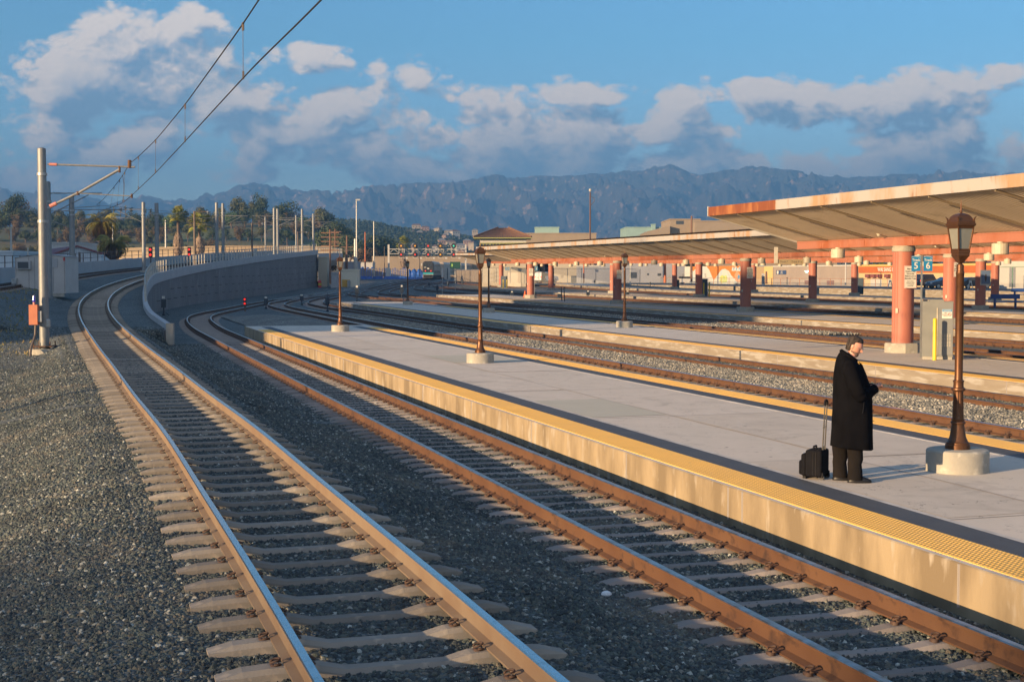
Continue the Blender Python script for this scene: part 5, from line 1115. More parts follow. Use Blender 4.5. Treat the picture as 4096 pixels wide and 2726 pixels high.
for i, (px, py) in enumerate([(455, 838), (482, 838), (502, 832), (525, 838), (580, 842), (603, 842)]):
    p = atY(px, py, 640); r = thing('fan_palm', 'tiny distant fan palm on the ridge, number %s of the row behind the catenary poles' % ORD[i], 'palm tree', (p.x, 640, p.z-9), 0, 'row of tiny palms on the ridge'); MB().tube([(0, 0, 0), (0, 0, 9)], .16, 5).build('trunk', BARK, r); m = MB()
    for k in range(30):
        d = Vector((random.gauss(0, 1), random.gauss(0, 1), random.gauss(0, .7))).normalized(); sv = d.cross(Vector((0, 0, 1))).normalized()*.25; c = Vector((0, 0, 9)); m.quad(tuple(c), tuple(c+d*.8+sv), tuple(c+d*1.5), tuple(c+d*.8-sv))
    m.build('crown', LV[0], r)
# ---------------------------------------------------------------- left background: warehouse, viaduct
CRM = mat('cream_concrete', (.60, .47, .30), .85, col2=(.52, .40, .26), ns=.3); CRD = mat('cream_girder', (.42, .33, .22), .9, col2=(.36, .28, .19), ns=.3); METW = mat('white_sheet_metal', (.50, .54, .56), .5, col2=(.44, .48, .50), ns=.6); MAR = mat('maroon_roof', (.17, .05, .045), .6, col2=(.14, .04, .04), ns=.7)
Yw = 190.; g = [atY(x, y, Yw) for x, y in ((205, 1020), (312, 984), (405, 1012), (405, 1075), (205, 1075))]; o0 = g[4]
wh = thing('warehouse', 'white metal warehouse with a maroon gabled roof behind the light rail line', 'warehouse', (o0.x, Yw, 1.2))
pts = [(v.x-o0.x, v.z-1.2) for v in (g[3], g[2], g[1], g[0])]; Wd = pts[0][0]
x1, z1 = pts[1]; x2, z2 = pts[2]; x3, z3 = pts[3]
MB().add([(0,0,0),(x1,0,0),(x1,0,z1),(x2,0,z2),(x3,0,z3),(0-4,22,0),(x1,22,0)], [(0,1,2,3,4),(1,6,2),(0,4,5)]).build('gable_wall', METW, wh)
m = MB()
for k in range(26): m.box((.2+k*(x1-.3)/26, -.03, min(z3+(z2-z3)*(.2+k*(x1-.3)/26)/x2, z1+(z2-z1)*(x1-.2-k*(x1-.3)/26)/(x1-x2))/2), (.05, .05, min(z3+(z2-z3)*(.2+k*(x1-.3)/26)/x2, z1+(z2-z1)*(x1-.2-k*(x1-.3)/26)/(x1-x2))))
m.build('ribs', mat('sheet_seam', (.36, .39, .42), .6), wh); MB().box((x2+.2, -.06, z2/2-.3), (.28, .08, z2-1.)).build('downpipe', DPOLE, wh)
MB().add([(x3-.2,-.3,z3),(x2,-.3,z2+.1),(x2-12,26,z2+.1),(x3-14,26,z3+.15),(x1+.2,-.3,z1),(x1-6,26,z1+.1)], [(0,1,2,3),(1,4,5,2)]).build('roof', MAR, wh); MB().box((x3-2.2, 10, z3-1.1), (4.4, 20., 2.4)).build('side_wall', METW, wh)
MB().add([(x3-.25,-.36,z3-.22),(x2,-.36,z2-.12),(x2,-.36,z2+.12),(x3-.25,-.36,z3+.02)], [(0,1,2,3)]).add([(x2,-.36,z2-.12),(x1+.25,-.36,z1-.22),(x1+.25,-.36,z1+.02),(x2,-.36,z2+.12)], [(0,1,2,3)]).build('barge_board', MAR, wh)
for q in ((-2.6, 1.6), (-5., 2.)):
    v_ = MB().lathe([(.25, 0), (.25, .5), (.42, .55), (.42, .8), (.2, .95)], 10).build('roof_vent', METW, wh); v_.location = (x2+q[0]-1.5, 8, z2-1.0)
def bx(name, lb, cat, px0, px1, top, Y, dep, z0, m, rz=0., roof=None, win=None, lip=None):
    """building whose near face spans px0..px1 with its top edge at row top"""
    a, b = atY(px0, top, Y), atY(px1, top, Y); w = b.x-a.x; h_ = a.z-z0; r = thing(name, lb, cat, ((a.x+b.x)/2, Y, z0), rz)
    MB().bb(-w/2, w/2, 0, dep, 0, h_).build('walls', m, r); MB().bb(-w/2-.1, w/2+.1, -.1, dep+.1, h_, h_+.25).build('roof', roof or m, r)
    if win:
        k = MB()
        for (u0, u1, v0, v1) in win: k.bb(-w/2+u0*w, -w/2+u1*w, -.04, .02, v0*h_, v1*h_)
        k.build('openings', DKG, r)
    if lip: MB().bb(-w/2-.15, w/2+.15, -.15, .0, h_-lip, h_+.02).build('cornice', WHITE, r)
    return r
bx('low_building', 'pale low building at the far left edge beyond the barrier', 'building', -80, 50, 1010, 175, 12, 1.2, METW); bx('low_building', 'long white roofed building peeking over the maroon roof', 'building', 200, 302, 974, 235, 12, 1.2, WHITE)
bx('low_building', 'small cream building left of the warehouse', 'building', 33, 62, 1007, 215, 8, 1.2, CRM)
vd = thing('viaduct', 'cream sunlit concrete viaduct passing behind the palms', 'viaduct', (-70, 335, 1)); A = [atY(x, y, Yv) for x, y, Yv in ((470, 992, 335), (600, 988, 330), (800, 984, 325), (1000, 981, 320), (1150, 981, 318), (1330, 986, 318))]
pv = np.array([(v.x, v.y, v.z) for v in A]); pv = smooth_path(pv, 6., 2.)
MB().sweep([(-.2, 0), (.25, 0), (.25, -1.0), (-.2, -1.0)][::-1], pv).build('parapet', CRM, vd, world=True); MB().sweep([(-.1, -1.0), (.1, -1.0), (.0, -2.7), (-5, -2.9), (-9, -1.4)][::-1], pv).build('girder', CRD, vd, world=True)
m = MB()
for k in range(0, len(pv), 12): m.box((pv[k][0], pv[k][1]+3, pv[k][2]/2-1), (1.8, 2.5, pv[k][2]-1.2))
m.build('piers', CRD, vd, world=True)
wd = thing('bridge_deck', 'light rail bridge deck continuing past the end of the retaining wall', 'bridge', (-33, 240, 1)); pb = crop(T0W, 238, 383); pb = off_path(pb, -2.1)[::6]
MB().sweep([(4.6, .35), (4.6, -.9), (3.2, -2.1), (-3.2, -2.1), (-4.6, -.9), (-4.6, .35), (-4.3, .35), (-4.3, -.3), (4.3, -.3), (4.3, .35)], pb).build('deck', PARM, wd, world=True)
m = MB()
for a in pb[3::7]: m.box((a[0], a[1], a[2]/2-1), (2.2, 1.8, a[2]-1.9))
m.build('piers', GREYC, wd, world=True); m = MB(); q = off_path(pb, 4.45)
for a in q: m.box((a[0], a[1], a[2]+.8), (.08, .08, 1.))
m.tube([(a[0], a[1], a[2]+1.3) for a in q], .04, 4); m.tube([(a[0], a[1], a[2]+.8) for a in q], .03, 4); m.build('handrail', RAILM, wd, world=True)
# parked cars glimpsed under the viaduct
def car_parts(name, lb, col, loc, rz, suv=False, scale=1.):
    r = thing(name, lb, 'car', loc, rz); pm = mat('car_paint_%d_%d' % (int(col[0]*100), int(col[2]*100)), col, .25); L_ = 4.6; Hh = 1.75 if suv else 1.42
    if suv: top = [(-2.2,.95),(-1.95,1.55),(-1.55,1.75),(.3,1.75),(1.05,1.15),(2.1,1.0),(2.28,.7)]
    else: top = [(-2.25,.85),(-1.65,1.0),(-1.05,1.38),(.25,1.42),(1.05,1.0),(2.15,.85),(2.28,.6)]
    low = [(2.28,.35),(1.85,.3),(-1.9,.3),(-2.27,.4)]
    b = MB(); b.prof(top+low, (0, 0, 0), (1, 0), 1.7); o = b.build('body', pm, r)
    bv = o.modifiers.new('bevel', 'BEVEL'); bv.width = .07; bv.segments = 3; smooth_by_angle(o, 40)
    gl = MB()
    for sy in (-.857, .857):
        g_ = [(-1.85,1.1),(-1.7,1.58),(.25,1.6),(.8,1.15)] if suv else [(-1.5,1.02),(-1.0,1.3),(.2,1.33),(.8,1.03)]
        gl.prof(g_, (0, sy, 0), (1, 0), .02)
    gl.build('side_glass', DKG, r)
    for sx in (-1.42, 1.38):
        for sy in (-.78, .78):
            w_ = MB().lathe([(.33, -.1), (.33, .1)], 20).build('wheel', BLACK, r); w_.rotation_euler = (pi/2, 0, 0); w_.location = (sx, sy, .33); k = MB().lathe([(.2, -.115), (.2, .115)], 12).build('rim', STEEL, w_)
    for sy in (-.65, .65):
        MB().box((-2.24, sy, .93 if suv else .8), (.1, .22, .22)).build('tail_light', emit('brake_light', (1, .05, .03), .8) if 'brake_light' not in MT else MT['brake_light'], r); MB().box((2.22, sy, .72), (.1, .35, .14)).build('headlight', mat('headlamp_glass', (.5, .55, .6), .1), r)
    MB().box((-2.27, 0, .85 if suv else .7), (.03, .5, .13)).build('number_plate', WHITE, r); r.scale = (scale,)*3; return r
for i, (px, py, Y) in enumerate([(520, 1044, 250), (575, 1042, 255), (650, 1040, 260), (690, 1038, 262)]):
    p = atY(px, py, Y); car_parts('parked_car', ['white car parked under the left end of the viaduct', 'white van-like car parked beside the first red signal', 'pale car parked right of the first red signal', 'pale car parked left of the slender fan palm'][i], (.55, .56, .58), (p.x, Y, p.z-.9), .1*i)
MB_ = MB().quad((-110, 195, 0), (-40, 195, 0), (-40, 380, 0), (-110, 380, 0)); o = MB_.build('parking_lot', ASPH); o.location = (0, 0, 2.5); tag(o, kind='structure')
# ---------------------------------------------------------------- middle background
TAN = mat('tan_blockwork', (.42, .33, .23), .9, col2=(.38, .30, .21), ns=.4, bump=.03, bs=1.); GRW = mat('grey_corrugated_wall', (.26, .27, .29), .7, col2=(.23, .24, .26), ns=.4); OLV = mat('olive_frames', (.24, .25, .09), .7); MINT = mat('mint_panels', (.38, .56, .50), .6, col2=(.34, .50, .45), ns=.5); STUC = mat('bright_stucco', (.66, .58, .44), .85, col2=(.60, .53, .40), ns=.3)
b_ = bx('beige_wall_building', 'long windowless beige block building behind the train', 'building', 1488, 1935, 1028, 425, 20, .5, TAN); 
bx('white_roof_shed', 'low white roofed shed left of the beige building', 'shed', 1432, 1490, 1052, 400, 8, 1, WHITE, win=[(.1, .9, .1, .7)]); bx('white_roof_shed', 'pale flat canopy shed behind the telegraph poles', 'shed', 1300, 1430, 1034, 440, 8, 1, WHITE, win=[(.05, .95, .05, .85)]); bx('striped_shed', 'grey striped shed right of the retaining wall', 'shed', 1375, 1432, 1050, 330, 6, .8, GRW)
h_ = bx('relay_hut', 'white metal relay hut with yellow doors beside the wall end', 'hut', 1352, 1428, 1082, 235, 4, .55, mat('relay_hut_cream', (.60, .55, .42), .8)); MB().bb(-.9, .4, -.06, 0, 0, 1.5).build('yellow_door', mat('ochre_door', (.55, .33, .06), .7), h_); MB().bb(.0, .5, -.4, -.1, 0, 1.4).build('cabinet', STEEL, h_)
bx('dark_locker', 'dark grey locker hut with a rounded top next to the relay hut', 'hut', 1322, 1350, 1094, 228, 3, .5, GREYC); bx('white_cabin', 'tall narrow white cabin with a red tank at the end of the retaining wall', 'cabin', 1274, 1308, 1032, 236, 3, .5, STUC); bx('white_container', 'white container behind the train', 'container', 1776, 1798, 1066, 365, 4, 1.6, WHITE, win=[(.55, .7, .05, .9)])
p = atY(1278, 1112, 230); r = thing('gas_tank', 'small red and yellow tank in front of the narrow white cabin', 'tank', (p.x, 230, .55)); MB().lathe([(.25, 0), (.3, .2), (.3, 1.2), (.15, 1.45)], 12).build('tank', REDL, r); MB().lathe([(.31, .6), (.31, .95)], 12).build('band', YB, r)
TARP = mat('blue_tarp', (.015, .085, .34), .4, col2=(.01, .05, .20), ns=.6, col3=(.03, .13, .44), n3=2., bump=.15, bs=1.5)
def tarp(px0, px1, y0, Y, lb, z0=1.2, dep=6.):
    a, b = atY(px0, y0, Y), atY(px1, y0, Y); r = thing('tarpaulin', lb, 'tarpaulin', ((a.x+b.x)/2, Y, z0), 0, 'blue tarpaulins over stacked timber'); w = b.x-a.x; q = random.Random(px0); n = 26; V = []; top = a.z-z0; N2 = 9
    for i in range(n+1):
        hgt = top*(.72+.26*abs(sin(i*.33+px0))+q.uniform(-.03, .03))
        for j in range(N2+1):
            u = j/N2; V.append((-w/2+w*i/n+q.uniform(-.15, .15), u*dep*.5, max(0, hgt*min(1, .15+u*2.2)+q.uniform(-.06, .06))))
    MB().add(V, [(i*(N2+1)+j, (i+1)*(N2+1)+j, (i+1)*(N2+1)+j+1, i*(N2+1)+j+1) for i in range(n) for j in range(N2)]).build('sheet', TARP, r)
def fence(nm, lb, pts, h_, mt, gap=2.6, pm=None, cat='fence', slat=False):
    r = thing(nm, lb, cat, pts[0]); P0 = [Vector(p) for p in pts]; m = MB(); f_ = MB()
    for a, b in zip(P0[:-1], P0[1:]):
        L_ = (b-a).length; n = max(1, int(L_/gap))
        for k in range(n+1): q = a.lerp(b, k/n); m.tube([tuple(q), tuple(q+Vector((0, 0, h_)))], .045, 5)
        m.tube([tuple(a+Vector((0, 0, h_))), tuple(b+Vector((0, 0, h_)))], .03, 4)
        if slat:
            k = 0; n = int(L_/.42)
            for k in range(n): q = a.lerp(b, (k+.5)/n); f_.box(tuple(q+Vector((0, 0, h_/2))), (.3, .05, h_*.96), atan2(b.y-a.y, b.x-a.x))
        else: f_.quad(tuple(a), tuple(b), tuple(b+Vector((0, 0, h_))), tuple(a+Vector((0, 0, h_))))
    m.build('posts', pm or STEEL, r, world=True); f_.build('slats' if slat else 'mesh', mt, r, world=True); return r
def link_mat():
    m = bpy.data.materials.new('chain_link'); m.use_nodes = True; t = NT(m.node_tree); b = m.node_tree.nodes['Principled BSDF']; b.inputs['Base Color'].default_value = (.33, .34, .33, 1); b.inputs['Roughness'].default_value = .6
    x, y, z = t.sep(t.n('ShaderNodeTexCoord').outputs['Object']); h_ = t.m('ADD', x, y)
    u = t.m('ABSOLUTE', t.m('SINE', t.m('MULTIPLY', t.m('ADD', h_, z), 31.))); v = t.m('ABSOLUTE', t.m('SINE', t.m('MULTIPLY', t.m('SUBTRACT', h_, z), 31.)))
    b.inputs['Alpha'].default_value = .22; MT['link'] = m; return m
LINK = link_mat(); WOODF = mat('weathered_slats', (.24, .20, .16), .9, col2=(.17, .14, .11), ns=3.); 
tarp(1432, 1490, 1066, 372, 'blue tarpaulin left of the thin light pole'); tarp(1492, 1532, 1072, 374, 'low blue tarpaulin behind the light pole box'); tarp(1534, 1632, 1070, 373, 'wide blue tarpaulin between the gantry leg and the lamp'); tarp(1632, 1692, 1074, 368, 'tall heap of blue tarpaulin left of the train')
fence('timber_fence', 'rough reddish timber fence below the blue tarpaulins', [tuple(atY(1440, 1105, 362)), tuple(atY(1635, 1106, 360))], 2.0, WOODF, slat=True); fence('slatted_fence', 'grey slatted fence right of the green sign', [tuple(atY(1826, 1125, 300)), tuple(atY(1925, 1130, 262))], 2.4, WOODF, slat=True)
TELE = mat('creosoted_wood', (.16, .09, .06), .9); LPM = mat('pale_pole', (.50, .50, .46), .5, .3)
def pole(px, top, bot, Y, lb, m=LPM, r0=.12, arms=(), name='utility_pole', cat='pole'):
    a, b = atY(px, top, Y), atY(px, bot, Y); r = thing(name, lb, cat, (b.x, Y, b.z)); h_ = a.z-b.z; MB().tube([(0, 0, 0), (0, 0, h_)], [r0*1.2, r0*.8], 8).build('shaft', m, r)
    if arms:
        k = MB()
        for z in arms: k.box((0, 0, h_*z), (2.6, .12, .14))
        k.build('crossarms', m, r)
    return r
for a in [(1427, 800, 1085, 280, 'tallest pale light pole, right of the bridge end'), (1421, 955, 1080, 290, 'thick short pale column beside the tallest light pole', LPM, .28), (1496, 885, 1105, 300, 'pale light pole with a box halfway to the gantry'), (1321, 918, 1135, 205, 'dark telegraph pole with many crossarms nearest the bridge end', TELE, .13, (.62, .7, .78, .86, .94)), (1341, 915, 1080, 300, 'telegraph pole with crossarms just right of the first one', TELE, .15, (.5, .65, .8, .93)),
          (1388, 942, 1085, 300, 'thick wooden pole with one crossarm near the pale column', TELE, .2, (.68,)), (1382, 990, 1100, 250, 'slender dark pole in front of the relay hut', DPOLE, .08, (.9,)), (1461, 928, 1080, 320, 'rusty red steel pole', mat('red_pole', (.40, .13, .06), .8), .15), (1538, 985, 1106, 300, 'thin dark lamp pole on a pale block left of the gantry palm', DPOLE, .07), (1679, 1015, 1105, 300, 'thin dark lamp pole left of the train', DPOLE, .07), (1864, 1015, 1080, 360, 'pale pole at the right end of the gantry', LPM, .15),
          (2360, 768, 1130, 270, 'tall dark brown mast rising over the middle canopy', mat('brown_mast', (.10, .055, .04), .7), .16), (2765, 864, 1130, 260, 'short brown pole above the canopy, in front of the tan concrete block', TELE, .2), (2335, 1056, 1132, 240, 'leaning rusty pole at the grey shed', mat('red_pole', (.4, .13, .06), .8), .12), (2660, 1050, 1130, 230, 'orange brown pole left of the distant pillar', mat('red_pole', (.4, .13, .06), .8), .2), (2173, 1050, 1128, 240, 'brown pole behind the Track 8 sign', TELE, .3), (2521, 1048, 1140, 235, 'thin white leaning pole by the fence', LPM, .06), (3065, 1085, 1135, 235, 'dark wooden post against the yellow wall', TELE, .18), (3382, 1044, 1138, 205, 'white pole in front of the grey wall', WHITE, .1), (190, 975, 1012, 170, 'small street lamp above the warehouse roof', LPM, .1), (112, 990, 1020, 150, 'thin fence pole left of the street lamp', LPM, .08), (45, 910, 1010, 190, 'thin pole with a reddish side at the far left', LPM, .12), (452, 900, 1000, 300, 'thin pale pole on the hillside between the catenary poles', LPM, .12), (663, 880, 990, 300, 'pale street pole between the signals', LPM, .15)]: pole(*a)
k = [o for o in C.objects if o.get('label') == 'tall dark brown mast rising over the middle canopy'][0]
m = MB(); m.tube([(.1, 0, 16.2), (.75, 0, 16.0), (.75, 0, 15.3), (.1, 0, 14.6)], .05, 5); m.build('cage', DPOLE, k); MB().lathe([(.2, 0), (.26, .2), (.2, .5)], 10, (0, 0, 17.2)).build('lamp_head', CREAM, k)
k = [o for o in C.objects if o.get('label') == 'tallest pale light pole, right of the bridge end'][0]; MB().box((.3, 0, 14), (.9, .4, .3)).build('lamp_head', LPM, k)
# control tower with a tiled hip roof
Yt = 236.; a, b = atY(1921, 955, Yt), atY(2104, 955, Yt); tw = thing('signal_tower', 'railway control tower with a tiled hip roof and an olive window band', 'building', ((a.x+b.x)/2, Yt, .6)); w = b.x-a.x; hw = w/2
Z = lambda y: HC+(HZ-y)*Yt/F-.6
TILE = mat('roof_tile', (.23, .11, .06), .8, col2=(.30, .16, .09), ns=2., col3=(.13, .07, .045), n3=6.)
MB().bb(-hw, hw, 0, 8, 0, Z(998)).build('lower_walls', STUC, tw); MB().bb(-hw-.05, hw+.05, -.05, 8.05, Z(972), Z(953)).build('white_band', WHITE, tw)
m = MB(); m.bb(-hw, hw, 0, 8, Z(998), Z(972)); m.build('window_wall', DKG, tw); m = MB()
for i in range(15):
    x = -hw+w*i/14; m.box((x, -.06, Z(985)), (.16 if i % 3 == 0 else .08, .1, Z(972)-Z(998)))
for z in (Z(997.), Z(973)): m.box((0, -.06, z), (w+.1, .12, .18))
for y in np.linspace(0, 8, 9): m.box((-hw-.06, y, Z(985)), (.1, .12, Z(972)-Z(998)))
m.build('window_frames', OLV, tw)
e0, e1, zt_, zr = -hw-1.1, hw+.9, Z(950), Z(910); rm = MB(); rb = []
corners = [(e0, -1.1), (e1, -1.1), (e1, 9.1), (e0, 9.1)]; rid = [(-.9, 4), (.9, 4)]
def slope(p0, p1, q0, q1, n):
    V = []
    for i in range(n*4+1):
        t_ = i/(n*4); u = .06 if (i//2) % 2 else 0; V += [(p0[0]+(p1[0]-p0[0])*t_, p0[1]+(p1[1]-p0[1])*t_, zt_+u), (q0[0]+(q1[0]-q0[0])*t_, q0[1]+(q1[1]-q0[1])*t_, zr+u)]
    rm.add(V, [(2*i, 2*i+2, 2*i+3, 2*i+1) for i in range(n*4)])
slope(corners[0], corners[1], rid[0], rid[1], 30); slope(corners[1], corners[2], rid[1], rid[1], 26); slope(corners[2], corners[3], rid[1], rid[0], 30); slope(corners[3], corners[0], rid[0], rid[0], 26); rm.build('tiled_roof', TILE, tw)
MB().bb(e0, e1, -1.1, 9.1, zt_-.18, zt_-.02).build('eaves', OLV, tw); MB().bb(.2*hw, .78*hw, -.06, 0, 0, 2.6).build('door', mat('door_cream', (.58, .50, .38), .7), tw)
hb = MB()
for c_, r_ in ((corners[0], rid[0]), (corners[1], rid[1])): hb.tube([(c_[0], c_[1], zt_+.1), (r_[0], r_[1], zr+.12)], .14, 6)
hb.build('hip_tiles', TILE, tw); 
# right hand buildings
bx('concrete_hall', 'tan concrete hall behind the tower, rising over the middle canopy', 'building', 2097, 2385, 936, 300, 30, .8, TAN); mb_ = bx('mint_rooftop_box', 'mint green rooftop unit left of the tall mast', 'rooftop unit', 2141, 2236, 912, 312, 8, 10.5, MINT); 
rb_ = bx('mint_hall', 'mint green hall roof right of the tall mast', 'building', 2503, 2668, 911, 400, 20, .8, MINT); bx('mint_vent', 'small mint ventilator on the mint hall roof', 'ventilator', 2608, 2622, 899, 399, 3, 14.5, MINT)
bx('concrete_block', 'large tan concrete block above the middle canopy, left of the near canopy', 'building', 2680, 2802, 879, 340, 20, .8, TAN, win=[(.2, .45, .93, .985)]); bx('concrete_block', 'long tan concrete parapet building running behind the near canopy', 'building', 2780, 3350, 886, 335, 20, .8, TAN)
k = thing('sloping_parapet', 'sloping tan parapet left of the large concrete block', 'building', (0, 338, 0)); A = [atY(x, y, 338) for x, y in ((2560, 940), (2590, 925), (2680, 903), (2680, 1000), (2560, 1000))]; MB().add([tuple(v) for v in A]+[(v.x, v.y+8, v.z) for v in A], [(0,4,3,2,1), (0,1,6,5), (1,2,7,6)]).build('wall', TAN, k, world=True)
bx('cream_shed_wall', 'bright cream wall behind the chain link fence, right of the Track 8 sign', 'building', 2215, 2330, 1035, 285, 10, .8, STUC, win=[(.6, .8, .0, .35)]); bx('grey_lean_to', 'grey lean-to with a pale flat roof under the middle canopy', 'shed', 2312, 2394, 1066, 262, 6, .9, GRW, roof=WHITE); bx('corrugated_hall', 'long grey blue corrugated hall behind the fence', 'building', 2394, 2742, 1020, 282, 20, .9, GRW, win=[(.36, .44, .22, .42), (.68, .72, .3, .38), (.56, .58, .32, .38)])
c_ = bx('dark_gateway', 'dark open gateway between the tower and the cream wall', 'gateway', 2094, 2216, 1052, 300, 10, .8, mat('dark_recess', (.06, .065, .07), .9))
# street row along the service road
ZR = 1.15
def row(px, d): r = (px-2048)/F; Y = d/(.9585*r+.285); return Vector((r*Y, Y, ZR))
def rowb(name, lb, cat, px0, px1, top, m, d=112., dep=8., z1=None):
    a, b = row(px0, d), row(px1, d); ax = (b-a); L_ = ax.length; rz = atan2(ax.y, ax.x); zt_ = (HC+(HZ-top)*((a.y+b.y)/2)/F if z1 is None else z1)-ZR; r = thing(name, lb, cat, a, rz)
    MB().bb(0, L_, 0, dep, 0, zt_).build('wall', m, r); return r, L_, zt_
MURW = mat('mural_white', (.72, .72, .64), .8, col2=(.55, .68, .70), ns=.5, nf=(.5, .62)); MURO = mat('mural_orange', (.78, .22, .03), .8, col2=(.72, .26, .06), ns=1.); MG = mat('mural_green', (.25, .38, .12), .8, col2=(.5, .48, .12), ns=2.); MB_LUE = mat('mural_blue', (.06, .20, .36), .8); SKIN0 = mat('mural_tan', (.70, .38, .22), .8)
r, L_, H_ = rowb('mural_wall', 'long wall painted with an orange and white mural', 'mural', 2738, 3000, 1064, MURW)
def pl(nm, pts, m, y=-.02): MB().prof([(a*L_, b*H_) for a, b in pts], (0, y, 0), (1, 0), .012).build(nm, m, r)
arc = lambda cx, w_, h_, n=14: [(cx+w_*cos(a), h_*sin(a)) for a in np.linspace(pi, 0, n)]
pl('orange_field', [(.09, 1), (.12, .8), (.145, .72), (.18, .86), (.22, .93), (.30, 1)], MURO); pl('orange_field', [(.31, 1), (.36, .98), (.40, .8), (.44, .45), (.47, .2), (.53, .5), (.58, .78), (.64, .85), (.70, .72), (.73, .5), (.77, .34), (.82, .2), (.86, .1), (.93, .25), (.97, .12), (1., .3), (1, 1)], MURO)
pl('white_hump', arc(.62, .10, .83), MURW, -.035); pl('green_figures', [(.56, .15), (.57, .42), (.60, .5), (.63, .44), (.66, .5), (.68, .3), (.67, .1), (.6, .05)], MG, -.05); pl('tan_shape', [(.79, .2), (.78, .5), (.81, .72), (.85, .6), (.87, .35), (.93, .42), (.90, .18), (.84, .08)], SKIN0, -.035); pl('blue_mark', [(.825, .4), (.84, .52), (.86, .46), (.855, .3), (.835, .26)], MB_LUE, -.05)
pl('lettering_shapes', [(.74, .72), (.75, .95), (.78, .88), (.80, .96), (.83, .86), (.86, .97), (.89, .86), (.92, .97), (.965, .96), (.94, .84), (.96, .72), (.91, .74), (.86, .70), (.80, .73)], MURW, -.05)
for i in range(5): pl('letter_shade', [(.765+i*.038, .77), (.77+i*.038, .90), (.78+i*.038, .90), (.775+i*.038, .77)], MB_LUE, -.065)
r2, L2, H2 = rowb('tan_wall', 'tan wall with a bright yellow panel right of the mural', 'wall', 3002, 3091, 1066, mat('tan_plaster', (.50, .36, .20), .85)); MB().bb(L2*.62, L2+.02, -.05, 0, 0, H2+.05).build('yellow_panel', mat('yellow_plaster', (.78, .54, .22), .85), r2)
GW2 = mat('grey_plaster', (.27, .225, .19), .9, col2=(.24, .20, .17), ns=.5); r3, L3, H3 = rowb('grey_wall_building', 'long low grey brown building with a small painted name board', 'building', 3092, 3432, 1063, GW2); MB().bb(0, L3, -.08, 0, H3-.12, H3+.1).build('white_coping', WHITE, r3)
sg = MB().bb(L3*.045, L3*.17, -.08, -.02, H3*.56, H3*.78).build('name_board', mat('board_navy', (.03, .06, .14), .6), r3)
for t_, zz in (('SURF', .71), ('HOTEL', .62)): text('lettering', t_, .30, SIGNW, sg, (L3*.115, -.09, H3*zz), (pi/2, 0, 0))
MB().lathe([(.3, 0), (.3, .02)], 14).build('roundel', SIGNW, sg); o = C.objects[-1]; o.rotation_euler = (pi/2, 0, 0); o.location = (L3*.065, -.085, H3*.67)
MB().bb(L3*.4, L3*.5, -.06, 0, .1, .8).bb(L3*.66, L3*.74, -.06, 0, .1, .8).build('low_vents', mat('maroon_vent', (.12, .04, .04), .8), r3); MB().lathe([(.12, 0), (.35, .3)], 10, (L3*.44, -.3, H3*.65)).build('wall_lamp', emit('green_white_lamp', (.5, 1, .8), 1.5), r3)
SHOP = mat('cream_shopfront', (.72, .54, .28), .85); SORG = mat('orange_signband', (.58, .155, .035), .8, col2=(.52, .13, .03), ns=.6); r4, L4, H4 = rowb('shop_building', 'shop building with an orange sign band lettered WAI SANG ME', 'shop', 3434, 3990, 1056, SHOP)
zb = H4*.62; sb = MB().bb(0, L4, -.12, 0, zb, H4-.28).build('sign_band', SORG, r4); MB().bb(-.05, L4, -.2, 0, H4-.28, H4+.02).build('yellow_coping', mat('yellow_coping', (.85, .50, .16), .8), r4)
text('lettering', 'WAI SANG ME', .82, SIGNW, sb, (L4*.232, -.13, (zb+H4-.28)/2), (pi/2, 0, 0), bold=.015, sx=.92, ext=.01)
m = MB()
for u in (.075, .12, .165, .23): m.bb(L4*u, L4*(u+.030), -.5, 0, H4*.40, H4*.56)
m.build('awnings', mat('maroon_awning', (.16, .05, .05), .8), r4); MB().bb(L4*.1, L4*.19, -.03, 0, 0, H4*.36).bb(L4*.235, L4*.26, -.03, 0, 0, H4*.36).build('shutters', WHITE, r4)
r5, L5, H5 = rowb('white_shed', 'white metal shed behind a green fence at the right edge', 'shed', 3996, 4160, 1034, mat('white_sheet', (.72, .69, .60), .7, col2=(.62, .6, .53), ns=.5), 108.); MB().bb(2., 3.2, -.04, 0, .2, 2.6).build('door', STEEL, r5)
fence('green_fence', 'green steel fence in front of the white shed', [tuple(row(3990, 103)), tuple(row(4170, 103))], 2.6, LINK, pm=mat('fence_green', (.08, .20, .12), .6)); fence('chain_link_fence', 'chain link fence in front of the corrugated hall and cream wall', [tuple(atY(1930, 1130, 225)), tuple(atY(2215, 1134, 215)), tuple(atY(2560, 1138, 205))], 2.3, LINK)
fence('rail_fence', 'thin brown railing along the service road in front of the mural', [tuple(row(2560, 108.5)), tuple(row(3600, 108.5))], 1.1, LINK, 3.2, mat('rusty_pipe', (.30, .13, .07), .8))
# service road on its kerb wall
pr = sline(40, 330, 101, ZR, 10.); pr[:, 2] = ZR
rd = MB().sweep([(-9.5, -1.4), (-9.5, 0), (11, 0), (11, -1.4)][::-1], pr, ms=[1, 0, 1, 1]).build('service_road', [ASPH, EDGEW]); tag(rd, kind='structure')
hill_r = MB().quad((40, 245, 1.1), (400, 245, 1.1), (400, 420, 4), (40, 420, 4)); tag(hill_r.build('back_lot', DIRT), kind='structure')
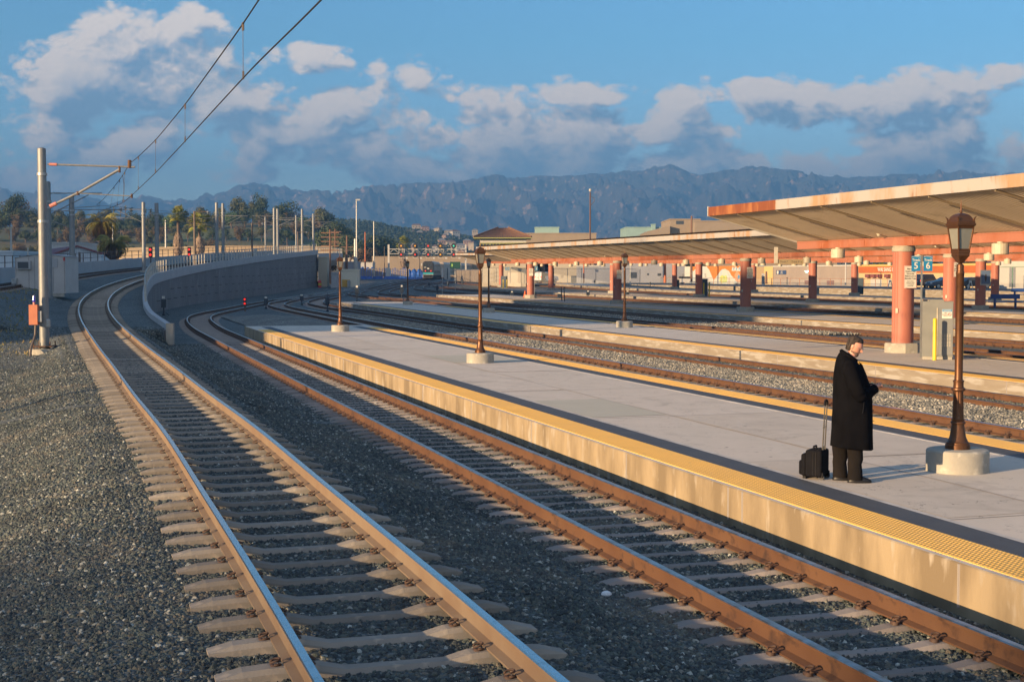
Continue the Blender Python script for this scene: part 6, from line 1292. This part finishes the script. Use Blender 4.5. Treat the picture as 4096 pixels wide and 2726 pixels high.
# cars, cart, small road things
p = row(3703, 103); car_parts('black_suv', 'black sport utility vehicle with a glowing tail light left of the lamp post', (.012, .016, .03), (p.x, p.y, ZR), .75, True, 1.02)
p = row(3780, 100); car_parts('dark_sedan', 'dark grey sedan facing left in front of the black utility vehicle', (.05, .06, .085), (p.x, p.y, ZR), 3.35, False, 1.)
p = row(3892, 103); car_parts('dark_sedan', 'dark sedan with a red tail light seen right of the nearest lamp post', (.01, .014, .025), (p.x, p.y, ZR), .35, False, 1.)
p = row(2190, 112); car_parts('white_van', 'white utility vehicle parked behind the fence near the yellow bollards', (.6, .6, .58), tuple(atY(2185, 1130, 255)), .9, True, 1.1)
p = atY(2795, 1137, 243); gc = thing('utility_cart', 'white utility cart driven past the mural by a person in red', 'cart', p, 0)
MB().bb(-3.4, -1.5, -.6, .6, .35, 1.0).bb(1.0, 1.7, -.6, .6, .3, 1.15).bb(-1.5, 1.2, -.55, .55, .3, .45).build('body', WHITE, gc); MB().bb(-3.35, -1.5, -.55, .55, 1.0, 1.35).build('bed', BLACK, gc); MB().bb(-2.9, 1.35, -.6, .6, 1.85, 1.9).build('canopy', WHITE, gc)
m = MB()
for x in (-2.6, -.2, 1.2): m.tube([(x, -.55, .9), (x-.1, -.55, 1.85)], .025, 5); m.tube([(x, .55, .9), (x-.1, .55, 1.85)], .025, 5)
m.build('frame', DPOLE, gc)
for x in (-2.8, 1.1):
    for sy in (-.5, .5): w_ = MB().lathe([(.26, -.08), (.26, .08)], 14).build('wheel', BLACK, gc); w_.rotation_euler = (pi/2, 0, 0); w_.location = (x, sy, .27)
p2 = thing('person', 'driver in a red jacket seated in the utility cart', 'person', (p.x-.1, p.y, p.z+.45)); k = MB(); k.lathe([(.16, 0), (.24, .15), (.25, .4), (.2, .62), (.07, .70), (.07, .76), (.11, .84), (.12, .92), (.09, 1.0), (.03, 1.04)], 12); k.tube([(.0, -.2, .6), (.2, -.24, .4), (.5, -.15, .42)], [.07, .06, .04], 7); k.tube([(0, -.12, .08), (.45, -.14, .12), (.55, -.14, -.25)], [.11, .09, .07], 7); smooth_by_angle(k.build('body', mat('red_jacket', (.42, .03, .05), .8), p2), 60)
for px, d, lb in ((3560, 100, 'pale folding barrier post left of the large pink pillar'), (3880, 100, 'pale folding barrier right of the nearest lamp post')):
    a = row(px, d); o = thing('a_frame_barrier', lb, 'barrier', a); k = MB()
    for sx in (-.3, .3): k.box((sx*.6, 0, .5), (.08, .1, 1.05), 0, 0, -sx*.7)
    k.box((0, 0, .85), (.3, .12, .2)); k.build('frame', WHITE, o)
a = row(3052, 101); o = thing('striped_post', 'white and black striped short post before the tan wall', 'post', a); MB().bb(-.22, .22, -.2, .2, 0, 1.9).build('post', WHITE, o); k = MB()
for z in (.4, .65, .9, 1.15, 1.4): k.box((0, -.21, z), (.44, .02, .1), 0, 0, .5)
k.build('stripes', BLACK, o)
# ---------------------------------------------------------------- mountains
def mountains():
    def vnoise(x, y, seed):
        r_ = np.random.default_rng(seed).random((256, 256)); xi = np.floor(x).astype(int); yi = np.floor(y).astype(int); fx = x-xi; fy = y-yi; fx = fx*fx*(3-2*fx); fy = fy*fy*(3-2*fy)
        g_ = lambda a, b: r_[a % 256, b % 256]; return (g_(xi, yi)*(1-fx)+g_(xi+1, yi)*fx)*(1-fy)+(g_(xi, yi+1)*(1-fx)+g_(xi+1, yi+1)*fx)*fy
    az = np.linspace(-.46, .46, 900); pxs_ = [-600,0,70,103,218,298,367,405,442,488,562,620,666,797,826,913,1008,1130,1286,1391,1495,1652,1791,1912,1973,2048,2300,2570,2674,2787,2865,3004,3222,3526,3743,4096,4700]
    ys_ = [770,757,770,777,777,791,797,803,820,797,785,782,802,797,782,769,734,749,776,765,752,739,739,721,704,714,712,682,664,712,694,672,702,714,690,704,712]
    sky_ = np.interp(2048+az*F, pxs_, ys_); nt = 230; rn = np.random.default_rng(11)
    A_, T_ = np.meshgrid(az, np.linspace(0, 1, nt)); D = 4200+1900*T_; X = A_*D; Y = D
    crest = HC+(HZ-sky_)*6100/F; crest = crest+9*(vnoise(az*900, az*0, 5)-.5)+16*(vnoise(az*220, az*0, 6)-.5)
    rg = 0; amp = 1; fq = 1/310.
    wx = X+260*vnoise(X/420, Y/420, 3); wy = Y+260*vnoise(X/380+7, Y/380, 4)
    for o in range(6):
        uu, vv = wx*.83+wy*.62, wy*.95-wx*.5; n_ = 1-abs(2*vnoise(uu*fq+9*o, vv*fq*.8+5*o, 20+o)-1); rg = rg+amp*n_*n_; amp *= .53; fq *= 2.03
    rg = rg/2.15; rg = rg+.10*(vnoise(X/37, Y/30, 77)-.5)+.05*(vnoise(X/17, Y/15, 78)-.5); base = crest[None, :]*(T_**.85)
    z = base*(.50+.5*T_)+(rg-.45)*270*(np.sin(pi*np.clip(T_*.93+.02, 0, 1))**.8)*np.clip(crest[None, :]/300, .5, 1.3)
    z = np.minimum(z, HC+(HZ-sky_[None, :])*D/F+(rg-.62)*46); z[-1] = crest; V = np.stack([X, Y, z], -1).reshape(-1, 3); n = len(az)
    me = bpy.data.meshes.new('mountains'); idx = np.arange((nt-1)*n).reshape(nt-1, n)[:, :-1].ravel(); F_ = np.stack([idx, idx+1, idx+n+1, idx+n], 1)
    me.vertices.add(len(V)); me.vertices.foreach_set('co', V.ravel()); me.loops.add(F_.size); me.loops.foreach_set('vertex_index', F_.ravel().astype(np.int32)); me.polygons.add(len(F_)); me.polygons.foreach_set('loop_start', np.arange(0, F_.size, 4, dtype=np.int32)); me.polygons.foreach_set('use_smooth', [True]*len(F_)); me.update(calc_edges=True)
    m = mat('mountain_scrub', (.045, .05, .045), .95, col2=(.07, .065, .055), ns=.004, nf=(.4, .6), col3=(.24, .17, .12), n3=.03, f3=(.585, .65), det=12, coord='Object', bump=9., bs=.03); me.materials.append(m)
    o = bpy.data.objects.new('mountains', me); C.objects.link(o); tag(o, kind='structure')
mountains()
# ---------------------------------------------------------------- the man in the black coat
SKIN = mat('skin', (.50, .235, .15), .5, col2=(.55, .25, .17), ns=20.); HAIR = mat('dark_hair', (.014, .010, .008), .75, spec=.2, col2=(.055, .043, .036), ns=45., stretch=(1, 1, .3), bump=.002, bs=120)
BEARD = mat('grey_brown_beard', (.19, .12, .09), .9, col2=(.12, .075, .055), ns=60.); COAT = mat('black_wool', (.0035, .0036, .0046), 1., col2=(.006, .006, .0072), ns=6., bump=.002, bs=60, spec=.04); TROU = mat('charcoal_cloth', (.013, .011, .010), .95, col2=(.009, .008, .0075), ns=5., bump=.001, bs=90, spec=.08); SHOE = mat('black_leather', (.008, .008, .009), .45, spec=.3)
p = onz(3399, 1925, .24); man = thing('person', 'man in a long black overcoat standing with head bowed over his hands beside a suitcase', 'person', p, -.10)
def ell(cx, cy, z, rx, ry, n=28, pw=2.3, tx=0., ph=0.):
    out = []
    for k in range(n):
        a = 2*pi*k/n; c, s_ = cos(a), sin(a); q = (abs(c)**pw+abs(s_)**pw)**(-1/pw); x, y = rx*c*q, ry*s_*q; out.append((cx+x, cy+y, z+tx*x))
    return out
# body: one skinned surface (pelvis, legs, trunk, neck, arms, hands with fingers)
bm_v, bm_e, bm_r = [], [], []
def chain(pts, rs, start=None):
    prev = start
    for q, r_ in zip(pts, rs):
        bm_v.append(q); bm_r.append(r_); i = len(bm_v)-1
        if prev is not None: bm_e.append((prev, i))
        prev = i
    return prev
pel = chain([(0, 0, .95)], [.15]); chest = chain([(0, 0, 1.15), (-.02, 0, 1.38), (-.03, 0, 1.50)], [.17, .17, .10], pel); neck = chain([(-.01, 0, 1.58), (.02, 0, 1.64)], [.062, .058], chest)
head_i = chain([(.035, 0, 1.70), (.045, 0, 1.76)], [.075, .07], neck)
for sy, fx in ((-.10, .03), (.10, -.13)):
    a_ = chain([(fx*.3, sy, .86), (fx*.6, sy, .50), (fx*.9, sy, .09)], [.10, .075, .045], pel); chain([(fx+.10, sy, .035), (fx+.17, sy, .03)], [.035, .028], a_)
HANDS = []
for sy in (-1, 1):
    s_ = chain([(-.04, sy*.19, 1.47), (.02, sy*.26, 1.28), (.05, sy*.24, 1.15)], [.07, .055, .05], chest); w_ = chain([(.20, sy*.15, 1.18), (.29, sy*.075, 1.215)], [.036, .027], s_); HANDS.append((w_, sy))
for w_, sy in HANDS:
    palm = chain([(.325, sy*.05, 1.225), (.345, sy*.045, 1.23)], [.024, .022], w_)
    for k, (dy, L_) in enumerate(((-.020, .036), (-.007, .042), (.007, .040), (.020, .032))):
        b0 = (.358, sy*.045+dy, 1.232-abs(dy)*.2); chain([b0, (b0[0]+L_*.6, b0[1]-sy*.006, b0[2]+.004), (b0[0]+L_*.75, b0[1]-sy*.016, b0[2]-.012), (b0[0]+L_*.5, b0[1]-sy*.02, b0[2]-.026)], [.0095, .009, .008, .007], palm)
    chain([(.335, sy*.025, 1.242), (.358, sy*.010, 1.258), (.380, sy*.006, 1.262)], [.0105, .010, .008], w_ if False else palm)
me = bpy.data.meshes.new('body'); me.from_pydata(bm_v, bm_e, []); me.materials.append(SKIN); body = bpy.data.objects.new('body', me); C.objects.link(body); body.parent = man
sk = body.modifiers.new('skin', 'SKIN'); sl_ = me.skin_vertices[0].data
for i, r_ in enumerate(bm_r): sl_[i].radius = (r_, r_); sl_[i].use_root = (i == 0)
sk.use_smooth_shade = True; ss = body.modifiers.new('sub', 'SUBSURF'); ss.levels = 2; ss.render_levels = 2
# head with features, bowed forward: built upright then tilted
hd = MB(); n = 28; rings = []
prof = [(-.115, .030, .034, .022), (-.108, .050, .046, .022), (-.09, .066, .056, .016), (-.065, .078, .066, .008), (-.035, .087, .072, .002), (0, .094, .077, 0), (.03, .098, .079, -.004), (.06, .096, .077, -.008), (.085, .085, .068, -.012), (.105, .064, .052, -.015), (.118, .034, .028, -.017), (.121, .008, .007, -.018)]
for z, rx, ry, cx in prof:
    ring = []
    for k in range(n):
        a = 2*pi*k/n; x = cx+rx*cos(a); y = ry*sin(a)
        if cos(a) > .3:
            f_ = (cos(a)-.3)/.7
            x -= .010*f_*(abs(z-.012) < .016)                                    # eye sockets
            x += .006*f_*(abs(z-.035) < .012)                                    # brow
        ring.append((x, y, z))
    rings.append(ring)
hd.loft(rings)
hd.loft([[(.088+a, b*w_, z) for a, b in ((0, -1), (h_, -.25), (h_, .25), (0, 1))] for z, h_, w_ in ((.028, .004, .009), (.008, .013, .011), (-.012, .024, .013), (-.028, .034, .018), (-.036, .022, .018), (-.041, .004, .012))])   # nose
hd.box((.083, 0, -.066), (.012, .036, .006)).box((.081, 0, -.075), (.014, .032, .007))                        # lips
for sy in (-1, 1):
    hd.lathe([(.003, -.033), (.013, -.028), (.017, -.008), (.021, .012), (.018, .028), (.006, .035)], 8, (-.012, sy*.079, -.005), 0, 0, (1, .45))  # ears
    hd.lathe([(.002, -.009), (.009, -.004), (.009, .004), (.002, .009)], 8, (.080, sy*.031, .012))
hm = hd.build('head', SKIN, man); smooth_by_angle(hm, 50)
HP_ = (.045, 0, 1.722); HR_ = (.0, .42, -.35)
hm.location = HP_; hm.rotation_euler = HR_
hr = MB(); rings = []
for z, rx, ry, cx, a0 in ((-.075, .055, .060, -.042, 1), (-.05, .072, .069, -.032, 1), (-.02, .088, .079, -.022, 1), (.01, .098, .085, -.014, 1), (.035, .103, .088, -.012, .6), (.055, .098, .085, -.020, .5), (.075, .101, .083, -.018, 0), (.098, .092, .075, -.016, 0), (.118, .074, .058, -.014, 0), (.129, .044, .034, -.018, 0), (.133, .012, .010, -.02, 0)):
    ring = []
    for k in range(n):
        a = 2*pi*k/n; x, y = cx+rx*cos(a), ry*sin(a)
        if a0 and cos(a) > -.05+.35*(1-a0): x = min(x, -.012+.03*(1-a0)); y *= .95
        ring.append((x*(1+.02*sin(9*a+z*40)), y*(1+.02*sin(7*a)), z))
    rings.append(ring)
hr.loft(rings); o = hr.build('hair', HAIR, hm); smooth_by_angle(o, 60)
bd = MB(); rings = []
for z, rx, ry, cx in ((-.126, .036, .036, .020), (-.112, .058, .050, .019), (-.092, .073, .062, .013), (-.070, .082, .070, .006), (-.052, .084, .074, .004)):
    rings.append([(max(cx+rx*cos(a), -.02)+(.004 if z < -.08 else 0), ry*sin(a), z) for a in np.linspace(-1.75, 1.75, 18)])
V = [v for r_ in rings for v in r_]; bd.add(V, [(i*18+k, i*18+k+1, (i+1)*18+k+1, (i+1)*18+k) for i in range(4) for k in range(17)]+[tuple(range(17, -1, -1))])
bd.box((.090, 0, -.053), (.012, .044, .009)); smooth_by_angle(bd.build('beard', BEARD, hm), 60)
gs = MB()
for sy in (-1, 1):
    gs.tube([(.104, sy*.034+.020*cos(a), .010+.015*sin(a)) for a in np.linspace(0, 2*pi, 15)], .0016, 5); gs.tube([(.104, sy*.054, .014), (.05, sy*.080, .012), (-.01, sy*.082, .012)], .0016, 5)
gs.tube([(.104, -.014, .012), (.108, 0, .016), (.104, .014, .012)], .0016, 5); gs.build('glasses', STEEL, hm)
# overcoat
ct = MB(); rings = []
CO = [(.440,-.242,.285,.27),(.46,-.240,.282,.275),(.60,-.232,.277,.28),(.75,-.228,.272,.28),(.9,-.222,.268,.28),(1.0,-.220,.264,.28),(1.1,-.219,.258,.278),(1.2,-.220,.245,.272),(1.3,-.218,.212,.268),(1.38,-.212,.178,.262),(1.45,-.203,.148,.245),(1.50,-.192,.122,.215),(1.54,-.180,.098,.170),(1.575,-.155,.078,.118),(1.592,-.138,.064,.096),(1.606,-.125,.056,.084)]
for i, (z, xb, xf, ry) in enumerate(CO):
    ring = []
    for k in range(40):
        a = 2*pi*k/40; c, s_ = cos(a), sin(a); q = (abs(c)**2.4+abs(s_)**2.4)**(-1/2.4); rx = (xf-xb)/2; x, y = (xf+xb)/2+rx*c*q, ry*s_*q
        fold = .011*sin(a*6+z*1.5)*min(1, max(0, (1.15-z)*1.6))+.004*sin(a*13+z*9)*(z < 1.3); ring.append((x+fold*c, y+fold*s_, z+.03*(-c)*(z < .47)*.8-(.058*c*min(1, (z-1.46)/.12) if z > 1.46 else 0)))
    rings.append(ring)
ct.loft(rings, cap=False); o = ct.build('overcoat', COAT, man, ); smooth_by_angle(o, 60)
so_ = o.modifiers.new('thickness', 'SOLIDIFY'); so_.thickness = .012
k = MB(); k.sweep([(0, 0), (.03, -.05), (.035, .015), (.008, .03)], [(-.11+.17*(.5+.5*cos(a)), .075*sin(a), 1.598-.062*cos(a)) for a in np.linspace(.5, 2*pi-.5, 22)], cap=True); smooth_by_angle(k.build('collar', COAT, o), 40)
k = MB()
for sy in (-1, 1): k.add([(.095, sy*.022, 1.53), (.128, sy*.085, 1.50), (.188, sy*.075, 1.36), (.225, sy*.015, 1.24)], [(0, 1, 2, 3)])
k.build('lapel', COAT, o)
k = MB()
for z in (.78, 1.22): k.lathe([(.014, 0), (.014, .006)], 10, (.275, -.04, z))
k.build('button', SHOE, o); MB().box((.12, -.283, .98), (.006, .006, .16), 0, 0, .12).build('pocket_flap', SHOE, o)
for sy in (-1, 1):
    sl2 = MB(); pts = [Vector(v) for v in ((-.045, sy*.17, 1.50), (-.045, sy*.235, 1.44), (-.01, sy*.285, 1.32), (.045, sy*.305, 1.18), (.085, sy*.275, 1.125), (.15, sy*.225, 1.135), (.22, sy*.16, 1.165), (.285, sy*.10, 1.195))]
    pts = [pts[0].lerp(pts[1], .5) if False else p_ for p_ in pts]; P_ = []; R_ = []
    for i in range(len(pts)-1):
        for f_ in (0, .25, .5, .75): P_.append(pts[i].lerp(pts[i+1], f_)); R_.append([.075, .095, .098, .092, .090, .080, .068, .060][i]*(1-f_)+[.075, .095, .098, .092, .090, .080, .068, .060][i+1]*f_+.0045*sin(len(R_)*2.1)*(i > 1))
    P_.append(pts[-1]); R_.append(.06); sl2.tube(P_, R_, 20); q = sl2.build('sleeve', COAT, o); smooth_by_angle(q, 60)
# trousers and shoes
for sy, xc, nm in ((-.115, .045, 'near'), (.10, -.115, 'far')):
    k = MB(); k.loft([ell(xc+a, sy*b, z, rx, ry, 20) for z, a, b, rx, ry in ((.045, .008, 1, .092, .085), (.07, .006, 1, .094, .085), (.16, .004, 1, .090, .083), (.24, -.004, 1, .088, .082), (.30, .008, 1, .094, .085), (.40, .0, 1, .098, .09), (.50, .0, .98, .105, .10), (.62, .01 if sy < 0 else .04, .95, .105, .11), (.85, .0 if sy < 0 else .08, .9, .11, .12))]); smooth_by_angle(k.build('trouser_leg', TROU, man), 60)
    k = MB(); k.loft([ell(xc+.06, sy, z, rx, ry, 22, 2.2) for z, rx, ry in ((0, .148, .048), (.012, .152, .052), (.03, .150, .052), (.05, .135, .046))]+[ell(xc+.03, sy, .075, .10, .040, 22), ell(xc+.01, sy, .09, .07, .035, 22)]); smooth_by_angle(k.build('shoe', SHOE, man), 50)
# ---------------------------------------------------------------- wheeled suitcase
CAS = mat('black_nylon', (.0045, .0045, .006), .85, col2=(.007, .007, .009), ns=8., bump=.002, bs=70, spec=.12); CASE_D = mat('black_trim', (.006, .006, .008), .6, spec=.2); CHR = mat('aluminium_tube', (.62, .55, .44), .25, 1.)
p = onz(3262, 1912, .24); su = thing('suitcase', 'small black wheeled suitcase with a long extended handle behind the man', 'suitcase', p, -.52)
def rbox(nm, x0, x1, y0, y1, z0, z1, m, parent, bev=.02):
    o = MB().bb(x0, x1, y0, y1, z0, z1).build(nm, m, parent); b = o.modifiers.new('bevel', 'BEVEL'); b.width = bev; b.segments = 3; smooth_by_angle(o, 50); return o
rbox('shell', -.09, .13, -.165, .165, .035, .385, CAS, su, .03); rbox('front_pocket', -.155, -.08, -.145, .145, .04, .33, CAS, su, .03); rbox('small_pocket', -.19, -.14, -.12, .12, .05, .24, CAS, su, .025)
m = MB()
for x in (.02, .055): m.tube([(x, -.168, .06), (x, -.168, .36), (x, -.14, .388), (x, .14, .388), (x, .168, .36), (x, .168, .06)], .005, 5)
m.build('zips', CASE_D, su); MB().box((-.145, -.03, .30), (.04, .05, .045), 0, 0, .3).build('badge', mat('badge_silver', (.30, .33, .36), .3, .8), su)
m = MB(); m.tube([(-.01, -.06, .385), (-.01, -.05, .42), (-.01, .05, .42), (-.01, .06, .385)], .013, 8); m.build('carry_handle', CASE_D, su)
m = MB(); hb = []
for sy in (-.045, .045):
    m.tube([(.105, sy, .38), (.118, sy, .68), (.130, sy, .98)], [.009, .009, .0075], 10); m.tube([(.105, sy, .37), (.107, sy, .43)], .014, 8); m.tube([(.1165, sy, .66), (.1175, sy, .685)], .012, 8)
m.build('pull_tubes', CHR, su); m = MB(); m.tube([(.129, -.045, .955), (.1305, -.047, .99), (.131, -.035, 1.012), (.131, 0, 1.02), (.131, .035, 1.012), (.1305, .047, .99), (.129, .045, .955)], .0155, 10); m.build('grip', CASE_D, su)
for sy in (-.12, .12):
    w_ = MB().lathe([(.036, -.014), (.036, .014)], 16).build('wheel', BLACK, su); w_.rotation_euler = (pi/2, 0, 0); w_.location = (.115, sy, .036); rbox('wheel_housing', .08, .145, sy-.025, sy+.025, .03, .10, CASE_D, su, .01)
MB().box((-.12, 0, .02), (.04, .2, .04)).build('foot', CASE_D, su)
# ---------------------------------------------------------------- small litter and plants
weed = leafmat('dry_weeds', (.16, .13, .05), (.09, .10, .03), (.22, .15, .07)); m = MB(); q = random.Random(9)
for i in range(700):
    px = q.uniform(-60, 150); py = q.uniform(1290, 1450) if q.random() < .6 else q.uniform(1190, 1290); Y = q.uniform(52, 85); X = (px-2048)/F*Y; z = zt(X, Y); h_ = q.uniform(.04, .16); a = q.uniform(0, 3.14)
    m.quad((X-.03*cos(a), Y-.03*sin(a), z), (X+.03*cos(a), Y+.03*sin(a), z), (X+q.uniform(-.1, .1), Y+q.uniform(-.1, .1), z+h_))
tag(m.build('weeds', weed), 'dry weeds growing on the bank at the left edge', 'weeds', kind='stuff')
LIT = mat('litter_white', (.6, .62, .62), .7)
for px, py, lb in ((2425, 2376, 'larger pale stone lying in the gravel between the nearest two tracks'), (2310, 2532, 'pale stone near the left rail of the brown track')):
    a = onz(px, py, -.17); k = MB().lathe([(.02, -.02), (.045, 0), (.04, .02), (.015, .035)], 7, sq=(1.2, .8)).build('stone', LIT); k.location = a; tag(k, lb, 'stone')
# ---------------------------------------------------------------- unseen buildings and trees, added and shaped to cast the long shade
def caster(label, p0, p1, q, depth=14., s0=-100.):
    """occupies the band p0..p1 across the sunlight; q = height of its shade at the camera's foot"""
    L = Vector((SUN_DIR[0], SUN_DIR[1])); N = Vector((SUN_DIR[1], -SUN_DIR[0])); H_ = q-s0*math.tan(R(SUN_EL)); c = L*(s0-depth/2)+N*((p0+p1)/2)
    r = thing('shade_building', label, 'building', (c.x, c.y, -.5), atan2(L.y, L.x)-pi/2); w = p1-p0
    MB().bb(-w/2, w/2, -depth/2, depth/2, 0, H_+.5).build('walls', STUC, r); MB().bb(-w/2+.3, w/2-.3, -depth/2+.3, depth/2-.3, H_+.5, H_+.52).build('roof', RT_, r)
    k = MB()
    for i in range(int(w/4)): k.box((-w/2+2+i*4, depth/2+.01, H_*.5), (1.4, .06, 1.6))
    k.build('windows', DKG, r)
caster('unseen building added behind the camera to shade the nearest rails', -6.4, 60, 7., 14., -260.)
for p_, s_, lb in ((-9.0, -118, 'unseen tree added behind the camera to dapple the nearest rails'), (-5.5, -125, 'second unseen tree added behind the camera for dappled shade')):
    c = Vector((SUN_DIR[0], SUN_DIR[1]))*s_+Vector((SUN_DIR[1], -SUN_DIR[0]))*p_; tree(c.x, c.y, 4., 5., 15.5, 3, lb, None)
caster('unseen building added to shade the far bend of the tracks', -75, -57.5, 17.2)
caster('taller unseen building added to shade the equipment hut', -105, -75, 18.9)
caster('low unseen building added to shade the left end of the wall', -113, -105, 13.)
caster('unseen building added to shade the start of the retaining wall', -136, -113, 15.8)
caster('long unseen building added to shade the retaining wall', -236, -136, 26.)
caster('distant unseen building added to shade the foot of the palms', -290, -236, 27.)
caster('low unseen block added behind the camera to shade the nearest gravel', -16., -6.4, 1.0, 14., -170.)
for x_, y_, lb in ((-42, 8, 'catenary pole outside the picture at the left, its shade crosses the gravel'), (-47, -9, 'second catenary pole outside the picture at the left, shading the gravel')):
    r = thing('catenary_pole', lb, 'pole', (x_, y_, -.3), 0, 'catenary poles of the light rail line'); MB().tube([(0, 0, 0), (0, 0, 9.5)], [.2, .15], 10).build('mast', GAL, r); brack(r, 6.6, 4.)
# ---------------------------------------------------------------- air
hz = MB().bb(-6200, 6200, -300, 6400, -3., 475).build('haze', None); me = hz.data; me.materials.clear()
hm_ = bpy.data.materials.new('haze'); hm_.use_nodes = True; t = hm_.node_tree; t.nodes.clear(); vo = t.nodes.new('ShaderNodeVolumePrincipled'); ou = t.nodes.new('ShaderNodeOutputMaterial'); t.links.new(vo.outputs[0], ou.inputs['Volume'])
vo.inputs['Color'].default_value = (.13, .34, .68, 1); vo.inputs['Density'].default_value = 2.9e-4; vo.inputs['Anisotropy'].default_value = 0; me.materials.append(hm_); tag(hz, kind='stuff')
